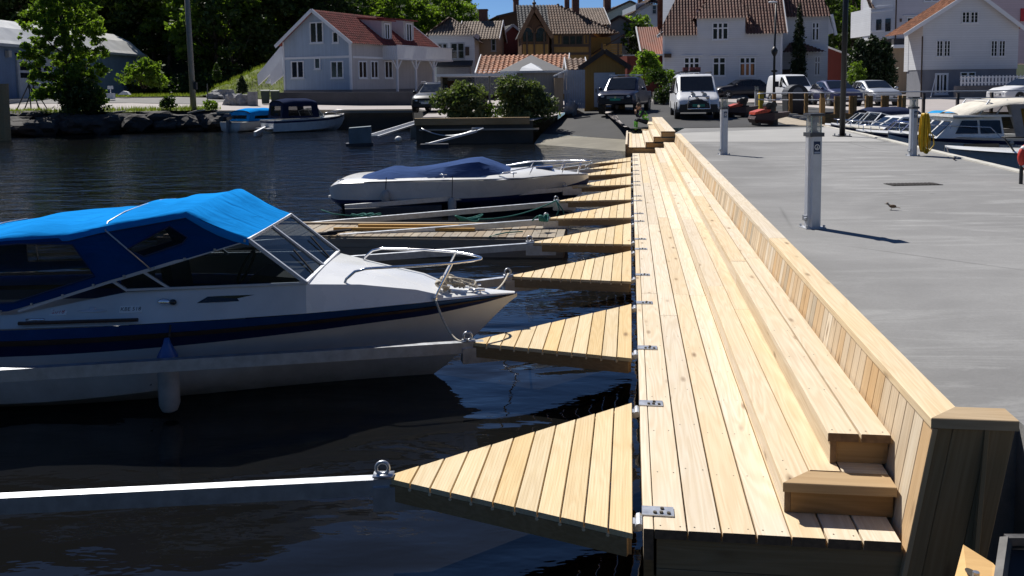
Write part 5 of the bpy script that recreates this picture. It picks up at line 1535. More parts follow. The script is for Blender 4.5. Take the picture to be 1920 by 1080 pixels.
class House:
    def __init__(s, name, label, px, py, Y, yaw_deg, cat='house', group=None):
        s.O = at(px, py, Y); s.yaw = R(yaw_deg)
        s.t = thing(name, label, cat, s.O, s.yaw, group)
        s.M = WM[s.t.name]; s.I = s.M.inverted()
    def f(s, px, py, ly=0.0):          # point of the plane local y = ly
        o = s.I @ Vector((0, 0, CAM_Z)); d = s.I.to_3x3() @ ray(px, py)
        t = (ly - o.y) / d.y; return o + d * t
    def g(s, px, py, lx=0.0):          # point of the plane local x = lx
        o = s.I @ Vector((0, 0, CAM_Z)); d = s.I.to_3x3() @ ray(px, py)
        t = (lx - o.x) / d.x; return o + d * t
    def part(s, mb, name, mat, smooth=False, parent=None): return mb.build(name, mat, parent or s.t, smooth, wm=s.M)
    def block(s, name, mat, x0, x1, y0, y1, z0, z1):
        return s.part(MB().box((x0, y0, z0), (x1, y1, z1)), name, mat)
    def gable(s, name, mat, x0, x1, y0, y1, z0, ze, zr, along='y', hip=0):
        """walls with gables; the ridge runs along 'y' or 'x'"""
        m = MB()
        if along == 'y':
            c = (x0 + x1) / 2; poly = [(x0, y0, z0), (x1, y0, z0), (x1, y0, ze), (c, y0, zr), (x0, y0, ze)]
            m.prism(poly, (0, 1, 0), y1 - y0)
        else:
            c = (y0 + y1) / 2; poly = [(x0, y0, z0), (x0, y1, z0), (x0, y1, ze), (x0, c, zr), (x0, y0, ze)]
            m.prism(poly, (1, 0, 0), x1 - x0)
        return s.part(m, name, mat)
    def roof_gable(s, mat, x0, x1, y0, y1, ze, zr, along='y', ov=.35, gov=.3, th=.10, tile=.30, row=.36, trim=None, name='roof', sides=(0, 1)):
        """two tiled slopes; ze and zr are wall heights at eave and ridge"""
        rf = None
        if along == 'y': c = (x0 + x1) / 2; half = (x1 - x0) / 2; La, Lb = y0 - gov, y1 + gov
        else: c = (y0 + y1) / 2; half = (y1 - y0) / 2; La, Lb = x0 - gov, x1 + gov
        sl = (zr - ze) / half
        for k_ in sides:
            sg = -1 if k_ == 0 else 1
            e = half + ov; z_e = ze - sl * ov + .02
            if along == 'y':
                A = Vector((c + sg * e, La, z_e)); B = Vector((c + sg * e, Lb, z_e)); T = Vector((c, La, zr + .02))
            else:
                A = Vector((La, c + sg * e, z_e)); B = Vector((Lb, c + sg * e, z_e)); T = Vector((La, c, zr + .02))
            rf_ = s.slope(mat, A, B, T, tile=tile, row=row, th=th, name=name)
            rf = rf or rf_
        if trim:
            for L_ in (La, Lb):
                m = MB()
                for sg in (-1, 1):
                    if along == 'y': m.bar((c, L_, zr - .02), (c + sg * (half + ov), L_, ze - sl * ov - .03), .05, .26, up=(0, 0, 1))
                    else: m.bar((L_, c, zr - .02), (L_, c + sg * (half + ov), ze - sl * ov - .03), .05, .26)
                s.part(m, 'barge_board', trim, parent=None)
        return rf
    def slope(s, mat, A, B, T, sL=0.0, sR=None, tile=.30, row=.36, th=.08, name='roof', amp=.045):
        """tiled surface on the eave A-B rising to the height of T; sL, sR: where its top begins and ends along the eave"""
        A, B, T = Vector(A), Vector(B), Vector(T)
        e = (B - A); L = e.length; e.normalize()
        w = (T - A) - e * (T - A).dot(e); V = w.length; w.normalize()
        n = e.cross(w)
        if n.z < 0: n = -n
        if sR is None: sR = L
        def vmax(x):
            m = V
            if sL > 0 and x < sL: m = min(m, V * x / sL)
            if sR < L and x > sR: m = min(m, V * (L - x) / (L - sR))
            return m
        nc = max(2, int(L / tile)); per = 4 if tile > .2 else 3
        nr = max(2, int(V / row))
        mb = MB(); rings = []
        for i in range(nc * per + 1):
            x = L * i / (nc * per); vm = vmax(x); h = amp * math.sin(2 * math.pi * i / per + .6)
            rg = []
            for j in range(nr):
                for q, dz in ((0, .03), (1, 0)):
                    v_ = min((j + q) * V / nr, vm); rg.append(A + e * x + w * v_ + n * (h + dz * .9))
            rings.append(rg)
        mb.loft(rings, ring_closed=False)
        return s.part(mb, name, mat)
    def window(s, face, box, cols=2, rows=1, trim=WHITE, k=0.0, fw=.10, mw=.045, split=None, curtain=None, sill=True, head=0.0, pane=None):
        """box: pixel corners of the outside of the frame (or local coordinates when given as ('l', a0, a1, z0, z1)). split: share of the height taken by a small top row"""
        if box[0] == 'l': a0, a1, z0, z1 = box[1:]
        else:
            p = s.f(box[0], box[3], k) if face == 'f' else s.g(box[0], box[3], k); q = s.f(box[2], box[1], k) if face == 'f' else s.g(box[2], box[1], k)
            a0, a1 = (p.x, q.x) if face == 'f' else (p.y, q.y)
            if a0 > a1: a0, a1 = a1, a0
            p2 = s.f((box[0] + box[2]) / 2, box[3], k) if face == 'f' else s.g((box[0] + box[2]) / 2, box[3], k); q2 = s.f((box[0] + box[2]) / 2, box[1], k) if face == 'f' else s.g((box[0] + box[2]) / 2, box[1], k)
            z0, z1 = p2.z, q2.z
        sg = -1 if face in 'f' else (1 if face == 'g' else -1)
        def bx(m, u0, u1, w0, w1, d0, d1):
            if face == 'f': m.box((u0, k - d1, w0), (u1, k - d0, w1))
            elif face == 'g': m.box((k + d0, u0, w0), (k + d1, u1, w1))
            else: m.box((k - d1, u0, w0), (k - d0, u1, w1))
        fr = MB()
        bx(fr, a0, a0 + fw, z0, z1, .002, .06); bx(fr, a1 - fw, a1, z0, z1, .002, .06); bx(fr, a0 + fw, a1 - fw, z0, z0 + fw, .002, .06); bx(fr, a0 + fw, a1 - fw, z1 - fw, z1, .002, .06)
        if sill: bx(fr, a0 - .05, a1 + .05, z0 - .06, z0 - .001, .002, .10)
        if head: bx(fr, a0 - head, a1 + head, z1 + .10, z1 + .16, .002, .12)
        ia, ib, ja, jb = a0 + fw, a1 - fw, z0 + fw, z1 - fw
        for i in range(1, cols):
            x = ia + (ib - ia) * i / cols; w_ = mw * (1.6 if cols <= 3 and rows > 1 or split else 1.3); bx(fr, x - w_, x + w_, ja, jb, .002, .05)
        if split:
            z = jb - (jb - ja) * split; bx(fr, ia, ib, z - mw * 1.2, z + mw * 1.2, .002, .048)
        else:
            for j in range(1, rows):
                z = ja + (jb - ja) * j / rows; bx(fr, ia, ib, z - mw * .45, z + mw * .45, .002, .04)
        fo = s.part(fr, 'window', trim)
        for i in range(cols):
            x0_, x1_ = ia + (ib - ia) * i / cols, ia + (ib - ia) * (i + 1) / cols
            mp = MB(); bx(mp, x0_, x1_, ja, jb, .003, .018); s.part(mp, 'pane', pane or PANE, parent=fo)
            if curtain:
                mc = MB(); bx(mc, x0_ + .08, x1_ - .08, ja, jb - (jb - ja) * (split or .5), .019, .024); s.part(mc, 'curtain', curtain, parent=fo)
        return fo
    def chimney(s, x, y, z0, z1, w=.5, mat=BRICK):
        m = MB(); m.box((x - w / 2, y - w / 2, z0), (x + w / 2, y + w / 2, z1)); m.box((x - w / 2 - .06, y - w / 2 - .06, z1), (x + w / 2 + .06, y + w / 2 + .06, z1 + .12))
        return s.part(m, 'chimney', mat)

# ---- pale blue house with the red roof
h = House('house', 'pale blue house with red tiled roof, white balcony and two dormers', 659, 168, 68, -25.5)
W1 = abs(h.f(533, 150).x); ze = h.f(659, 74).z; zr = h.f(590, 18, -.45).z; LN = 12.6
print('H1', W1, ze, zr)
h.gable('wall', CL_BLUE, -W1, 0, 0, LN, 0, ze, zr)
h.block('side_cladding', CL_PINKISH, .002, .03, .12, LN, 0, ze - .05)
h.roof_gable(T_RED, -W1, 0, 0, LN, ze, zr, 'y', ov=.45, gov=.45, trim=WHITE, tile=.30, row=.35)
h.block('foundation', STONEW, -W1 - .05, .1, -.08, LN + .1, -1.6, .0)
m = MB(); m.box((-W1 - .03, -.05, 0), (-W1 + .12, .0, ze)); m.box((-.12, -.05, 0), (.05, .10, ze)); m.box((-W1 + .12, -.045, 2.45), (-.12, -.002, 2.62)); h.part(m, 'corner_boards', WHITE)
h.part(MB().box((.032, .2, 2.42), (.08, LN, 2.58)), 'belt_board', WHITE)
h.window('f', (582, 41, 606, 81)); h.window('f', (547, 114, 570, 147)); h.window('f', (590, 108, 601, 130), 1); h.window('f', (621, 114, 644, 147)); h.window('f', (624, 59, 635, 81), 1)
for a, b in ((672, 687), (695, 708), (721, 735)): h.window('g', (a, 114, b, 147), k=.03)
y0, y1 = h.g(716, 100).y, h.g(822, 100).y
y1 = min(y1, LN + 1.2)
zb_ = h.g(716, 107, 1.2).z
bal = MB(); bal.box((.05, y0, zb_ - .16), (1.5, y1, zb_)); h.part(bal, 'balcony_floor', WHITE)
for i in range(int((y1 - y0) / .16)):
    h.part(MB().box((1.46, y0 + i * .16, zb_), (1.49, y0 + i * .16 + .135, zb_ + .95)), 'balcony_board', WHITE) if i < 90 else None
for i in range(8): h.part(MB().box((.06 + i * .18, y0, zb_), (.06 + i * .18 + .15, y0 + .03, zb_ + .95)), 'balcony_board', WHITE)
h.part(MB().box((.05, y0 - .02, zb_ + .96), (1.54, y1, zb_ + 1.02)) if False else MB().box((1.42, y0 - .02, zb_ + .96), (1.54, y1, zb_ + 1.02)), 'balcony_rail', WHITE)
for px in (745, 780, 813):
    yy = h.g(px, 140, 1.35).y
    m = MB(); m.box((1.28, yy - .07, -.2), (1.42, yy + .07, zb_ - .16))
    for sg in (-1, 1): m.bar((1.35, yy, zb_ - 1.0), (1.35, yy + sg * .65, zb_ - .2), .09, .09)
    h.part(m, 'balcony_post', WHITE)
for (pa, pb) in ((716, 735), (757, 776)):
    ya, yb_ = h.g(pa, 70, -.4).y, h.g(pb, 70, -.4).y
    zt_ = h.g((pa + pb) / 2, 40, -.4).z; zl = ze + .05
    m = MB(); m.prism([(-.4, ya, zl - .1), (-.4, ya, zt_), (-2.6, ya, zt_ + .25), (-2.6, ya, zl)], (0, 1, 0), yb_ - ya); h.part(m, 'dormer', CL_PINKISH)
    m = MB(); m.prism([(-.05, ya - .15, zt_ + .0), (-.05, ya - .15, zt_ + .10), (-3.2, ya - .15, zt_ + .42), (-3.2, ya - .15, zt_ + .32)], (0, 1, 0), yb_ - ya + .3); h.part(m, 'dormer_roof', T_RED)
    h.window('g', ('l', ya + .35, yb_ - .35, zl + .15, zt_ - .15), 2, k=-.4, fw=.12)
# outside stair with solid white parapets
for (pts, lx) in (([(530, 82), (530, 117), (484, 160), (482, 140)], 1.2), ([(530, 104), (530, 142), (508, 160), (507, 138)], .2)):
    q = [h.f(a, b, lx) for a, b in pts]
    h.part(MB().prism(q, (0, 1, 0), .12), 'stair_parapet', WHITE)
q0, q1 = h.f(508, 152, .8), h.f(531, 112, .8)
for i in range(10):
    a = q0.lerp(q1, i / 9); h.part(MB().box((a.x - .16, .32, a.z - .2), (a.x + .16, 1.2, a.z)), 'stair_step', WHITE)

# ---- warehouse
h = House('warehouse', 'long blue boarded warehouse with a curved white metal roof on the far left', -60, 185, 58, 90, cat='warehouse')
Xw = -38.4; h.t.matrix_basis = h.M = Matrix.Translation((Xw, 58, 1.99)) @ Matrix.Rotation(R(90), 4, 'Z'); WM[h.t.name] = h.M; h.I = h.M.inverted()
# local x runs away from us along the wall, local y to the left (into the building); the wall we see is y = 0
ze = 4.35; Lw = 34
prof = [(0, 0), (0, ze), (1.2, ze + 1.1), (2.8, ze + 1.9), (5, ze + 2.2), (7.2, ze + 1.9), (8.8, ze + 1.1), (10, ze), (10, 0)]
h.part(MB().prism([(0, y, z) for y, z in prof], (1, 0, 0), Lw), 'wall', CL_HALL)
rf = MB(); rf.loft([[(x, y, z + .08) for y, z in [(-.45, ze - .32)] + prof[1:8] + [(10.4, ze - .3)]] for x in [-.3 + i * (Lw + .6) / 40 for i in range(41)]], ring_closed=False)
h.part(rf, 'roof', METALR)
h.part(MB().box((-.3, -.52, ze - .42), (Lw + .3, -.40, ze - .2)), 'gutter', FRAMEG)
a, b = h.f(36, 183), h.f(97, 108)
dr = MB(); dr.box((a.x, -.09, 0), (b.x, -.002, b.z)); dro = h.part(dr, 'garage_door', paint('garage_door_paint', (.45, .47, .52), .5, vary=.1))
nw = 3
for i in range(nw):
    for j in range(2):
        x0_ = a.x + (b.x - a.x) * (i + .12) / nw; x1_ = a.x + (b.x - a.x) * (i + .88) / nw
        h.part(MB().box((x0_, -.11, b.z * (.48 + j * .18)), (x1_, -.085, b.z * (.60 + j * .18))), 'door_pane', PANE, parent=dro)
h.part(MB().box((a.x - .25, -.14, 0), (a.x - .02, -.002, b.z + .2)), 'door_post', FRAMEG); h.part(MB().box((a.x - .25, -.14, b.z + .02), (b.x + .2, -.002, b.z + .25)), 'door_head', FRAMEG)
h.part(MB().box((-2, -2.6, -.9), (12, -.2, -.02)), 'loading_ledge', CONC_PALE)
h.part(MB().box((a.x - 1.6, -.3, ze - 1.2), (a.x - 1.2, -.02, ze - .7)), 'wall_lamp', CONC_PALE)

# ---- houses of the middle distance
def base_z(Y, X=0): return gz(X, Y)
h = House('house', 'pale grey house with dark pantiled half-hipped roof and grey framed windows', 806, 180, 82, -4)
w_ = h.f(890, 100).x; ze = h.f(850, 61).z; zr = h.f(832, 30).z
h.block('wall', CL_WHITE, 0, w_, 0, 9, -1, ze)
h.slope(T_TAN, (-.4, -.45, ze - .25), (w_ + .4, -.45, ze - .25), (0, 2.0, zr), sL=1.9, sR=2.3, tile=.26, row=.4)
h.slope(T_DARK, (w_ + .45, -.45, ze - .9), (w_ + .45, 10, ze - .9), (w_ * .42, 0, zr), sL=2.2, tile=.3)
h.slope(T_DARK, (-.4, 10, ze - .3), (-.4, -.4, ze - .3), (w_ * .42, 0, zr), sR=9, tile=.3)
h.part(MB().prism([(0, 8.99, ze), (w_, 8.99, ze), (w_ * .42, 8.99, zr)], (0, 1, 0), .01), 'gable_wall', CL_WHITE)
h.window('f', (821, 81, 839, 110), 2, 2, trim=FRAMEG); h.window('f', (845, 80, 871, 111), 2, 2, trim=FRAMEG)
m = MB(); a = h.f(814, 123, -1.1); b = h.f(887, 113); m.prism([(a.x, 0, b.z), (a.x, -1.1, a.z), (a.x, -1.1, a.z - .12), (a.x, 0, b.z - .12)], (1, 0, 0), b.x - a.x); h.part(m, 'porch_roof', SLATE)
h.part(MB().box((a.x + .2, -.9, -1), (b.x - .2, -.2, a.z - .15)), 'porch_wall', CL_GREY)
h.part(MB().box((w_ * .8, -.12, h.f(880, 104).z), (w_ * .8 + .35, -.01, h.f(880, 88).z)), 'wall_lantern', BROWNT)

h = House('house', 'narrow tan boarded house with a pale pantiled roof behind the glass shelter', 888, 178, 86, -6)
w_ = h.f(932, 100).x; ze = h.f(900, 70).z; zr = h.f(900, 40, 3).z
h.gable('wall', CL_TAN, -1.0, w_, 0, 6, -1, ze, zr, 'x')
h.roof_gable(T_TAN, -1.2, w_, 0, 6, ze, zr, 'x', trim=WHITE, tile=.26)
h.window('f', (893, 105, 905, 115), 1, 1, trim=BROWNT); h.window('f', (921, 72, 930, 96), 1, 2, trim=FRAMEG); h.window('f', (893, 122, 900, 138), 1, 1, trim=BROWNT)
h.chimney(.6, 3.5, zr - .4, zr + 1.1, .8)

h = House('house', 'dark red house with steep dark roof between the tan house and the ochre chalet', 935, 170, 92, 14)
h.gable('wall', CL_RED, -1.5, 4.6, 0, 9, -1, 4.3, 6.6); h.roof_gable(SLATE, -1.5, 4.6, 0, 9, 4.3, 6.8, trim=FRAMEG, tile=.3)
h.gable('annex_wall', CL_RED, .5, 5.0, -3, 0, -1, 2.6, 4.4); h.roof_gable(T_DARK, .5, 5.0, -3, 0, 2.6, 4.4, trim=FRAMEG, tile=.3)
h.chimney(-.5, 4, 5.5, 7.6); 

h = House('chalet', 'ochre and dark brown timber framed chalet with carved gable and hipped pantile roof', 1035, 178, 76, 3, cat='chalet')
x1_ = h.f(1108, 80).x; ze = h.f(1060, 63).z; zr = h.f(1040, 9, 3.6).z
h.block('wall', CL_YEL, 0, x1_, 0, 9, -1.2, ze)
rt_ = h.f(1165, 80, 1.5).x
h.block('wing_wall', CL_YEL, x1_, rt_ - .9, 1.6, 9, -1.2, ze - .25)
h.slope(T_BROWN, (-.1, -.45, ze - .05), (rt_ - .6, -.45, ze - .05), (0, 3.6, zr), sL=0, sR=1.0, tile=.24, row=.4)
h.slope(T_BROWN, (rt_ - .6, -.45, ze - .05), (rt_ - .6, 9.4, ze - .05), (.9, 3.6, zr), sL=4, sR=5, tile=.3)
h.slope(SLATE, (-2.8, -.5, ze - .1), (-.1, -.5, ze - .1), (-2, 3.6, zr), tile=.3)
rg = MB()
for i in range(17):
    a = Vector((.95, 3.6, zr)).lerp(Vector((rt_ - .62, -.42, ze)), i / 16); rg.ell(a, (.14, .14, .11), 6, 5)
tag(h.part(rg, 'ridge_tiles', T_BROWN), kind='stuff')
for z_, hh in ((h.f(1060, 88).z, .22), (h.f(1060, 103).z, .2), (ze - .15, .18)): h.part(MB().box((-.05, -.07, z_), (x1_, -.002, z_ + hh)), 'timber_beam', BROWNT)
for x_ in (0, x1_ - .2, x1_ * .17, x1_ * .86): h.part(MB().box((x_, -.085, -1), (x_ + .2, -.003, ze - .2)) if x_ in (0, x1_ - .2) else MB().box((x_, -.085, h.f(1060, 86).z + .2), (x_ + .14, -.003, ze - .2)), 'timber_post', BROWNT)
h.window('f', (1053, 65, 1094, 86), 3, 1, trim=BROWNT, fw=.14)
# carved gable
gx0, gx1 = h.f(978, 90, -.8).x, h.f(1030, 90, -.8).x; gc = h.f(1001, 20, -.8).x; gz1 = h.f(1001, 14, -1.2).z; gze = h.f(1001, 66, -1.0).z
m = MB(); m.prism([(gx0, -.8, -1.2), (gx1, -.8, -1.2), (gx1, -.8, gze), (gc, -.8, gz1 - .5), (gx0, -.8, gze)], (0, 1, 0), 5); h.part(m, 'gable_wall', CL_BROWN)
h.part(MB().box((gx0 + .1, -.86, -1), (gx1 - .1, -.802, h.f(1000, 83, -.8).z)), 'gable_cladding', CL_YEL)
for sg, x_ in ((-1, gx0 - .25), (1, gx1 + .25)):
    m = MB(); m.bar((gc, -1.2, gz1), (x_, -1.2, gze - .25), .14, .34); h.part(m, 'barge_board', paint('carved_brown', (.16, .09, .045), .6, vary=.3))
    m = MB(); m.prism([(gc, -1.2, gz1 + .1), (x_, -1.2, gze - .15), (x_, -1.2, gze - .05), (gc, -1.2, gz1 + .2)], (0, 1, 0), 5); h.part(m, 'gable_roof', SLATE)
m = MB(); m.cyl((gc, -1.2, gz1), (gc, -1.2, gz1 + .9), .10, 8, r2=.03); m.ell((gc, -1.2, gz1 + .35), (.18, .18, .14), 8, 6); h.part(m, 'finial', BROWNT)
for x_ in (gx0 + .45, gc - .0, gx1 - .45):
    m = MB(); m.box((x_ - .07, -.94, -1), (x_ + .07, -.865, gze + .3)); h.part(m, 'gable_post', BROWNT)
for x_ in ((gx0 + gc) / 2, gc + (gx1 - gc) * .45):
    m = MB(); za = h.f(1001, 78, -.85).z
    pts = [(x_ - .42, -.87, za), (x_ + .42, -.87, za), (x_ + .42, -.87, za + .75)] + [(x_ + .42 * math.cos(a), -.87, za + .75 + .5 * math.sin(a)) for a in [math.pi * i / 8 for i in range(1, 8)]] + [(x_ - .42, -.87, za + .75)]
    m.add(pts, [tuple(range(len(pts)))]); h.part(m, 'arched_window', PANE)
    m = MB(); m.tube(pts[2:], .07, 6); h.part(m, 'arch_trim', paint('carved_brown', (.16, .09, .045)))
bx0, bx1 = h.f(1127, 90, .6).x, h.f(1166, 90, .6).x
zb0, zb1 = h.f(1145, 104, .6).z, h.f(1145, 80, .6).z
h.part(MB().box((bx0, .55, zb0 - .15), (bx1, 3, zb0)), 'balcony_floor', BROWNT)
for i in range(5): h.part(MB().box((bx0, .52, zb0 + .08 + i * .19), (bx1, .56, zb0 + .23 + i * .19)), 'balcony_board', CL_YEL)
for x_ in (bx0, bx1 - .4): h.part(MB().box((x_, .5, zb0 - 1.5), (x_ + .13, .65, zb0 + 1.05)), 'balcony_post', BROWNT)
h.part(MB().bar((x1_ + .15, 1.4, ze - 1.8), (rt_ - .2, -.3, ze - .2), .1, .1), 'eave_brace', BROWNT)
h.chimney(h.f(1063, 10, 4).x, 4, zr - 1.2, zr + 2.0, .42); h.chimney(h.f(1079, 10, 5).x, 5, zr - 1.5, zr + 1.9, .62)
h2 = House('house', 'house with a long pantiled roof and white verge rising behind the ochre chalet', 1070, 100, 88, 3)
xw = h2.f(1138, 40).x; ze = h2.f(1100, 44).z; zr = h2.f(1100, 15, 4).z
h2.gable('wall', CL_BROWN, 0, xw, 0, 8, -3, ze, zr, 'x'); h2.roof_gable(T_TAN, 0, xw, 0, 8, ze, zr, 'x', trim=WHITE, tile=.26, row=.4)
h = House('house', 'grey-green house with a brown roof and shutters right of the chalet', 1150, 150, 92, -18)
h.gable('wall', CL_GREEN, -1.5, 3.0, 0, 8, -3, h.f(1165, 52).z, h.f(1165, 30).z); h.roof_gable(T_DARK, -1.5, 3.0, 0, 8, h.f(1165, 52).z, h.f(1165, 30).z, trim=BROWNT)
h.window('f', (1166, 62, 1173, 88), 1, 2, trim=FRAMEG); h.window('f', (1177, 62, 1184, 86), 1, 2, trim=FRAMEG)
h = House('house', 'small dark gabled house with two white verges left of the carved gable, against the sky', 952, 100, 104, 10)
h.gable('wall', CL_BROWN, -1, 6, 0, 8, -6, h.f(960, 30).z, h.f(960, 17).z); h.roof_gable(T_DARK, -1, 6, 0, 8, h.f(960, 30).z, h.f(960, 17).z, trim=BROWNT); h.chimney(1.6, 3, h.f(980, 22).z, h.f(980, -4).z, .6); h.chimney(4.2, 3, h.f(980, 24).z, h.f(980, 8).z, .55)
h = House('house', 'grey-green gabled house on the hill against the sky, behind the brown chimneys', 1128, 60, 118, 6)
h.gable('wall', CL_GREEN, 0, 7.6, 0, 9, -10, h.f(1150, 27).z, h.f(1150, 2).z); h.roof_gable(T_DARK, 0, 7.6, 0, 9, h.f(1150, 27).z, h.f(1150, 2).z, trim=BROWNT, ov=.5)
h.chimney(1.4, 3, h.f(1136, 22).z, h.f(1136, -6).z, .9); h.chimney(6, 3, h.f(1162, 20).z, h.f(1162, -6).z, .6)
h.part(MB().box((2.8, -.3, h.f(1170, 26).z), (4.8, -.01, h.f(1170, 24).z)), 'awning', WHITE)
h = House('house', 'pale blue-grey house high on the hill with a dark pantiled roof, upper centre right', 1192, 60, 104, 4)
h.block('wall', clad('hill_house_cladding', (.42, .48, .55), .17, False, .05, .3), 0, 7.6, 0, 8, -8, h.f(1230, 8).z)
h.part(MB().prism([(0, 0, h.f(1195, 26).z), (2.4, 0, h.f(1215, 6).z + .1), (0, 0, h.f(1215, 6).z)], (0, 1, 0), .01), 'verge', WHITE)
h.slope(T_DARK, (1.0, -.4, h.f(1230, 8).z), (7.9, -.4, h.f(1230, 8).z), (0, 4, h.f(1230, -16).z), sL=1.6, tile=.3)
h.slope(T_DARK, (-.4, 8, h.f(1230, 24).z), (-.4, -.3, h.f(1230, 24).z), (2.6, 4, h.f(1230, -10).z), tile=.3)
h.window('f', (1222, 9, 1240, 27), 2, 2, trim=FRAMEG)
h = House('barn', 'low dark red barn with a rusty sheet metal roof beside the big white house', 1176, 140, 80, 0, cat='barn')
xw = h.f(1252, 110).x; h.block('wall', CL_RED, 0, xw, 0, 6, -2, h.f(1200, 103).z)
A = h.f(1203, 102, -.3); m = MB(); T0 = h.f(1207, 51, 4.0); nn = 26
m.loft([[(A.x + (xw - A.x + .3) * i / nn, -.3, A.z + .04 * (i % 2)), (A.x + .15 + (xw - A.x + .3) * i / nn, 4.0, T0.z + .04 * (i % 2))] for i in range(nn + 1)], ring_closed=False); h.part(m, 'roof', RUSTR)
h.part(MB().bar((A.x - .05, -.32, A.z), (A.x + .1, 4.0, T0.z), .1, .2), 'barge_board', WHITE)
h.part(MB().box((-.4, -.5, A.z - .12), (xw, -.1, A.z - .02)), 'gutter', FRAMEG)

# ---- the big white house
h = House('house', 'big white boarded house with dark pantiled roof, tall upper bay and orange curtains', 1243, 183, 76, -9.5)
xr = h.f(1466, 100).x; ze = h.f(1300, 61).z; zr = h.f(1350, -28, 4.2).z
h.gable('wall', CL_WHITE, 0, xr, 0, 8.4, -.2, ze, zr - .1, 'x')
ov = .55
bx0, bx1 = h.f(1307, 60).x, h.f(1397, 60).x
h.slope(T_HOUSE, (-.5, -.5, ze - .25), (bx0 - .01, -.5, ze - .25), (0, 4.2, zr), sL=2.2, tile=.25, row=.36)
h.slope(T_HOUSE, (bx1 + .01, -.5, ze - .25), (xr + .35, -.5, ze - .25), (bx1 + .01, 4.2, zr), tile=.25, row=.36)
h.slope(T_HOUSE, (bx0 - .01, 1.9, ze - .25 + 2.4 * (zr - ze + .25) / 4.7), (bx1 + .01, 1.9, ze - .25 + 2.4 * (zr - ze + .25) / 4.7), (bx0, 4.2, zr), tile=.25, row=.36)
h.slope(T_HOUSE, (xr + .35, 8.9, ze - .25), (-.5, 8.9, ze - .25), (0, 4.2, zr), tile=.4)
h.part(MB().bar((xr + .37, -.55, ze - .25), (xr + .37, 4.2, zr + .02), .06, .3), 'barge_board', WHITE)
h.part(MB().bar((-.5, -.52, ze - .32), (1.4, 1.2, ze + 1.0), .06, .25), 'barge_board', WHITE)
bx0, bx1 = h.f(1307, 60).x, h.f(1397, 60).x; zbe = h.f(1350, 32, -.1).z
h.block('bay_wall', CL_WHITE, bx0, bx1, -.10, 4, ze - .6, zbe)
zt_ = zbe + 2.6
h.slope(T_HOUSE, (bx0 - .35, -.55, zbe - .12), (bx1 + .35, -.55, zbe - .12), (bx0, 2.4, zt_), sL=2.0, sR=(bx1 - bx0 + .7) - 1.0, tile=.25, row=.36)
h.slope(T_HOUSE, (bx1 + .35, -.55, zbe - .12), (bx1 + .35, 6, zbe - .12), (bx1 - .8, 2.4, zt_), sL=2.9, tile=.3)
h.slope(T_HOUSE, (bx0 - .35, 6, zbe - .12), (bx0 - .35, -.55, zbe - .12), (bx0 + 1.6, 2.4, zt_), sR=3.6, tile=.3)
kw = dict(split=.30, fw=.10, head=.25)
h.window('f', (1335, 42, 1366, 75), 3, k=-.10, split=.30); h.window('f', (1282, 107, 1312, 143), 3, **kw); h.window('f', (1336, 107, 1361, 143), 2, **kw); h.window('f', (1386, 107, 1417, 143), 3, curtain=CURT, **kw)
h.block('foundation', STONEW, -.06, xr + .06, -.06, .0, -.8, .35)
h.part(MB().box((-.04, -.05, -.2), (.14, -.002, ze)), 'corner_board', WHITE); h.part(MB().box((xr - .14, -.05, -.2), (xr + .04, -.002, ze)), 'corner_board', WHITE)
h.part(MB().box((.1, -.7, h.f(1250, 108).z), (.7, -.05, h.f(1250, 101).z)), 'wall_lamp', BROWNT)
# right-hand wing, set back, with a small entrance roof
wx1 = h.f(1552, 120, 2.6).x; zw = h.f(1510, 30, 2.6).z
h.block('wing_wall', CL_WHITE, xr, wx1, 2.6, 8.4, -.2, zw)
h.slope(T_HOUSE, (xr - .2, 2.1, zw - .1), (wx1 + .2, 2.1, zw - .1), (xr, 5.5, zr + .4), sL=0, sR=(wx1 - xr) - .6, tile=.25)
h.part(MB().bar((wx1 + .15, 2.2, zw + .05), (wx1 + .55, 2.2, h.f(1562, 66, 2.2).z), .5, .2), 'eave_board', WHITE)
h.part(MB().prism([(wx1, 2.61, zw - 1.6), (wx1, 2.61, zw), (wx1 + .45, 2.61, zw - 1.5)], (0, 1, 0), 5), 'eave_box', WHITE)
px0, px1 = h.f(1467, 95, .6).x, h.f(1549, 95, .6).x; zp0, zp1 = h.f(1500, 98, .6).z, h.f(1500, 79, 2.6).z
h.slope(T_HOUSE, (px0, .5, zp0), (px1, .5, zp0), (px0, 2.6, zp1), sL=.9, sR=(px1 - px0) - 1.8, tile=.25)
h.block('porch_wall', CL_WHITE, h.f(1503, 120, 1.2).x, h.f(1548, 120, 1.2).x, 1.2, 2.6, -.2, zp0 + .1)
h.part(MB().box((xr + .15, 2.5, 0), (xr + 1.05, 2.59, 2.3)), 'entrance_door', BROWNT)
h.window('f', (1522, 42, 1536, 76), 2, k=2.6, split=.3, fw=.08, head=.15); h.window('f', (1527, 106, 1538, 141), 2, k=1.2, fw=.07, head=.15, split=.3)
h.block('porch_plinth', STONEW, h.f(1503, 160, 1.15).x, h.f(1549, 160, 1.15).x, 1.14, 2.5, -.8, .6)

h = House('barn', 'dark red boarded outbuilding in the gap right of the big white house', 1551, 150, 88, 0, cat='barn')
xw = h.f(1584, 120).x; h.part(MB().prism([(0, 0, -2), (xw, 0, -2), (xw, 0, h.f(1580, 103).z), (0, 0, h.f(1553, 88).z)], (0, 1, 0), 4), 'wall', CL_RED)
h.part(MB().bar((-.1, -.1, h.f(1553, 88).z), (xw + .3, -.1, h.f(1582, 103).z), .4, .14), 'barge_board', WHITE)

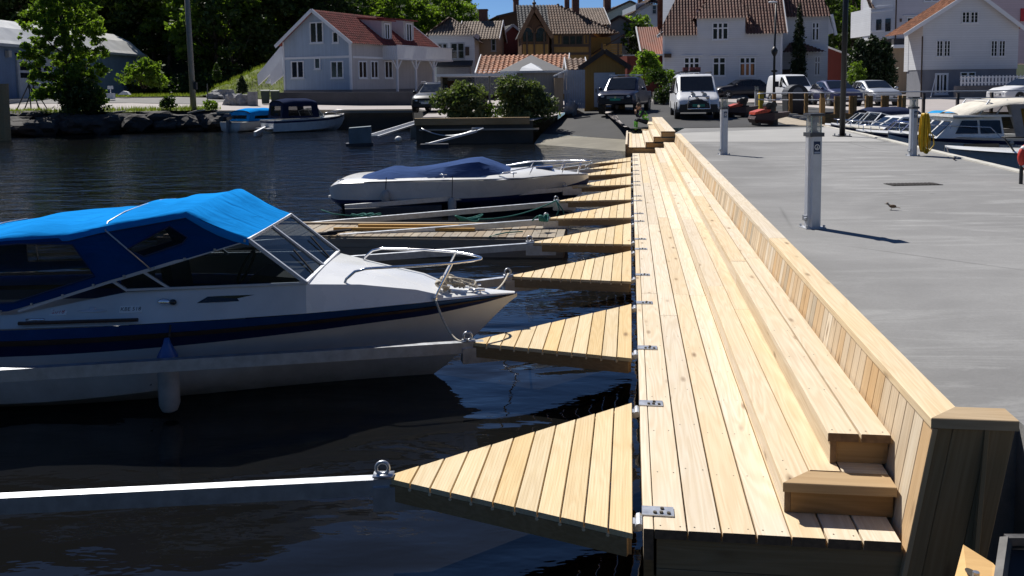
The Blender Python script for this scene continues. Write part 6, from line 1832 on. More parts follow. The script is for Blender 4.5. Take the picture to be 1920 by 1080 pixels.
h = House('house', 'tall lilac-white house behind the gabled white house on the right, with sunlit bay', 1676, 170, 80, 0)
xw = h.f(1800, 60).x; h.block('wall', CL_LILAC, 0, xw, 0, 8, h.f(1700, 72).z, 12.5)
sx0 = h.f(1655, 50, -.3).x
h.part(MB().prism([(0, -.02, h.f(1676, 72).z), (0, -.02, 12), (sx0, 2.2, 12), (sx0, 2.2, h.f(1676, 72).z)], (0, 1, 0), 2), 'bay_wall', CL_WHITE)
for z_ in (h.f(1660, 58).z, h.f(1660, 12).z, h.f(1660, 20).z):
    h.part(MB().prism([(.05, -.08, z_), (sx0 - .05, 2.12, z_), (sx0 - .05, 2.3, z_), (.05, .1, z_)], (0, 0, 1), .16), 'bay_cornice', WHITE)
m = MB()
for t0, t1 in ((.2, .42), (.58, .8)):
    a = Vector((0, -.03, 0)).lerp(Vector((sx0, 2.19, 0)), t0); b = Vector((0, -.03, 0)).lerp(Vector((sx0, 2.19, 0)), t1)
    z0_, z1_ = h.f(1665, 58).z, h.f(1665, 34).z
    m.add([(a.x - .02, a.y - .02, z0_), (b.x - .02, b.y - .02, z0_), (b.x - .02, b.y - .02, z1_), (a.x - .02, a.y - .02, z1_)], [(0, 1, 2, 3)])
tag(h.part(m, 'bay_panes', PANE), kind='stuff')
lx0, lx1 = h.f(1634, 50, 2).x, h.f(1656, 50, 2).x
h.block('wing_wall', CL_WHITE, lx0, lx1 + .3, 2.2, 7, h.f(1645, 66, 2).z, 7.6); h.window('f', (1643, 38, 1655, 66), 2, 1, k=2.2, fw=.07)
h.slope(T_DARK, (lx0 - .3, 1.8, h.f(1645, 16, 2).z), (lx1 + .4, 1.8, h.f(1645, 16, 2).z), (0, 5, 11), tile=.3)
h.block('wall_base', CL_TAN, h.f(1678, 120).x, h.f(1703, 120).x, .3, 3, -1, h.f(1690, 88).z); h.block('garden_wall', CONC_OLD, lx0, h.f(1680, 150).x, .8, 1.3, -1.5, h.f(1650, 150).z)
h.block('porch_slab', WHITE, h.f(1672, 88).x, h.f(1712, 88).x, -.4, 3, h.f(1690, 90).z, h.f(1690, 84).z); h.block('overhang', SLATE, h.f(1674, 80).x, h.f(1712, 80).x, -.2, 3, h.f(1690, 84).z + .01, h.f(1690, 73).z)
h.window('f', (1699, 32, 1726, 56), 2, 1, fw=.1, head=.3); h.part(MB().box((h.f(1687, 40).x, -.1, h.f(1687, 41).z), (h.f(1690, 40).x, 0, h.f(1690, 35).z)), 'wall_lamp', BROWNT)
h.window('f', (1732, -3, 1762, 3), 2, 1, fw=.1); h.part(MB().cyl((-.02, -.1, h.f(1676, 75).z), (-.02, -.1, 9.5), .06, 8), 'downpipe', BROWNT)

h = House('house', 'white gabled house with grey basement and small paned windows at the right edge', 1727, 182, 64, 0)
xr = h.f(1908, 120).x; ze = h.f(1715, 63).z; xc = h.f(1821, 0).x; zr = h.f(1821, -15).z; zbse = h.f(1800, 130).z
m = MB(); m.prism([(0, 0, zbse), (xr, 0, zbse), (xr, 0, h.f(1908, 44).z), (xc, 0, zr), (0, 0, h.f(1727, 43).z)], (0, 1, 0), 2.4); h.part(m, 'wall', CL_WHITE)
h.block('basement', PLASTER, .04, xr - .04, .05, 2.5, -1, zbse)
for (ax, az, rx) in ((h.f(1695, 64, -.35).x, h.f(1695, 64, -.35).z, 0), (h.f(1922, 53, -.35).x, h.f(1922, 53, -.35).z, 1)):
    A = Vector((ax, -.4, az)); B = Vector((ax, 2.9, az)); T = Vector((xc, -.4, zr + .15))
    h.slope(T_ORANGE, B if rx == 0 else A, A if rx == 0 else B, T, tile=.3, row=.36)
    h.part(MB().bar((ax, -.42, az - .08), (xc, -.42, zr + .06), .06, .26), 'barge_board', WHITE)
h.block('side_bay', CL_WHITE, h.f(1703, 100, 2.2).x, .3, 2.2, 2.9, zbse - .1, h.f(1710, 66, 2.2).z)
for i, (a, b) in enumerate(((1.0, 1.6), (2.0, 2.6), (3.1, 3.7))): pass
h.part(MB().cyl((-.05, -.08, 0), (-.05, -.08, h.f(1727, 68).z), .05, 8), 'downpipe', BROWNT)
h.window('f', (1803, 22, 1818, 43), 2, 3, fw=.05, mw=.02); h.window('f', (1819, 22, 1834, 43), 2, 3, fw=.05, mw=.02)
for a in (1755, 1769, 1857, 1872): h.window('f', (a, 76, a + 13, 106), 2, 4, fw=.05, mw=.02)
h.window('f', (1752, 137, 1778, 177), 3, 1, k=.05, fw=.14); h.window('f', (1800, 135, 1829, 148), 2, 2, k=.05, fw=.07)
h.part(MB().bar((h.f(1745, 190, -.6).x, -.6, 0), (h.f(1755, 140, -.05).x, -.05, h.f(1755, 140).z), .05, .05), 'leaning_pole', WHITE)
h = House('house', 'pink-lilac house at the top right corner with a red window', 1850, 60, 84, 0)
h.block('wall', clad('pink_cladding', (.60, .48, .50), .17, False, .05, .3), 0, 8, 0, 6, -3, 12); h.part(MB().box((h.f(1913, 30).x, -.1, h.f(1913, 40).z), (h.f(1925, 30).x, -.01, h.f(1913, 16).z)), 'window', paint('red_window', (.5, .02, .03), .5))

# picket fence and the retaining wall under it
fz0, fz1 = at(1850, 160, 61).z, at(1850, 141, 61).z
fx0, fx1 = at(1801, 150, 61).x, at(1960, 150, 61).x
pf = thing('picket_fence', 'white picket fence on the grey wall in front of the right-hand house', 'fence', (fx0, 61, fz0))
i = 0
x = fx0
while x < fx1:
    MB().prism([(x - fx0, 0, 0), (x - fx0 + .13, 0, 0), (x - fx0 + .13, 0, fz1 - fz0 - .08), (x - fx0 + .065, 0, fz1 - fz0), (x - fx0, 0, fz1 - fz0 - .08)], (0, 1, 0), .025).build('picket', WHITE, pf)
    x += .24
for zz in (.15, .52): MB().box((0, .026, zz), (fx1 - fx0, .06, zz + .09)).build('fence_rail', WHITE, pf)
tag(MB().box((at(1795, 170, 61).x, 61.1, .4), (fx1 + 3, 61.5, fz0 - .02)).build('retaining_wall', STONEW), 'low grey rendered retaining wall beneath the white picket fence', 'wall')

# ---- sheds between the slipway and the chalet
h = House('shed', 'ochre boarded shed with a dark gabled roof and pale grey door behind the pickup', 1096, 204, 48, -4, cat='shed')
xw = h.f(1172, 150).x; ze = h.f(1100, 121).z; zr = h.f(1135, 95).z
h.gable('wall', CL_YEL, 0, xw, 0, 5, -.3, ze, zr); h.roof_gable(SLATE, 0, xw, 0, 5, ze, zr, ov=.3, gov=.25, trim=paint('dark_barge', (.03, .022, .02), .7), tile=.4)
a, b = h.f(1114, 201), h.f(1153, 136); d_ = h.part(MB().box((a.x, -.06, a.z), (b.x, -.002, b.z)), 'door', paint('pale_grey_door', (.42, .45, .50), .5, vary=.08)); h.part(MB().box((a.x + .08, -.09, a.z + .8), (a.x + .13, -.062, a.z + 1.0)), 'handle', BROWNT, parent=d_)
g_ = House('gate', 'pale grey boarded gate between the ochre shed and the grey hall', 1058, 204, 47, 0, cat='gate')
xw = g_.f(1097, 160).x; zt_ = g_.f(1075, 131).z; n_ = 9
for i in range(n_): g_.part(MB().box((xw * i / n_ + .006, -.03, 0), (xw * (i + 1) / n_ - .006, 0, zt_)), 'board', paint('pale_grey_board', (.36, .39, .45), .6, vary=.1))
for z_ in (.3, zt_ - .4): g_.part(MB().box((0, .002, z_), (xw, .05, z_ + .12)), 'brace', FRAMEG)
h = House('hall', 'low grey boarded hall with a dark pyramid roof behind the right-hand bush', 962, 204, 47.6, 3, cat='hall')
xw = h.f(1046, 150).x; zt_ = h.f(1000, 134).z
h.block('wall', CL_GREY, 0, xw, 0, 6, -.4, zt_)
ap = h.f(996, 103, 3); e0, e1 = h.f(938, 134, -.3), h.f(1062, 131, -.3)
m = MB(); z_ = zt_ + .02
m.add([(e0.x, -.3, z_), (e1.x, -.3, z_), (e1.x, 6.3, z_), (e0.x, 6.3, z_), (ap.x, 3, ap.z)], [(0, 1, 4), (1, 2, 4), (2, 3, 4), (3, 0, 4), (3, 2, 1, 0)]); h.part(m, 'roof', paint('dark_grey_roof', (.085, .085, .092), .7, vary=.25, scale=1.2))
a, b, c = h.f(974, 133, -.32), h.f(1018, 132, -.32), h.f(995, 118, .9)
m = MB(); m.add([a, b, (b.x - .15, .0, (b.z + c.z) / 2 - .02), (c.x, .72, c.z), (a.x + .15, .0, (a.z + c.z) / 2 - .02)], [(0, 1, 2, 3, 4)]); o = h.part(m, 'skylight', WHITE); 
h.part(MB().box((e0.x, -.36, z_ - .1), (e1.x, -.30, z_ + .02)), 'fascia', FRAMEG)
s_ = House('lean_to', 'small tan board lean-to with a white edged roof beside the grey gate', 1040, 206, 46.6, 0, cat='lean-to')
xw = s_.f(1056, 170).x; s_.block('wall', CL_TAN, 0, xw, 0, 1.0, 0, s_.f(1050, 146).z)
m = MB(); p0, p1 = s_.f(1038, 143, -.2), s_.f(1064, 131, -.2); m.bar((p0.x, -.2, p0.z), (p1.x, -.2, p1.z), .5, .07); s_.part(m, 'roof', WHITE)
o_ = House('outhouse', 'low building with bright orange pantiles behind the glass shelter', 890, 160, 56, -6, cat='outhouse')
xw = o_.f(1062, 130).x; ze = o_.f(940, 135).z; zr = o_.f(940, 104, 2.4).z
o_.gable('wall', CL_WHITE, 0, xw, 0, 4.8, -.6, ze, zr - .05, 'x'); o_.roof_gable(T_ORANGE, .2, xw, 0, 4.8, ze, zr, 'x', ov=.2, gov=.1, trim=WHITE, tile=.30, row=.35)
o_ = House('outhouse', 'small pantiled roof fragment left of the ochre shed gable', 1063, 150, 52, 0, cat='outhouse')
xw = o_.f(1100, 120).x; ze = o_.f(1070, 130).z; zr = o_.f(1070, 110, 1.6).z
o_.gable('wall', CL_TAN, 0, xw, 0, 3.2, -.6, ze, zr - .05, 'x'); o_.roof_gable(T_BROWN, 0, xw, 0, 3.2, ze, zr, 'x', ov=.1, gov=.05, trim=WHITE, tile=.3, row=.35)
# glass sided shelter
s_ = House('shelter', 'glass sided shelter with a thin flat white roof behind the left bush', 826, 200, 46.4, 0, cat='shelter')
xw = s_.f(969, 150).x; zt_ = s_.f(900, 143).z
m = MB(); m.box((-.15, -.4, zt_), (xw, 3.0, zt_ + .13)); s_.part(m, 'roof', WHITE)
for px in (828, 918, 962): s_.part(MB().box((s_.f(px, 160).x - .05, -.05, -.2), (s_.f(px, 160).x + .05, .05, zt_)), 'post', W_GREY)
SHG = glass('shelter_glass', (.75, .75, .75), .3)
for a, b in ((830, 916), (920, 960)): s_.part(MB().box((s_.f(a, 160).x, -.012, .3), (s_.f(b, 160).x, .012, zt_ - .05)), 'glass_panel', SHG)
s_.part(MB().box((.2, 1.2, 0), (xw * .6, 1.7, .48)), 'bench', W_GREY); s_.part(MB().box((-.1, 2.9, -.2), (.2, 3.0, zt_)), 'back_post', W_GREY)
s_.part(MB().prism([(0.2, 2.6, .2), (1.7, 2.6, .2), (.9, 2.6, zt_ - .2), (.2, 2.6, zt_ - .2)], (0, 1, 0), .05), 'red_panel', paint('red_poster', (.30, .06, .04), .7, vary=.4, scale=3))

# retaining wall by the left road, bins, boulders, benches of the far bank
tag(MB().bar((at(520, 180, 66).x, 66, gz(-15, 66) + .3), (at(812, 188, 62).x, 62.0, gz(-6, 62) + .3), .35, 1.3).build('retaining_wall', concrete('dark_retaining_wall', (.085, .085, .095), .2, .3, (.12, .12, .13), .2)), 'long dark grey retaining wall below the pale blue house', 'wall')
for i, (a, l_) in enumerate(((498, 'left of the two dark wheelie bins below the stair'), (516, 'right of the two dark wheelie bins below the stair'))):
    p = at(a, 189, 64.5); t = thing('wheelie_bin', 'dark green bin, ' + l_, 'bin', (p.x, 64.5, gz(p.x, 64.5)), .2, 'wheelie bins below the stair')
    m = MB(); m.loft([[(-.24, -.26, .06), (.24, -.26, .06), (.24, .26, .06), (-.24, .26, .06)], [(-.3, -.34, .95), (.3, -.34, .95), (.3, .34, .95), (-.3, .34, .95)]], caps=True); m.build('body', paint('bin_green', (.02, .04, .03), .5), t)
    MB().prism([(-.32, -.36, .96), (-.32, .36, .98), (-.32, .36, 1.06), (-.32, -.1, 1.08), (-.32, -.36, 1.02)], (1, 0, 0), .64).build('lid', paint('bin_lid', (.10, .12, .10), .4), t)
for i, (a, b, Y, r, l_) in enumerate(((441, 186, 63, (.9, .7, .75), 'left of the two big grey boulders by the left road'), (458, 186, 62.5, (.75, .6, .7), 'right of the two big grey boulders by the left road'), (420, 160, 74, (1.2, .8, .7), 'pale, on the gravel at the foot of the grassy bank'), (402, 165, 72, (.8, .6, .4), 'small, at the left foot of the grassy bank'))):
    p = at(a, b, Y); rock('boulder', 'grey boulder, ' + l_, 'boulder', (p.x, Y, gz(p.x, Y) + .25), r, i + 40, 'boulders by the left road', mat=paint('grey_boulder', (.27, .27, .28), .9, vary=.35, scale=3, bump=.6, bscale=12))
p = at(1071, 204, 46.2); rock('boulder', 'pointed pale boulder at the foot of the grey gate', 'boulder', (p.x, 46.2, gz(p.x, 46.2) + .2), (.32, .3, .42), 51, 'boulders by the left road', mat=paint('grey_boulder', (.2, .2, .2)), flat=None)
tag(MB().box((-.28, -.28, 0), (.28, .28, 1.0)).build('stone_pillar', paint('grey_boulder', (.2, .2, .2)), wm=Matrix.Translation((at(474, 190, 62).x, 62, gz(-18, 62)))), 'square pale stone pillar right of the boulders on the left road', 'pillar')
# ------------------------------------------------------------------ vehicles
CARGLASS = paint('car_glass', (.012, .014, .018), .06, 0, .6, vary=.2)
TYRE = paint('tyre', (.014, .014, .015), .8)
RIM = paint('alloy_rim', (.42, .43, .45), .35, .8, vary=.2)
BLKPL = paint('black_plastic', (.018, .018, .02), .5)
LAMPG = paint('headlamp', (.55, .58, .62), .1, .2, vary=.25, scale=20, coat=.5)
LAMPR = paint('tail_lamp', (.30, .015, .012), .2)
PLATEW = paint('plate_white', (.7, .7, .7), .4)
PLATEG = paint('plate_green', (.02, .30, .20), .4)
def carpaint(n, c, metal=.3): return paint(n, c, .34, metal, .35, vary=.08, scale=1.5, coat=.22)
def vehicle(name, label, cat, loc, heading, prof, paintm, wheels, wr=.31, group=None, plate=PLATEW, lower=None, glass_ints=(), lamps=None, name_extra=None, grille=True):
    """prof: stations from rear to front: x, z bottom, z shoulder, z top, half width low, half width shoulder, half width top; local x forward"""
    t = thing(name, label, cat, loc, heading, group)
    def ring(r):
        x, zb, zs, zt, wl, wsd, wt = r
        h = [(x, 0, zb), (x, -wl * .92, zb), (x, -wl, zb + .12), (x, -wl, (zb + zs) / 2), (x, -wsd, zs), (x, -(wsd + (wt - wsd) * .5) - .01, zs + (zt - zs) * .5), (x, -wt, zt - (zt - zs) * .12), (x, -wt * .86, zt), (x, 0, zt + .015)]
        return h + [(a, -b, c) for a, b, c in h[::-1][1:-1]]
    mb = MB(); mb.loft([ring(r) for r in prof], caps=True)
    body = mb.build('body', paintm, t, smooth=True, auto=32)
    # panes: (kind, i, j): side glass between stations i and j, or the sloping screen between them
    for kind, i, j in glass_ints:
        a, b = prof[i], prof[j]
        m = MB()
        if kind == 'side':
            for sg in (-1, 1):
                def P(r, s_):
                    x, zb, zs, zt, wl, wsd, wt = r
                    return Vector((x, sg * (wsd + (wt - wsd) * s_ + .012), zs + (zt - zs) * s_))
                q = [P(a, .10).lerp(P(b, .10), .04), P(a, .10).lerp(P(b, .10), .96), P(a, .84).lerp(P(b, .84), .95), P(a, .84).lerp(P(b, .84), .05)]
                mm = MB().add(q, [(0, 1, 2, 3)]); mm.build('side_window', CARGLASS, t)
            continue
        def Q(r, s_, sg):
            return Vector((r[0], sg * r[6] * s_, r[3]))
        n = Vector((b[0] - a[0], 0, b[3] - a[3])); n = Vector((-n.z, 0, n.x)).normalized()
        if n.z < 0: n = -n
        off = n * .022
        q = [Q(a, .88, -1).lerp(Q(b, .88, -1), .06), Q(a, .88, 1).lerp(Q(b, .88, 1), .06), Q(a, .9, 1).lerp(Q(b, .9, 1), .95), Q(a, .9, -1).lerp(Q(b, .9, -1), .95)]
        m.prism([p + off for p in q], (0, 0, 1), .004); m.build('windscreen' if kind == 'ws' else 'rear_window', CARGLASS, t)
    W_ = max(r[4] for r in prof)
    for x in wheels:
        for sg in (-1, 1):
            m = MB(); y = sg * (W_ - .10)
            sec = [(.55, -.1), (.92, -.11), (1, -.07), (1, .07), (.92, .11), (.55, .1)]
            m.loft([[(x + wr * q * math.cos(a), y + d, wr + wr * q * math.sin(a)) for q, d in sec] for a in [2 * math.pi * k / 20 for k in range(20)]], wrap=True)
            wo = m.build('wheel', TYRE, t, smooth=True, auto=40)
            m = MB(); yo = y + sg * .085
            m.cyl((x, yo - .02, wr), (x, yo + .012 * 1, wr), wr * .60, 16)
            for k in range(5):
                a = 2 * math.pi * k / 5; m.bar((x, yo + sg * .02, wr), (x + wr * .56 * math.cos(a), yo + sg * .016, wr + wr * .56 * math.sin(a)), .05, .02, up=(0, 1, 0))
            m.build('rim', RIM, wo, wm=WM[t.name])
            m = MB(); m.cyl((x, sg * (W_ - .22), wr), (x, sg * (W_ + .004), wr), wr * 1.16, 20); m.build('wheel_arch', BLKPL, t)
    f = prof[-1]; xf = f[0]; r0 = prof[0]
    if lower:
        MB().box((xf - .18, -f[4] * .96, f[1] - .02), (xf + .03, f[4] * .96, f[1] + lower)).build('bumper', BLKPL, t); MB().box((r0[0] - .03, -r0[4] * .96, r0[1] - .02), (r0[0] + .15, r0[4] * .96, r0[1] + lower)).build('bumper', BLKPL, t)
    zg = f[2]
    for sg in (-1, 1):
        m = MB(); l = lamps or (.22, .09, .02)
        m.ell((xf - .10, sg * (f[4] - .20), zg - l[2] - .02), (.12, l[0] * .75, l[1]), 12, 8); m.build('headlight', LAMPG, t, smooth=True)
        m = MB(); m.box((r0[0] - .015, sg * (r0[4] - .16) - .10, r0[2] - .14), (r0[0] + .05, sg * (r0[4] - .16) + .10, r0[2] + .16)); m.build('tail_light', LAMPR, t)
    if grille:
        m = MB(); m.box((xf - .06, -f[4] * .52, zg - .16), (xf + .022, f[4] * .52, zg - .03))
        for k in range(3): m.box((xf + .023, -f[4] * .5, zg - .15 + k * .045), (xf + .03, f[4] * .5, zg - .135 + k * .045), 1)
        m.build('grille', [BLKPL, ALU], t)
        e = MB(); e.cyl((xf + .02, 0, zg - .09), (xf + .045, 0, zg - .09), .055, 14); e.build('emblem', CHROME, t)
    m = MB(); m.box((xf + .024, -.26, f[1] + .12), (xf + .044, .26, f[1] + .23)); m.build('number_plate', plate, t)
    return t
def mirror(t, x, y, z, mat):
    for sg in (-1, 1):
        m = MB(); m.ell((x, sg * (y + .12), z), (.06, .11, .08), 8, 6); m.bar((x, sg * (y - .02), z - .03), (x, sg * (y + .06), z - .03), .03, .03); m.build('mirror', mat, t, smooth=True)
def car_prof(L, W, H, hood=.92, belt=.88, x_cowl=.23, x_roof_f=.02, x_roof_r=-.30, x_rear=-.44, boot=None, zb=.22):
    w = W / 2; h = L / 2; tb = w * .74
    boot = boot or belt + .06
    return [(-h, zb + .16, belt - .12, boot - .08, w * .78, w * .80, w * .70), (-h + .10, zb, belt - .02, boot, w * .95, w * .93, w * .78), (L * x_rear, zb, belt, boot + .02, w, w * .96, w * .80),
            (L * x_roof_r, zb, belt, H - .04, w, w * .97, tb), (L * (x_roof_r + x_roof_f) / 2, zb, belt - .01, H, w, w * .97, tb), (L * x_roof_f, zb, belt - .03, H - .03, w, w * .97, tb),
            (L * x_cowl, zb, belt - .06, hood + .03, w, w * .96, w * .84), (h - .45, zb, hood - .16, hood - .06, w * .99, w * .94, w * .80), (h - .12, zb, hood - .24, hood - .17, w * .92, w * .88, w * .72), (h, zb + .10, hood - .34, hood - .27, w * .80, w * .78, w * .60)]
def groundat(px, py, Y):
    p = at(px, py, Y); return (p.x, Y, gz(p.x, Y) + .02)
def face(dx, dy): return math.atan2(dy, dx)
GI = [('side', 2, 3), ('side', 3, 4), ('side', 4, 5), ('side', 5, 6), ('ws', 5, 6), ('rear', 3, 2)]

# dark pickup
L, W, H = 5.2, 1.95, 1.82; w = W / 2
prof = [(-2.6, .45, .95, 1.02, w * .92, w * .92, w * .86), (-2.5, .38, 1.02, 1.06, w * .98, w * .95, w * .9), (-1.25, .38, 1.04, 1.08, w, w * .96, w * .9), (-1.05, .38, 1.05, 1.74, w, w * .96, w * .74), (-.2, .38, 1.05, 1.80, w, w * .96, w * .74), (.55, .38, 1.05, 1.76, w, w * .96, w * .74),
        (1.35, .40, 1.06, 1.13, w, w * .96, w * .84), (2.1, .42, 1.0, 1.07, w, w * .95, w * .84), (2.48, .46, .94, 1.00, w * .95, w * .92, w * .80), (2.6, .52, .88, .92, w * .86, w * .84, w * .72)]
X, Y, Z = groundat(1160, 212, 43.5)
t = vehicle('pickup_truck', 'dark navy pickup with a pale roof bar parked by the ochre shed', 'pickup truck', (X + .55, Y + 1.7, gz(X, Y) + .02), face(-.31, -.95), prof, carpaint('navy_paint', (.014, .018, .045)), (1.6, -1.6), .38, plate=PLATEG, lower=.2, glass_ints=[('side', 3, 4), ('side', 4, 5), ('side', 5, 6), ('ws', 5, 6), ('rear', 3, 2)], lamps=(.24, .11, .02))
mirror(t, .95, w, 1.2, carpaint('navy_paint', (0, 0, 0)))
for y in (-.62, .62): MB().bar((-1.0, y, 1.86), (.5, y, 1.86), .05, .05).build('roof_rail', ALU, t)
for x in (-.75, .3): MB().bar((x, -.78, 1.90), (x, .78, 1.90), .09, .035).build('roof_bar', WHITE, t)
MB().prism([(-1.15, -.7, 1.08), (-1.5, -.7, 1.08), (-1.2, -.7, 1.62), (-1.12, -.7, 1.62)], (0, 1, 0), .05).build('sports_bar', BLKPL, t)
# white van
L, W, H = 4.9, 1.9, 1.95; w = W / 2
prof = [(-2.45, .40, 1.0, 1.84, w * .96, w * .96, w * .82), (-2.38, .30, 1.02, 1.90, w, w * .98, w * .84), (-.8, .30, 1.03, 1.96, w, w * .98, w * .85), (.55, .30, 1.03, 1.95, w, w * .98, w * .84), (.95, .30, 1.03, 1.90, w, w * .98, w * .83), (1.05, .30, 1.03, 1.87, w, w * .98, w * .82),
        (1.75, .30, 1.02, 1.17, w, w * .96, w * .84), (2.2, .30, .92, .99, w * .98, w * .94, w * .82), (2.42, .34, .80, .86, w * .92, w * .88, w * .78), (2.5, .42, .66, .72, w * .86, w * .84, w * .72)]
X, Y, Z = groundat(1309, 226, 37.8)
t = vehicle('van', 'white van with a bull bar, spot lamps and a dark front facing the quay', 'van', (X + .30, Y + 2.4, gz(X, Y + 1) + .02), face(-.12, -.99), prof, carpaint('van_white', (.74, .75, .77), 0), (1.55, -1.45), .34, plate=PLATEG, lower=.22, glass_ints=[('side', 1, 2), ('side', 2, 3), ('side', 4, 6), ('ws', 5, 6)], lamps=(.26, .10, .05))
mirror(t, 1.35, w + .02, 1.18, BLKPL)
MB().loft([[(2.25, -.95, z0), (2.50, -.80, z0), (2.545, 0, z0), (2.50, .80, z0), (2.25, .95, z0)] for z0 in (.30, .56)] + [[(2.22, -.93, .74), (2.47, -.78, .74), (2.52, 0, .74), (2.47, .78, .74), (2.22, .93, .74)], [(2.18, -.5, .86), (2.40, -.42, .86), (2.44, 0, .86), (2.40, .42, .86), (2.18, .5, .86)]], caps=True).build('dark_bumper', BLKPL, t)
m = MB(); m.tube([(2.66, -.48, .45), (2.68, -.42, .98), (2.68, .42, .98), (2.66, .48, .45), (2.66, -.48, .45)], .032, 8); m.build('bull_bar', CHROME, t, smooth=True)
for y in (-.24, .24):
    m = MB(); m.cyl((2.52, y, 1.04), (2.64, y, 1.04), .10, 14); m.build('spot_lamp', LAMPG, t)
for y in (-.30, .14): MB().add([(1.80, y, 1.176), (1.80, y + .12, 1.176), (2.44, y + .34, .885), (2.44, y + .2, .885)], [(0, 1, 2, 3)]).build('bonnet_stripe', BLKPL, t)
for y in (-.7, .7): MB().bar((-1.9, y, 2.02), (.7, y, 2.02), .04, .05).build('roof_rail', BLKPL, t)
m = MB(); m.box((-.2, -.62, 2.03), (.5, .25, 2.08)); m.build('roof_basket', BLKPL, t)
for i, y in enumerate((-.5, -.2, .05)): MB().box((-.1 + i * .03, y, 2.085), (.42, y + .22, 2.26)).build('roof_load', paint('red_roof_load', (.10, .02, .025), .6, vary=.4), t)
MB().tube([(-1.9, -.5, 2.0), (-1.9, .4, 2.05)], .02, 6).build('roof_ladder', ALU, t)
# dark hatchback side-on in front of the white house
X, Y, Z = groundat(1387, 181, 71.5)
t = vehicle('hatchback', 'dark grey hatchback parked side-on in front of the big white house', 'car', (X, Y, gz(X, Y) + .03), face(-1, -.12), car_prof(4.3, 1.76, 1.52, 1.0, .95, .20, .02, -.33, -.45, boot=1.1), carpaint('dark_grey_paint', (.022, .022, .03)), (1.3, -1.32), .32, glass_ints=GI); mirror(t, .62, .88, 1.05, carpaint('dark_grey_paint', (0, 0, 0)))
# small white van
L, W = 4.3, 1.78; w = W / 2
prof = [(-2.15, .34, 1.0, 1.70, w * .95, w * .95, w * .80), (-2.08, .26, 1.0, 1.77, w, w * .97, w * .82), (-.6, .26, 1.0, 1.82, w, w * .97, w * .82), (.2, .26, 1.0, 1.80, w, w * .97, w * .80), (.5, .26, 1.0, 1.76, w, w * .97, w * .79), (.56, .26, 1.0, 1.74, w, w * .97, w * .78), (1.35, .26, .98, 1.08, w, w * .96, w * .82), (1.85, .26, .84, .92, w * .97, w * .92, w * .78), (2.08, .30, .74, .80, w * .88, w * .84, w * .70), (2.15, .38, .62, .68, w * .8, w * .78, w * .64)]
X, Y, Z = groundat(1493, 208, 54)
t = vehicle('small_van', 'small white delivery van parked behind the dark waste container and railing', 'van', (X, Y + 1.0, gz(X, Y) + .02), face(.05, -.999), prof, carpaint('van_white', (.74, .75, .77), 0), (1.3, -1.3), .31, lower=.2, glass_ints=[('side', 3, 4), ('side', 4, 6), ('ws', 5, 6)]); mirror(t, .95, .9, 1.1, BLKPL)
X, Y, Z = groundat(1577, 209, 49.5)
t = vehicle('sedan', 'dark navy car facing the harbour, between the small van and the silver car', 'car', (X + .3, Y + 1.8, gz(X, Y) + .02), face(.02, -1), car_prof(4.3, 1.78, 1.44, .93, .90, .22, .02, -.28, -.42), carpaint('navy_car_paint', (.03, .035, .09)), (1.3, -1.28), .31, lower=.16, glass_ints=GI); mirror(t, .7, .9, .98, carpaint('navy_car_paint', (0, 0, 0)))
X, Y, Z = groundat(1662, 209, 49.5)
t = vehicle('sedan', 'silver saloon car facing the harbour in front of the dark thujas', 'car', (X, Y + 1.8, gz(X, Y) + .02), face(-.04, -1), car_prof(4.4, 1.76, 1.42, .93, .90, .22, .02, -.28, -.42), carpaint('silver_paint', (.50, .52, .55), .5), (1.3, -1.3), .31, lower=.14, glass_ints=GI); mirror(t, .7, .9, .98, carpaint('silver_paint', (0, 0, 0)))
X, Y, Z = groundat(812, 208, 47.5)
t = vehicle('car', 'black car with a bright glint on its windscreen behind the left bush', 'car', (X, Y + 1.9, gz(X, Y) + .03), face(-.16, -.98), car_prof(4.4, 1.82, 1.55, 1.0, .96, .22, .02, -.30, -.43, boot=1.1), carpaint('black_paint', (.012, .016, .022)), (1.35, -1.35), .34, lower=.14, glass_ints=GI); mirror(t, .7, .92, 1.06, carpaint('black_paint', (0, 0, 0)))
X, Y, Z = groundat(812, 200, 56)
t = vehicle('car', 'dark estate car half hidden behind the black car by the shelter', 'car', (X, Y + 1.9, gz(X, Y) + .03), face(.3, -.95), car_prof(4.5, 1.82, 1.6, 1.02, .97, .22, .02, -.36, -.45, boot=1.2), carpaint('dark_grey_paint', (0, 0, 0)), (1.35, -1.35), .34, glass_ints=GI)
for sg in (-1, 1): MB().bar((-1.6, sg * .6, 1.64), (0, sg * .6, 1.64), .04, .04).build('roof_rail', ALU, t)
X, Y, Z = groundat(1946, 196, 50)
t = vehicle('car', 'white car cut by the right edge of the view, above the dark railing', 'car', (X + .2, Y + 1.5, gz(X, Y) + .02), face(-.97, -.25), car_prof(4.3, 1.78, 1.46, .95, .92, .22, .02, -.30, -.43), carpaint('white_paint', (.72, .73, .74), 0), (1.3, -1.3), .31, glass_ints=GI)

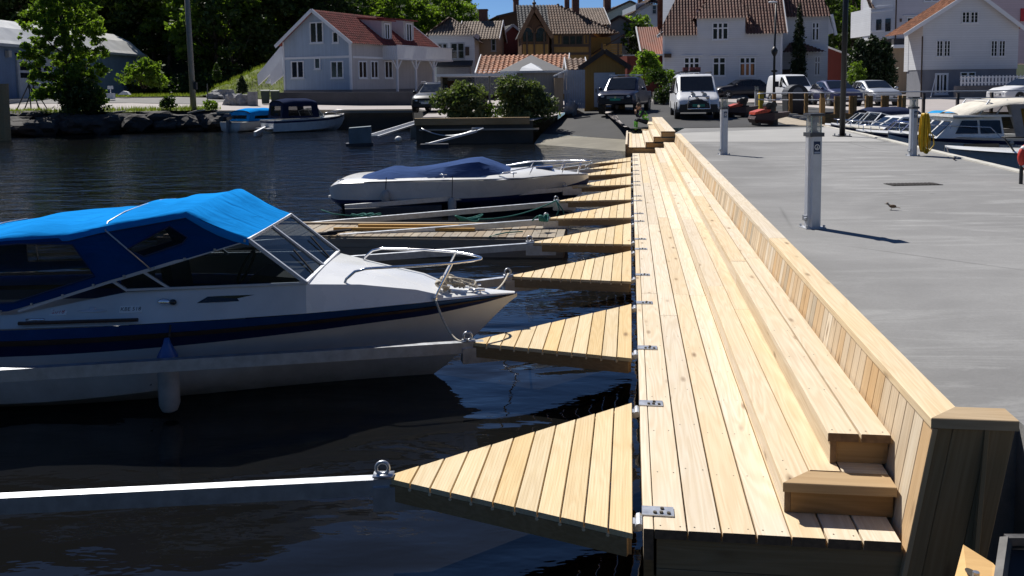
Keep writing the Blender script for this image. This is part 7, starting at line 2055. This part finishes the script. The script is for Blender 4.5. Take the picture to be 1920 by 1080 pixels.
# ------------------------------------------------------------------ bollards, lamp posts, hose
LENS = glass('lamp_lens', (.86, .88, .88), .45, .25, (.45, .46, .46))
NAVYP = paint('navy_label', (.012, .03, .09), .4)
def bollard(label, px, py, Hh, z=QUAY, Y=None, w=.165, yaw=.13, sticker=True):
    b = gp(px, py, z) if Y is None else Vector((at(px, py, Y).x, Y, z))
    t = thing('light_bollard', label, 'light bollard', b, yaw, 'aluminium light bollards on the quay')
    m = MB(); s_ = w / 2
    # octagonal extrusion with fluted corners
    sec = [(-s_, -s_ * .45), (-s_ * .72, -s_ * .55), (-s_ * .55, -s_), (s_ * .55, -s_), (s_ * .72, -s_ * .55), (s_, -s_ * .45), (s_, s_ * .45), (s_ * .72, s_ * .55), (s_ * .55, s_), (-s_ * .55, s_), (-s_ * .72, s_ * .55), (-s_, s_ * .45)]
    hb = Hh * .80
    m.loft([[(x, y, .012) for x, y in sec], [(x, y, hb) for x, y in sec]], caps=True); m.build('column', ALU, t)
    m = MB(); m.box((-s_ * 1.05, -s_ * 1.05, hb), (s_ * 1.05, s_ * 1.05, hb + .045)); m.build('collar', FRAMEG if False else paint('dark_collar', (.06, .065, .075), .5), t)
    m = MB(); n_ = 16
    m.loft([[(s_ * .98 * math.cos(a), s_ * .98 * math.sin(a), zz) for a in [2 * math.pi * k / n_ for k in range(n_)]] for zz in (hb + .046, Hh - .03)]); lo = m.build('lantern', LENS, t, smooth=True)
    m = MB(); m.loft([[(q * math.cos(a), q * math.sin(a), hb + zz) for a in [2 * math.pi * k / 12 for k in range(12)]] for q, zz in ((.05, .05), (.018, .12), (.05, .19))], caps=True); m.build('reflector', ALU, lo, smooth=True, wm=WM[t.name])
    for k in range(4):
        a = math.pi / 4 + k * math.pi / 2; m = MB(); m.cyl((s_ * 1.0 * math.cos(a), s_ * 1.0 * math.sin(a), hb + .045), (s_ * 1.0 * math.cos(a), s_ * 1.0 * math.sin(a), Hh - .03), .008, 6); m.build('lantern_rod', CHROME, lo, wm=WM[t.name])
    m = MB(); m.box((-s_ * 1.08, -s_ * 1.08, Hh - .03), (s_ * 1.08, s_ * 1.08, Hh)); m.build('cap', paint('dark_collar', (.06, .065, .075), .5), t)
    m = MB(); m.box((-s_ * 1.5, -s_ * 1.2, .001), (s_ * 1.5, s_ * 1.2, .012)); m.build('base_plate', ALU, t)
    for sx in (-1, 1):
        for sy in (-1, 1): MB().cyl((sx * s_ * 1.28, sy * s_ * .95, .012), (sx * s_ * 1.28, sy * s_ * .95, .04), .014, 6).build('bolt', STEEL, t)
    m = MB(); m.box((-s_ * 1.35, -.03, .09), (-s_, .03, .15)); m.cyl((-s_ * 1.25, -.03, .12), (-s_ * 1.25, -.07, .12), .018, 8); m.build('tap', STEEL, t)
    if sticker:
        m = MB(); m.box((-.040, -s_ - .004, hb - .20), (.040, -s_ - .0005, hb - .055)); so = m.build('sign', NAVYP, t)
        m = MB()
        c = Vector((0, -s_ - .006, hb - .12))
        ring_o = [c + Vector((math.cos(a), 0, math.sin(a))) * .033 for a in [2 * math.pi * k / 18 for k in range(18)]]; ring_i = [c + Vector((math.cos(a), 0, math.sin(a))) * .024 for a in [2 * math.pi * k / 18 for k in range(18)]]
        m.loft([ring_o, ring_i]); m.add([c + Vector(p) for p in ((-.017, 0, -.008), (.017, 0, -.008), (.010, 0, -.017), (-.010, 0, -.017))], [(0, 1, 2, 3)]); m.add([c + Vector(p) for p in ((-.002, 0, -.006), (.012, 0, -.004), (-.002, 0, .019))], [(0, 1, 2)])
        m.build('emblem', WHITEP, so, fix=False, wm=WM[t.name])
        m = MB(); m.box((-.034, -s_ - .0058, hb - .192), (.034, -s_ - .0045, hb - .172)); m.build('emblem_strip', paint('pale_blue_label', (.35, .42, .55), .5), so, wm=WM[t.name])
    return t
bollard('aluminium light bollard standing nearest, alone on the grey concrete', 1523, 427, 1.335)
bollard('aluminium light bollard by the backrest in front of the white van', 1357, 290, 1.345)
bt = bollard('aluminium light bollard with a yellow hose hung on it', 1711, 292, 1.33)
bollard('small far light bollard beside the yellow post, behind the orange attachments', 1418, 211, 1.25, z=gz(9, 44), Y=44, sticker=False)
YEL = paint('yellow_hose', (.62, .40, .012), .45, vary=.25, scale=12)
p0 = gp(1711, 292, QUAY) + Vector((.20, -.06, 0))
m = MB(); g = random.Random(3)
for k in range(17):
    ox = .045 * math.cos(k * 2.1) + .02; oy = .05 * math.sin(k * 1.7); lo = .05 + .02 * g.random() + (.03 * (k % 3)); wd = .025 + .04 * g.random()
    pts = []
    for a in [2 * math.pi * j / 22 for j in range(22)]:
        s_ = math.sin(a); zz = (.96 + lo) / 2 + (.96 - lo) / 2 * s_
        pts.append(p0 + Vector((ox + wd * (1.25 - .55 * (s_ + 1) / 2) * math.cos(a), oy + .03 * math.cos(a + k), zz)))
    m.tube(pts, .0135, 6, closed=True)
m.tube([p0 + Vector((.10, 0, .62)), p0 + Vector((.24, .03, .45)), p0 + Vector((.27, .03, .25)), p0 + Vector((.16, 0, .12)), p0 + Vector((.06, -.02, .06))], .0135, 6)
tag(m.build('garden_hose', YEL, smooth=True), 'bright yellow coiled hose hanging on the third light bollard', 'hose')
m = MB(); yp = Vector((at(1427, 211, 43.6).x, 43.6, gz(9, 43.6))); m.box((yp.x - .11, 43.5, yp.z), (yp.x + .11, 43.72, yp.z + .98)); tag(m.build('marker_post', paint('yellow_post', (.55, .38, .02), .5)), 'short yellow post beside the small far light bollard', 'post')
# black lamp post
b = gp(1579, 256, QUAY)
t = thing('lamp_post', 'tall black lamp post bolted to the quay by the right-hand boats', 'lamp post', b)
MB().tube([(0, 0, .02), (.05, 0, 7.5)], .085, 14, r2=.075).build('pole', paint('black_post', (.010, .010, .012), .45), t, smooth=True)
MB().box((-.22, -.22, 0), (.22, .22, .025)).build('base_plate', BLKPL, t)
for sx in (-1, 1):
    for sy in (-1, 1): MB().cyl((sx * .17, sy * .17, .02), (sx * .17, sy * .17, .09), .022, 6).build('bolt', STEEL, t)
MB().box((.05, -.5, 7.5), (.25, .1, 7.6)).build('lamp_head', BLKPL, t)
b = Vector((at(1451, 185, 47).x, 47, gz(14, 47)))
t = thing('street_lamp', 'thin dark street lamp with a white head in front of the big white house', 'street lamp', b)
zt_ = at(1455, 5, 47).z - b.z
MB().tube([(0, 0, 0), (0, 0, 3), (.06, 0, zt_)], .075, 10, r2=.045).build('pole', paint('dark_green_post', (.010, .014, .016), .5), t, smooth=True)
m = MB(); m.ell((-.14, -.1, zt_ + .02), (.26, .13, .06), 10, 6); m.build('lamp_head', WHITE, t, smooth=True)
m = MB(); m.loft([[(q * math.cos(a), q * math.sin(a), zz) for a in [2 * math.pi * k / 10 for k in range(10)]] for q, zz in ((.05, 2.75), (.16, 2.95), (.18, 3.1), (.05, 3.3))], caps=True); m.build('collar_lantern', BLKPL, t, smooth=True)
m = MB(); m.ell((0, -.03, 2.0), (.18, .04, .07), 10, 6); m.box((-.02, -.12, 1.15), (.22, -.06, 1.45)); m.build('sign', BLKPL, t)
# utility pole and thin pole on the left bank
b = Vector((at(363, 201, 55).x, 55, gz(-20, 55)))
t = thing('utility_pole', 'tall grey wooden utility pole on the left lawn', 'utility pole', b); MB().tube([(0, 0, -.2), (-.15, 0, 9)], .19, 12, r2=.15).build('pole', W_GREY, t, smooth=True)
MB().box((.12, -.2, 1.3), (.28, .1, 1.75)).build('meter_box', BLKPL, t)
b = Vector((at(390, 199, 55.2).x, 55.2, gz(-20, 55)))
tag(MB().cyl(b, b + Vector((0, 0, 1.65)), .035, 8).build('thin_post', W_GREY), 'thin short post right of the utility pole', 'post')

# ------------------------------------------------------------------ railing, waste container, machine attachments
rail_pts = [at(1451, 214, 41.2), at(1482, 218, 40.6), at(1511, 217, 40.4), at(1541, 216, 40.3)] + [at(x, 217, 40.2) for x in (1567, 1573, 1595, 1602, 1625, 1632, 1655, 1662, 1686, 1694)]
t = thing('railing', 'brown timber post railing with metal rails along the right-hand basin', 'railing', Vector((rail_pts[0].x, 41, gz(15, 41))))
zg = gz(14, 40.3)
for i, p in enumerate(rail_pts):
    MB().box((p.x - .075, p.y - .07, zg - .75), (p.x + .075, p.y + .07, zg + (1.0 if i < 4 else .86))).build('post', W_POST, t, wm=I4)
xe = at(1930, 217, 40.2).x
x = rail_pts[-1].x + .9
while x < xe:
    MB().box((x - .05, 40.13, zg - .1), (x + .05, 40.27, zg + .95)).build('post', paint('dark_rail_post', (.06, .05, .045), .6), t, wm=I4); x += 1.55
for zz in (1.02, .70): MB().tube([(rail_pts[0].x - .4, 41.2, zg + zz), (rail_pts[3].x, 40.25, zg + zz), (xe, 40.15, zg + zz)], .03, 8).build('rail', ALU, t, wm=I4)
MB().tube([(rail_pts[0].x - .35, 41.2, zg + 1.02), (rail_pts[0].x - .75, 41.3, zg + 1.0), (rail_pts[0].x - .78, 41.3, zg + .75), (rail_pts[0].x - .35, 41.2, zg + .70)], .03, 8).build('rail_end', ALU, t, smooth=True, wm=I4)
for zz in (zg + .06, zg - .14, zg - .34, zg - .54): plank('plank', t, W_POST, (rail_pts[1].x, 40.02, zz), (1, 0, 0), 12.6, .045, .185)
p = at(1541, 236, 34.5)
tag(MB().box((p.x - .09, p.y - .09, -1), (p.x + .09, p.y + .09, QUAY + 1.05)).build('mooring_post', W_POST), 'tall brown timber post at the landward corner of the right-hand basin', 'post')
p = Vector((at(1490, 219, 42.2).x, 42.2, gz(15, 42.2)))
t = thing('waste_container', 'dark grey waste container with a rounded top behind the railing', 'waste container', p)
m = MB(); m.loft([[(x, y, 0) for x, y in ((-.46, -.4), (.46, -.4), (.46, .4), (-.46, .4))], [(x, y, .85) for x, y in ((-.50, -.42), (.50, -.42), (.50, .42), (-.50, .42))]], caps=True); m.build('body', paint('container_grey', (.035, .037, .042), .5), t)
m = MB(); m.prism([(-.52, -.43, .86)] + [(-.52 * math.cos(a), -.43, .86 + .50 * math.sin(a)) for a in [math.pi * k / 12 for k in range(1, 12)]] + [(.52, -.43, .86)], (0, 1, 0), .86); m.build('lid', paint('container_grey', (.035, .037, .042)), t)
m = MB(); m.prism([(-.26 * math.cos(a), -.435, .93 + .30 * math.sin(a)) for a in [math.pi * k / 10 for k in range(0, 11)]], (0, -1, 0), .01); m.build('flap', paint('container_flap', (.16, .17, .19), .4), t)
OR_ = paint('orange_red_enamel', (.48, .05, .02), .45, vary=.35, scale=5); MAR = paint('dark_maroon_steel', (.045, .016, .014), .55, vary=.4, scale=5)
for i, (px, py, Y, s_, l_) in enumerate(((1385, 218, 39.5, 1.0, 'farther of the two red and dark machine attachments beside the van'), (1435, 234, 34.2, 1.05, 'nearer of the two red and dark machine attachments on the yard'))):
    b = Vector((at(px, py, Y).x, Y, gz(9, Y) + .03))
    t = thing('machine_attachment', l_, 'machine attachment', b, .1, 'red and dark machine attachments on the yard')
    m = MB(); m.loft([[(x * s_, y * s_, z * s_) for x, y, z in q] for q in ([(-.50, -.30, .08), (.15, -.30, .02), (.15, .30, .02), (-.50, .30, .08)], [(-.56, -.36, .22), (.22, -.34, .16), (.22, .34, .16), (-.56, .36, .22)], [(-.46, -.34, .40), (.22, -.30, .46), (.22, .30, .46), (-.46, .34, .40)])], caps=True); m.build('shell', MAR, t)
    m = MB(); m.prism([(x * s_, -.30 * s_, z * s_) for x, z in ((-.52, .385), (.02, .47), (.10, .56), (-.14, .585), (-.50, .48))], (0, 1, 0), .6 * s_); m.build('hood', OR_, t)
    m = MB(); m.prism([(x * s_, -.22 * s_, z * s_) for x, z in ((.16, .16), (.78, .30), (.86, .48), (.22, .42))], (0, 1, 0), .42 * s_); m.build('blade', paint('worn_steel_plate', (.12, .085, .075), .5, .3, vary=.4), t)
    for dx, dz, r in ((-.02, .70, .13), (.16, .74, .12), (.08, .60, .14)):
        m = MB(); m.cyl((dx * s_ + .1, -.16 * s_, dz * s_), (dx * s_ + .1, .16 * s_, dz * s_), r * s_, 14); m.build('hydraulic_drum', BLKPL, t, smooth=True, auto=40)
    m = MB(); m.box((.16 * s_, -.16 * s_, 0), (.42 * s_, .16 * s_, .5 * s_)); m.box((-.40 * s_, -.34 * s_, 0), (-.30 * s_, .34 * s_, .1 * s_)); m.build('mount', BLKPL, t)
    m = MB()
    for k in range(6): m.box(((-.44 + k * .09) * s_, -.35 * s_, .50 * s_), ((-.40 + k * .09) * s_, -.30 * s_, (.44 + k * .015) * s_))
    tag(m.build('fins', OR_, t), kind='stuff')
# concrete kerb stones round the gravel
for i in range(5):
    a = at(1470 + i * 14, 221 + i * 4, 40.5 - i * 1.2); a.z = gz(a.x, a.y) + .02
    tag(MB().box((-.28, -.09, 0), (.28, .09, .12)).build('kerb_stone', CONC_PALE, wm=Matrix.Translation(a) @ Matrix.Rotation(-.9, 4, 'Z')), 'pale kerb stone in the short row round the gravel patch', 'kerb stone', 'kerb stones round the gravel patch')

# dark low wall with plants behind the pickup
tag(MB().box((at(1226, 190, 57).x, 57, 1.0), (at(1262, 190, 57).x, 57.5, 2.0)).build('stone_wall', STONEW), 'low stone wall with plants between the pickup and the van', 'wall')
shrub('shrub', 'dark flowering plants hanging over the low wall between pickup and van', 1244, 194, 56, 1.7, 1.2, LEAFD, 900, .08, 71)

# ------------------------------------------------------------------ gear of the left basin
p = at(676, 271, 38.5); B_ = Vector((p.x, 38.5, 0))
t = thing('float_box', 'large grey-blue float box at the end of the ladder boom in the left basin', 'float', B_, .12)
MB().loft([[(-.48, -.35, .10), (.48, -.35, .12), (.48, .35, .12), (-.48, .35, .10)], [(-.47, -.34, .78), (.47, -.34, .84), (.47, .34, .84), (-.47, .34, .78)]], caps=True).build('body', paint('float_blue_grey', (.12, .17, .20), .6, vary=.25, scale=3), t)
MB().box((-.50, -.37, .80), (.50, .37, .85)).build('lid', paint('float_lid', (.24, .32, .36), .5, vary=.2), t) if False else None
MB().box((-.62, -.30, -.2), (.55, .30, .11)).build('base', NAVYBOX, t)
p = at(778, 250, 44); B2 = Vector((p.x, 44, 0))
t2 = thing('float_box', 'smaller dark float box halfway along the ladder boom', 'float', B2, .12)
MB().box((-.22, -.2, .0), (.22, .2, .62)).build('body', paint('float_blue_grey', (0, 0, 0)), t2)
q0, q1 = at(697, 256, 38.8), at(800, 224, 47)
t = thing('ladder_boom', 'slatted metal ladder boom running from the float box to the far wall', 'boom', q0)
d = (q1 - q0); n_ = Vector((-d.y, d.x, 0)).normalized() * .28
for sg in (-1, 1): MB().bar(q0 + n_ * sg, q1 + n_ * sg, .06, .08).build('side_rail', ALU, t, wm=I4)
for i in range(1, 22):
    c = q0.lerp(q1, i / 22); MB().bar(c - n_, c + n_, .09, .05).build('rung', ALU, t, wm=I4)
q0, q1, q2 = at(800, 271, 36.5), at(893, 246, 37.8), at(906, 241, 38.4)
t = thing('mooring_boom', 'bare silver boom with a bent end below the two bushes', 'boom', q0)
MB().bar(q0, q1, .11, .09).build('pole', ALU, t, wm=I4); MB().tube([q1, q2, q2 + Vector((.0, .3, .02)), q1 + Vector((-.2, .45, .1))], .03, 6).build('hook', ALU, t, smooth=True, wm=I4); MB().box((q0.x - .25, q0.y - .2, -.15), (q0.x + .9, q0.y + .2, .16)).build('float', NAVYBOX, t, wm=I4)
MB().cyl(at(801, 272, 36.5), at(801, 268, 36.5), .09, 10).build('end_cap', STEEL, t, wm=I4)
q0, q1 = at(790, 241, 38.6), at(888, 244, 38.2)
sag_line('hanging_chain', q0, q1, .28, .03, STEEL, 'drooping rope hung along the dark sea wall left of the slipway', 'rope')
tag(MB().ell((0, 0, 0), (.16, .16, .14), 10, 8).build('buoy', WHITEP, smooth=True, wm=Matrix.Translation(at(747, 261, 39.5))), 'small white buoy afloat below the ladder boom', 'buoy')

# ------------------------------------------------------------------ stands by the warehouse
for i, (px, lab_) in enumerate(((50, 'left of the two black tripod stands in front of the warehouse door'), (64, 'right of the two black tripod stands in front of the warehouse door'))):
    b = at(px, 187, 57); b.z = gz(b.x, 57)
    top_ = at(px + (8 if i == 0 else 0), 137 + i * 6, 57).z
    t = thing('tripod_stand', lab_, 'stand', b, 0, 'black tripod stands')
    apex = Vector((b.x + (.2 if i == 0 else 0), 57, top_ - .7))
    MB().cyl(apex - ZV * .3, apex + ZV * .7, .05, 6).build('mast', BLKPL, t, wm=I4)
    for k in range(5):
        a = k * 2 * math.pi / 5 + .4; MB().cyl(apex, Vector((b.x + math.cos(a) * .75, 57 + math.sin(a) * .6, b.z)), .035, 6).build('leg', BLKPL, t, wm=I4)
tag(MB().prism([(-.5, 0, 0), (.4, 0, 0), (.2, 0, .25), (-.1, 0, .3)], (0, 1, 0), .4).build('folded_tarp', WHITE, wm=Matrix.Translation(Vector((at(232, 163, 70).x, 70, gz(-31, 70) + .3)))), 'white folded tarp lying at the right end of the warehouse', 'tarp')
m = MB(); b = Vector((at(207, 166, 66).x, 66, gz(-31, 66) + .1)); m.box((-.25, -.2, 0), (.25, .2, .45)); m.cyl((0, 0, .45), (0, 0, .8), .03, 6); m.box((-.2, -.03, .75), (.2, .03, 1.0)); tag(m.build('garden_stand', WHITE, wm=Matrix.Translation(b)), 'small white stand among the weeds right of the tall tree', 'stand')

# ------------------------------------------------------------------ quay details
PATCH = paint('drain_grate', (.03, .028, .025), .8, vary=.5, scale=14, bump=.6)
b = gp(1712, 346, QUAY)
t = thing('drain_cover', 'dark flat drain cover set in the concrete quay', 'drain cover', b + ZV * .003, .05)
m = MB(); m.box((-.42, -.16, 0), (.42, .16, .006)); m.build('frame', PATCH, t)
for i in range(12): MB().box((-.39 + i * .065, -.14, .0065), (-.39 + i * .065 + .035, .14, .011)).build('grate_bar', paint('grate_iron', (.05, .042, .035), .7, .3, vary=.5), t)
b = gp(1672, 394, QUAY)
t = thing('sparrow', 'small brown sparrow standing on the concrete quay', 'bird', b, 2.6)
t.matrix_basis = t.matrix_basis @ Matrix.Diagonal((.8, .8, .8, 1))
SPB = paint('sparrow_brown', (.16, .095, .05), .8, vary=.4, scale=60); SPG = paint('sparrow_grey', (.30, .26, .21), .8, vary=.3, scale=60)
m = MB(); prof_ = [(-.075, .006, .052), (-.05, .016, .056), (-.015, .027, .060), (.02, .029, .068), (.045, .022, .082), (.058, .018, .096), (.072, .020, .104), (.088, .012, .104), (.10, .004, .100)]
m.loft([[(x, r * math.cos(a), z + r * math.sin(a)) for a in [2 * math.pi * k / 12 for k in range(12)]] for x, r, z in prof_], caps=True); m.build('body', SPG, t, smooth=True)
m = MB(); m.prism([(-.13, -.012, .040), (-.13, .012, .040), (-.06, .016, .056), (-.06, -.016, .056)], (0, 0, 1), .005); m.build('tail', SPB, t)
for sg in (-1, 1):
    m = MB(); m.ell((-.012, sg * .026, .068), (.055, .008, .022), 10, 6); m.build('wing', SPB, t, smooth=True)
    m = MB(); m.cyl((.012, sg * .012, .0), (.002, sg * .012, .042), .0022, 5); m.tube([(-.01, sg * .012, .002), (.03, sg * .012, .002)], .002, 4); m.build('leg', SPB, t)
MB().cyl((.097, 0, .100), (.116, 0, .097), .005, 6, r2=.001).build('beak', BLKPL, t)
m = MB(); m.ell((.068, 0, .116), (.020, .016, .008), 8, 6); m.build('crown', SPB, t, smooth=True)
# red life ring holder at the right edge of the quay
b = gp(1914, 345, QUAY)
t = thing('lifebuoy', 'red lifebuoy on a short dark post at the right edge of the quay', 'lifebuoy', b, .2)
MB().cyl((0, 0, 0), (0, 0, .55), .03, 8).build('post', BLKPL, t)
m = MB(); m.tube([(.17 + .19 * math.cos(a), .0, .44 + .19 * math.sin(a)) for a in [2 * math.pi * k / 22 for k in range(22)]], .05, 10, closed=True); m.build('ring', paint('life_red', (.60, .035, .02), .5, vary=.15), t, smooth=True)
for a in (.8, 2.4, 3.9, 5.5):
    m = MB(); m.tube([(.17 + .19 * math.cos(a + d), 0, .44 + .19 * math.sin(a + d)) for d in (-.12, 0, .12)], .053, 10); m.build('band', WHITEP, t, smooth=True)
MB().tube([(.05, -.05, .3), (.1, -.08, .1), (.22, -.1, .02), (.4, -.1, .02)], .012, 6).build('line', ROPE_W, t, smooth=True)
# loose beam end and steel frame in the bottom right corner, on the photographer's side of the gap
W_BEAM = wood('yellow_beam', (.72, .54, .29), (.56, .39, .19), vary=.05, knots=.2)
zb_ = 1.95
bp_ = [gp(a, b, zb_) for a, b in ((1806, 1021), (1862, 1050), (1990, 1200), (1840, 1290), (1768, 1150))]
bp_[1].z -= .004; bp_[4].z -= .012
t = thing('loose_beam', 'pale yellow timber beam end with a bolt hole in the bottom right corner', 'beam', bp_[0])
MB().prism(bp_, (.15, 0, -1), .11).build('beam', W_BEAM, t, wm=I4)
c = gp(1822, 1076, zb_ + .002)
MB().add([c + Vector((.006 * math.cos(a), .012 * math.sin(a), .001)) for a in [2 * math.pi * k / 16 for k in range(16)]], [tuple(range(16))]).build('bolt_hole', SCREWM, t, wm=I4)
MB().cyl(c + Vector((.002, -.006, .0)), c + Vector((.002, -.006, .006)), .004, 8).build('bolt', STEEL, t, wm=I4)
OLDST = paint('old_grey_steel', (.13, .125, .12), .7, .3, vary=.5, scale=40)
q = gp(1886, 1012, 1.98); r_ = gp(1872, 1075, 1.98); r_.z -= .03
t = thing('steel_frame', 'dull grey square steel frame standing in the bottom right corner', 'frame', q)
MB().bar(q, r_, .010, .010, up=(0, 1, 0)).build('upright', OLDST, t, wm=I4); MB().bar(q, q + Vector((.35, -.01, -.0)), .010, .010).build('top_bar', OLDST, t, wm=I4)
MB().prism([q + Vector((.008, .0, -.012)), q + Vector((.35, .0, -.012)), r_ + Vector((.35, .0, -.02)), r_ + Vector((.006, 0, -.02))], (0, 0, -1), .008).build('panel', BLKPL, t, wm=I4)

# ------------------------------------------------------------------ the worker on the steps
HV = paint('hivis_green', (.20, .62, .05), .7, vary=.15, scale=20); DKC = paint('dark_workwear', (.014, .017, .028), .8, vary=.3, scale=20); SKIN = paint('skin', (.42, .24, .16), .55, vary=.1); HAIR = paint('brown_hair', (.07, .04, .02), .7, vary=.4, scale=60); REFL = paint('reflective_tape', (.72, .75, .70), .3, .3)
V_SEAT = duv(gp(1216, 233, DECK + .485))[1]
seat = DK(.60, V_SEAT, DECK + .485)
# person frame: x towards the water (facing -u, a little to us), y along the deck
fx = (-DU - DV * .18).normalized(); fy = ZV.cross(fx)
pm = Matrix((fx, fy, ZV)).transposed().to_4x4(); pm.translation = seat
person = thing('person', 'worker in a green hi-vis vest and dark trousers sitting hunched on the timber steps', 'person', seat, math.atan2(fx.y, fx.x))
zf = -.315      # feet stand on the lowest tread
J = {'pel': (.02, 0, .10), 'spine': (.08, 0, .26), 'chest': (.20, 0, .42), 'neck': (.27, 0, .54), 'head0': (.32, 0, .60), 'head1': (.36, 0, .70)}
bm = bmesh.new(); vv = {}; rad = {}
def jv(n, p, r): vv[n] = bm.verts.new(p); rad[n] = r
def je(a, b): bm.edges.new((vv[a], vv[b]))
jv('pel', (.02, 0, .11), (.13, .16)); jv('spine', (.07, 0, .27), (.115, .15)); jv('chest', (.18, 0, .43), (.12, .17)); jv('neck', (.25, 0, .545), (.055, .055)); jv('head', (.30, 0, .60), (.06, .06))
for a, b in (('pel', 'spine'), ('spine', 'chest'), ('chest', 'neck'), ('neck', 'head')): je(a, b)
for s_, sg in (('l', 1), ('r', -1)):
    jv('hip' + s_, (.06, sg * .09, .09), (.10, .10)); jv('knee' + s_, (.44, sg * .13, .20), (.068, .068)); jv('shin' + s_, (.46, sg * .12, .02), (.062, .06)); jv('ank' + s_, (.45, sg * .12, zf + .09), (.045, .045)); jv('toe' + s_, (.60, sg * .13, zf + .045), (.045, .045)); jv('heel' + s_, (.41, sg * .12, zf + .05), (.045, .045))
    jv('sh' + s_, (.20, sg * .18, .47), (.068, .068)); jv('el' + s_, (.37, sg * .22, .28), (.05, .05)); jv('wr' + s_, (.46, sg * .07, .46), (.034, .034))
    for a, b in (('pel', 'hip'), ('hip', 'knee'), ('knee', 'shin'), ('shin', 'ank'), ('ank', 'toe'), ('ank', 'heel'), ('chest', 'sh'), ('sh', 'el'), ('el', 'wr')): je(a if a in ('pel', 'chest') else a + s_, b + s_)
bm.verts.index_update()
order = {n: v_.index for n, v_ in vv.items()}
me = bpy.data.meshes.new('body'); bm.to_mesh(me); bm.free()
bo = bpy.data.objects.new('body_tmp', me); col.objects.link(bo)
sk = bo.modifiers.new('skin', 'SKIN'); sk.use_smooth_shade = True
for n, i in order.items():
    s_ = me.skin_vertices[0].data[i]; s_.radius = rad[n]; s_.use_root = (n == 'pel')
ss = bo.modifiers.new('sub', 'SUBSURF'); ss.levels = ss.render_levels = 1
me2 = bpy.data.meshes.new_from_object(bo.evaluated_get(bpy.context.evaluated_depsgraph_get()))
bpy.data.objects.remove(bo)
for m_ in (DKC, HV, SKIN, REFL, BLKPL): me2.materials.append(m_)
mi = []
for p in me2.polygons:
    c = p.center
    k_ = 0
    if c.z > .17 and c.x < .30 and abs(c.y) < .165 and c.z < .53 and not (c.x > .2 and c.z < .3): k_ = 1
    if k_ == 1 and (.27 < c.z < .30): k_ = 3
    if c.z > .53 and abs(c.y) < .1: k_ = 2
    if c.x > .42 and c.z > .40 and abs(c.y) < .12 and c.z < .52: k_ = 2
    if -.20 < c.z < .10 and c.x > .38: k_ = 1
    if k_ == 1 and c.x > .38 and (-.09 < c.z < -.05): k_ = 3
    if c.z < zf + .12: k_ = 4
    mi.append(k_)
me2.polygons.foreach_set('material_index', mi); me2.polygons.foreach_set('use_smooth', [True] * len(mi)); me2.name = 'body'
link_mesh('body', me2, person)
hd = MB(); hc = Vector((.345, 0, .685))
rings = []
for t_, a, b, off in ((-1, .02, .02, .01), (-.85, .045, .042, .025), (-.5, .072, .060, .022), (0, .092, .074, .004), (.45, .090, .073, -.006), (.8, .058, .05, -.01), (1, .01, .01, -.01)):
    rings.append([(hc.x + off + a * math.cos(q) * 1.0, hc.y + b * math.sin(q), hc.z + t_ * .115) for q in [2 * math.pi * k / 16 for k in range(16)]])
hd.loft(rings, caps=True); hd.ell((hc.x + .098, 0, hc.z - .015), (.022, .013, .022), 8, 6)
for sg in (-1, 1): hd.ell((hc.x, sg * .076, hc.z - .005), (.018, .010, .030), 8, 6)
ho = hd.build('head', SKIN, person, smooth=True)
ey = MB()
for sg in (-1, 1): ey.ell((hc.x + .083, sg * .028, hc.z + .012), (.010, .013, .008), 8, 6)
ey.box((hc.x + .078, -.022, hc.z - .062), (hc.x + .086, .022, hc.z - .056)); ey.build('face', HAIR, ho, wm=WM[person.name])
hr = MB(); hr.loft([[(hc.x - .012 + a * math.cos(q), b * math.sin(q), hc.z + z_ + (.03 if math.cos(q) > .3 else 0) ) for q in [2 * math.pi * k / 16 for k in range(16)]] for z_, a, b in ((-.02, .094, .080), (.05, .100, .082), (.10, .078, .066), (.128, .03, .03))], caps=True); hr.build('hair', HAIR, person, smooth=True)
for sg in (-1, 1):        # hands clasped in front of the mouth
    hm_ = MB(); w0 = Vector((.46, sg * .07, .46)); w1 = Vector((.475, sg * .03, .55))
    hm_.tube([w0, w0.lerp(w1, .5), w1], .036, 10, r2=.032)
    for k in range(4):
        b0 = w1 + Vector((.018 - k * .013, 0, .0)); hm_.tube([b0, b0 + Vector((.012, -sg * .012, .030)), b0 + Vector((.006, -sg * .036, .040 - k * .004))], .0095, 6, r2=.007)
    hm_.tube([w1 + Vector((-.02, 0, -.03)), w1 + Vector((-.04, -sg * .015, .0)), w1 + Vector((-.034, -sg * .025, .022))], .010, 6, r2=.008)
    hm_.build('hand', SKIN, person, smooth=True)
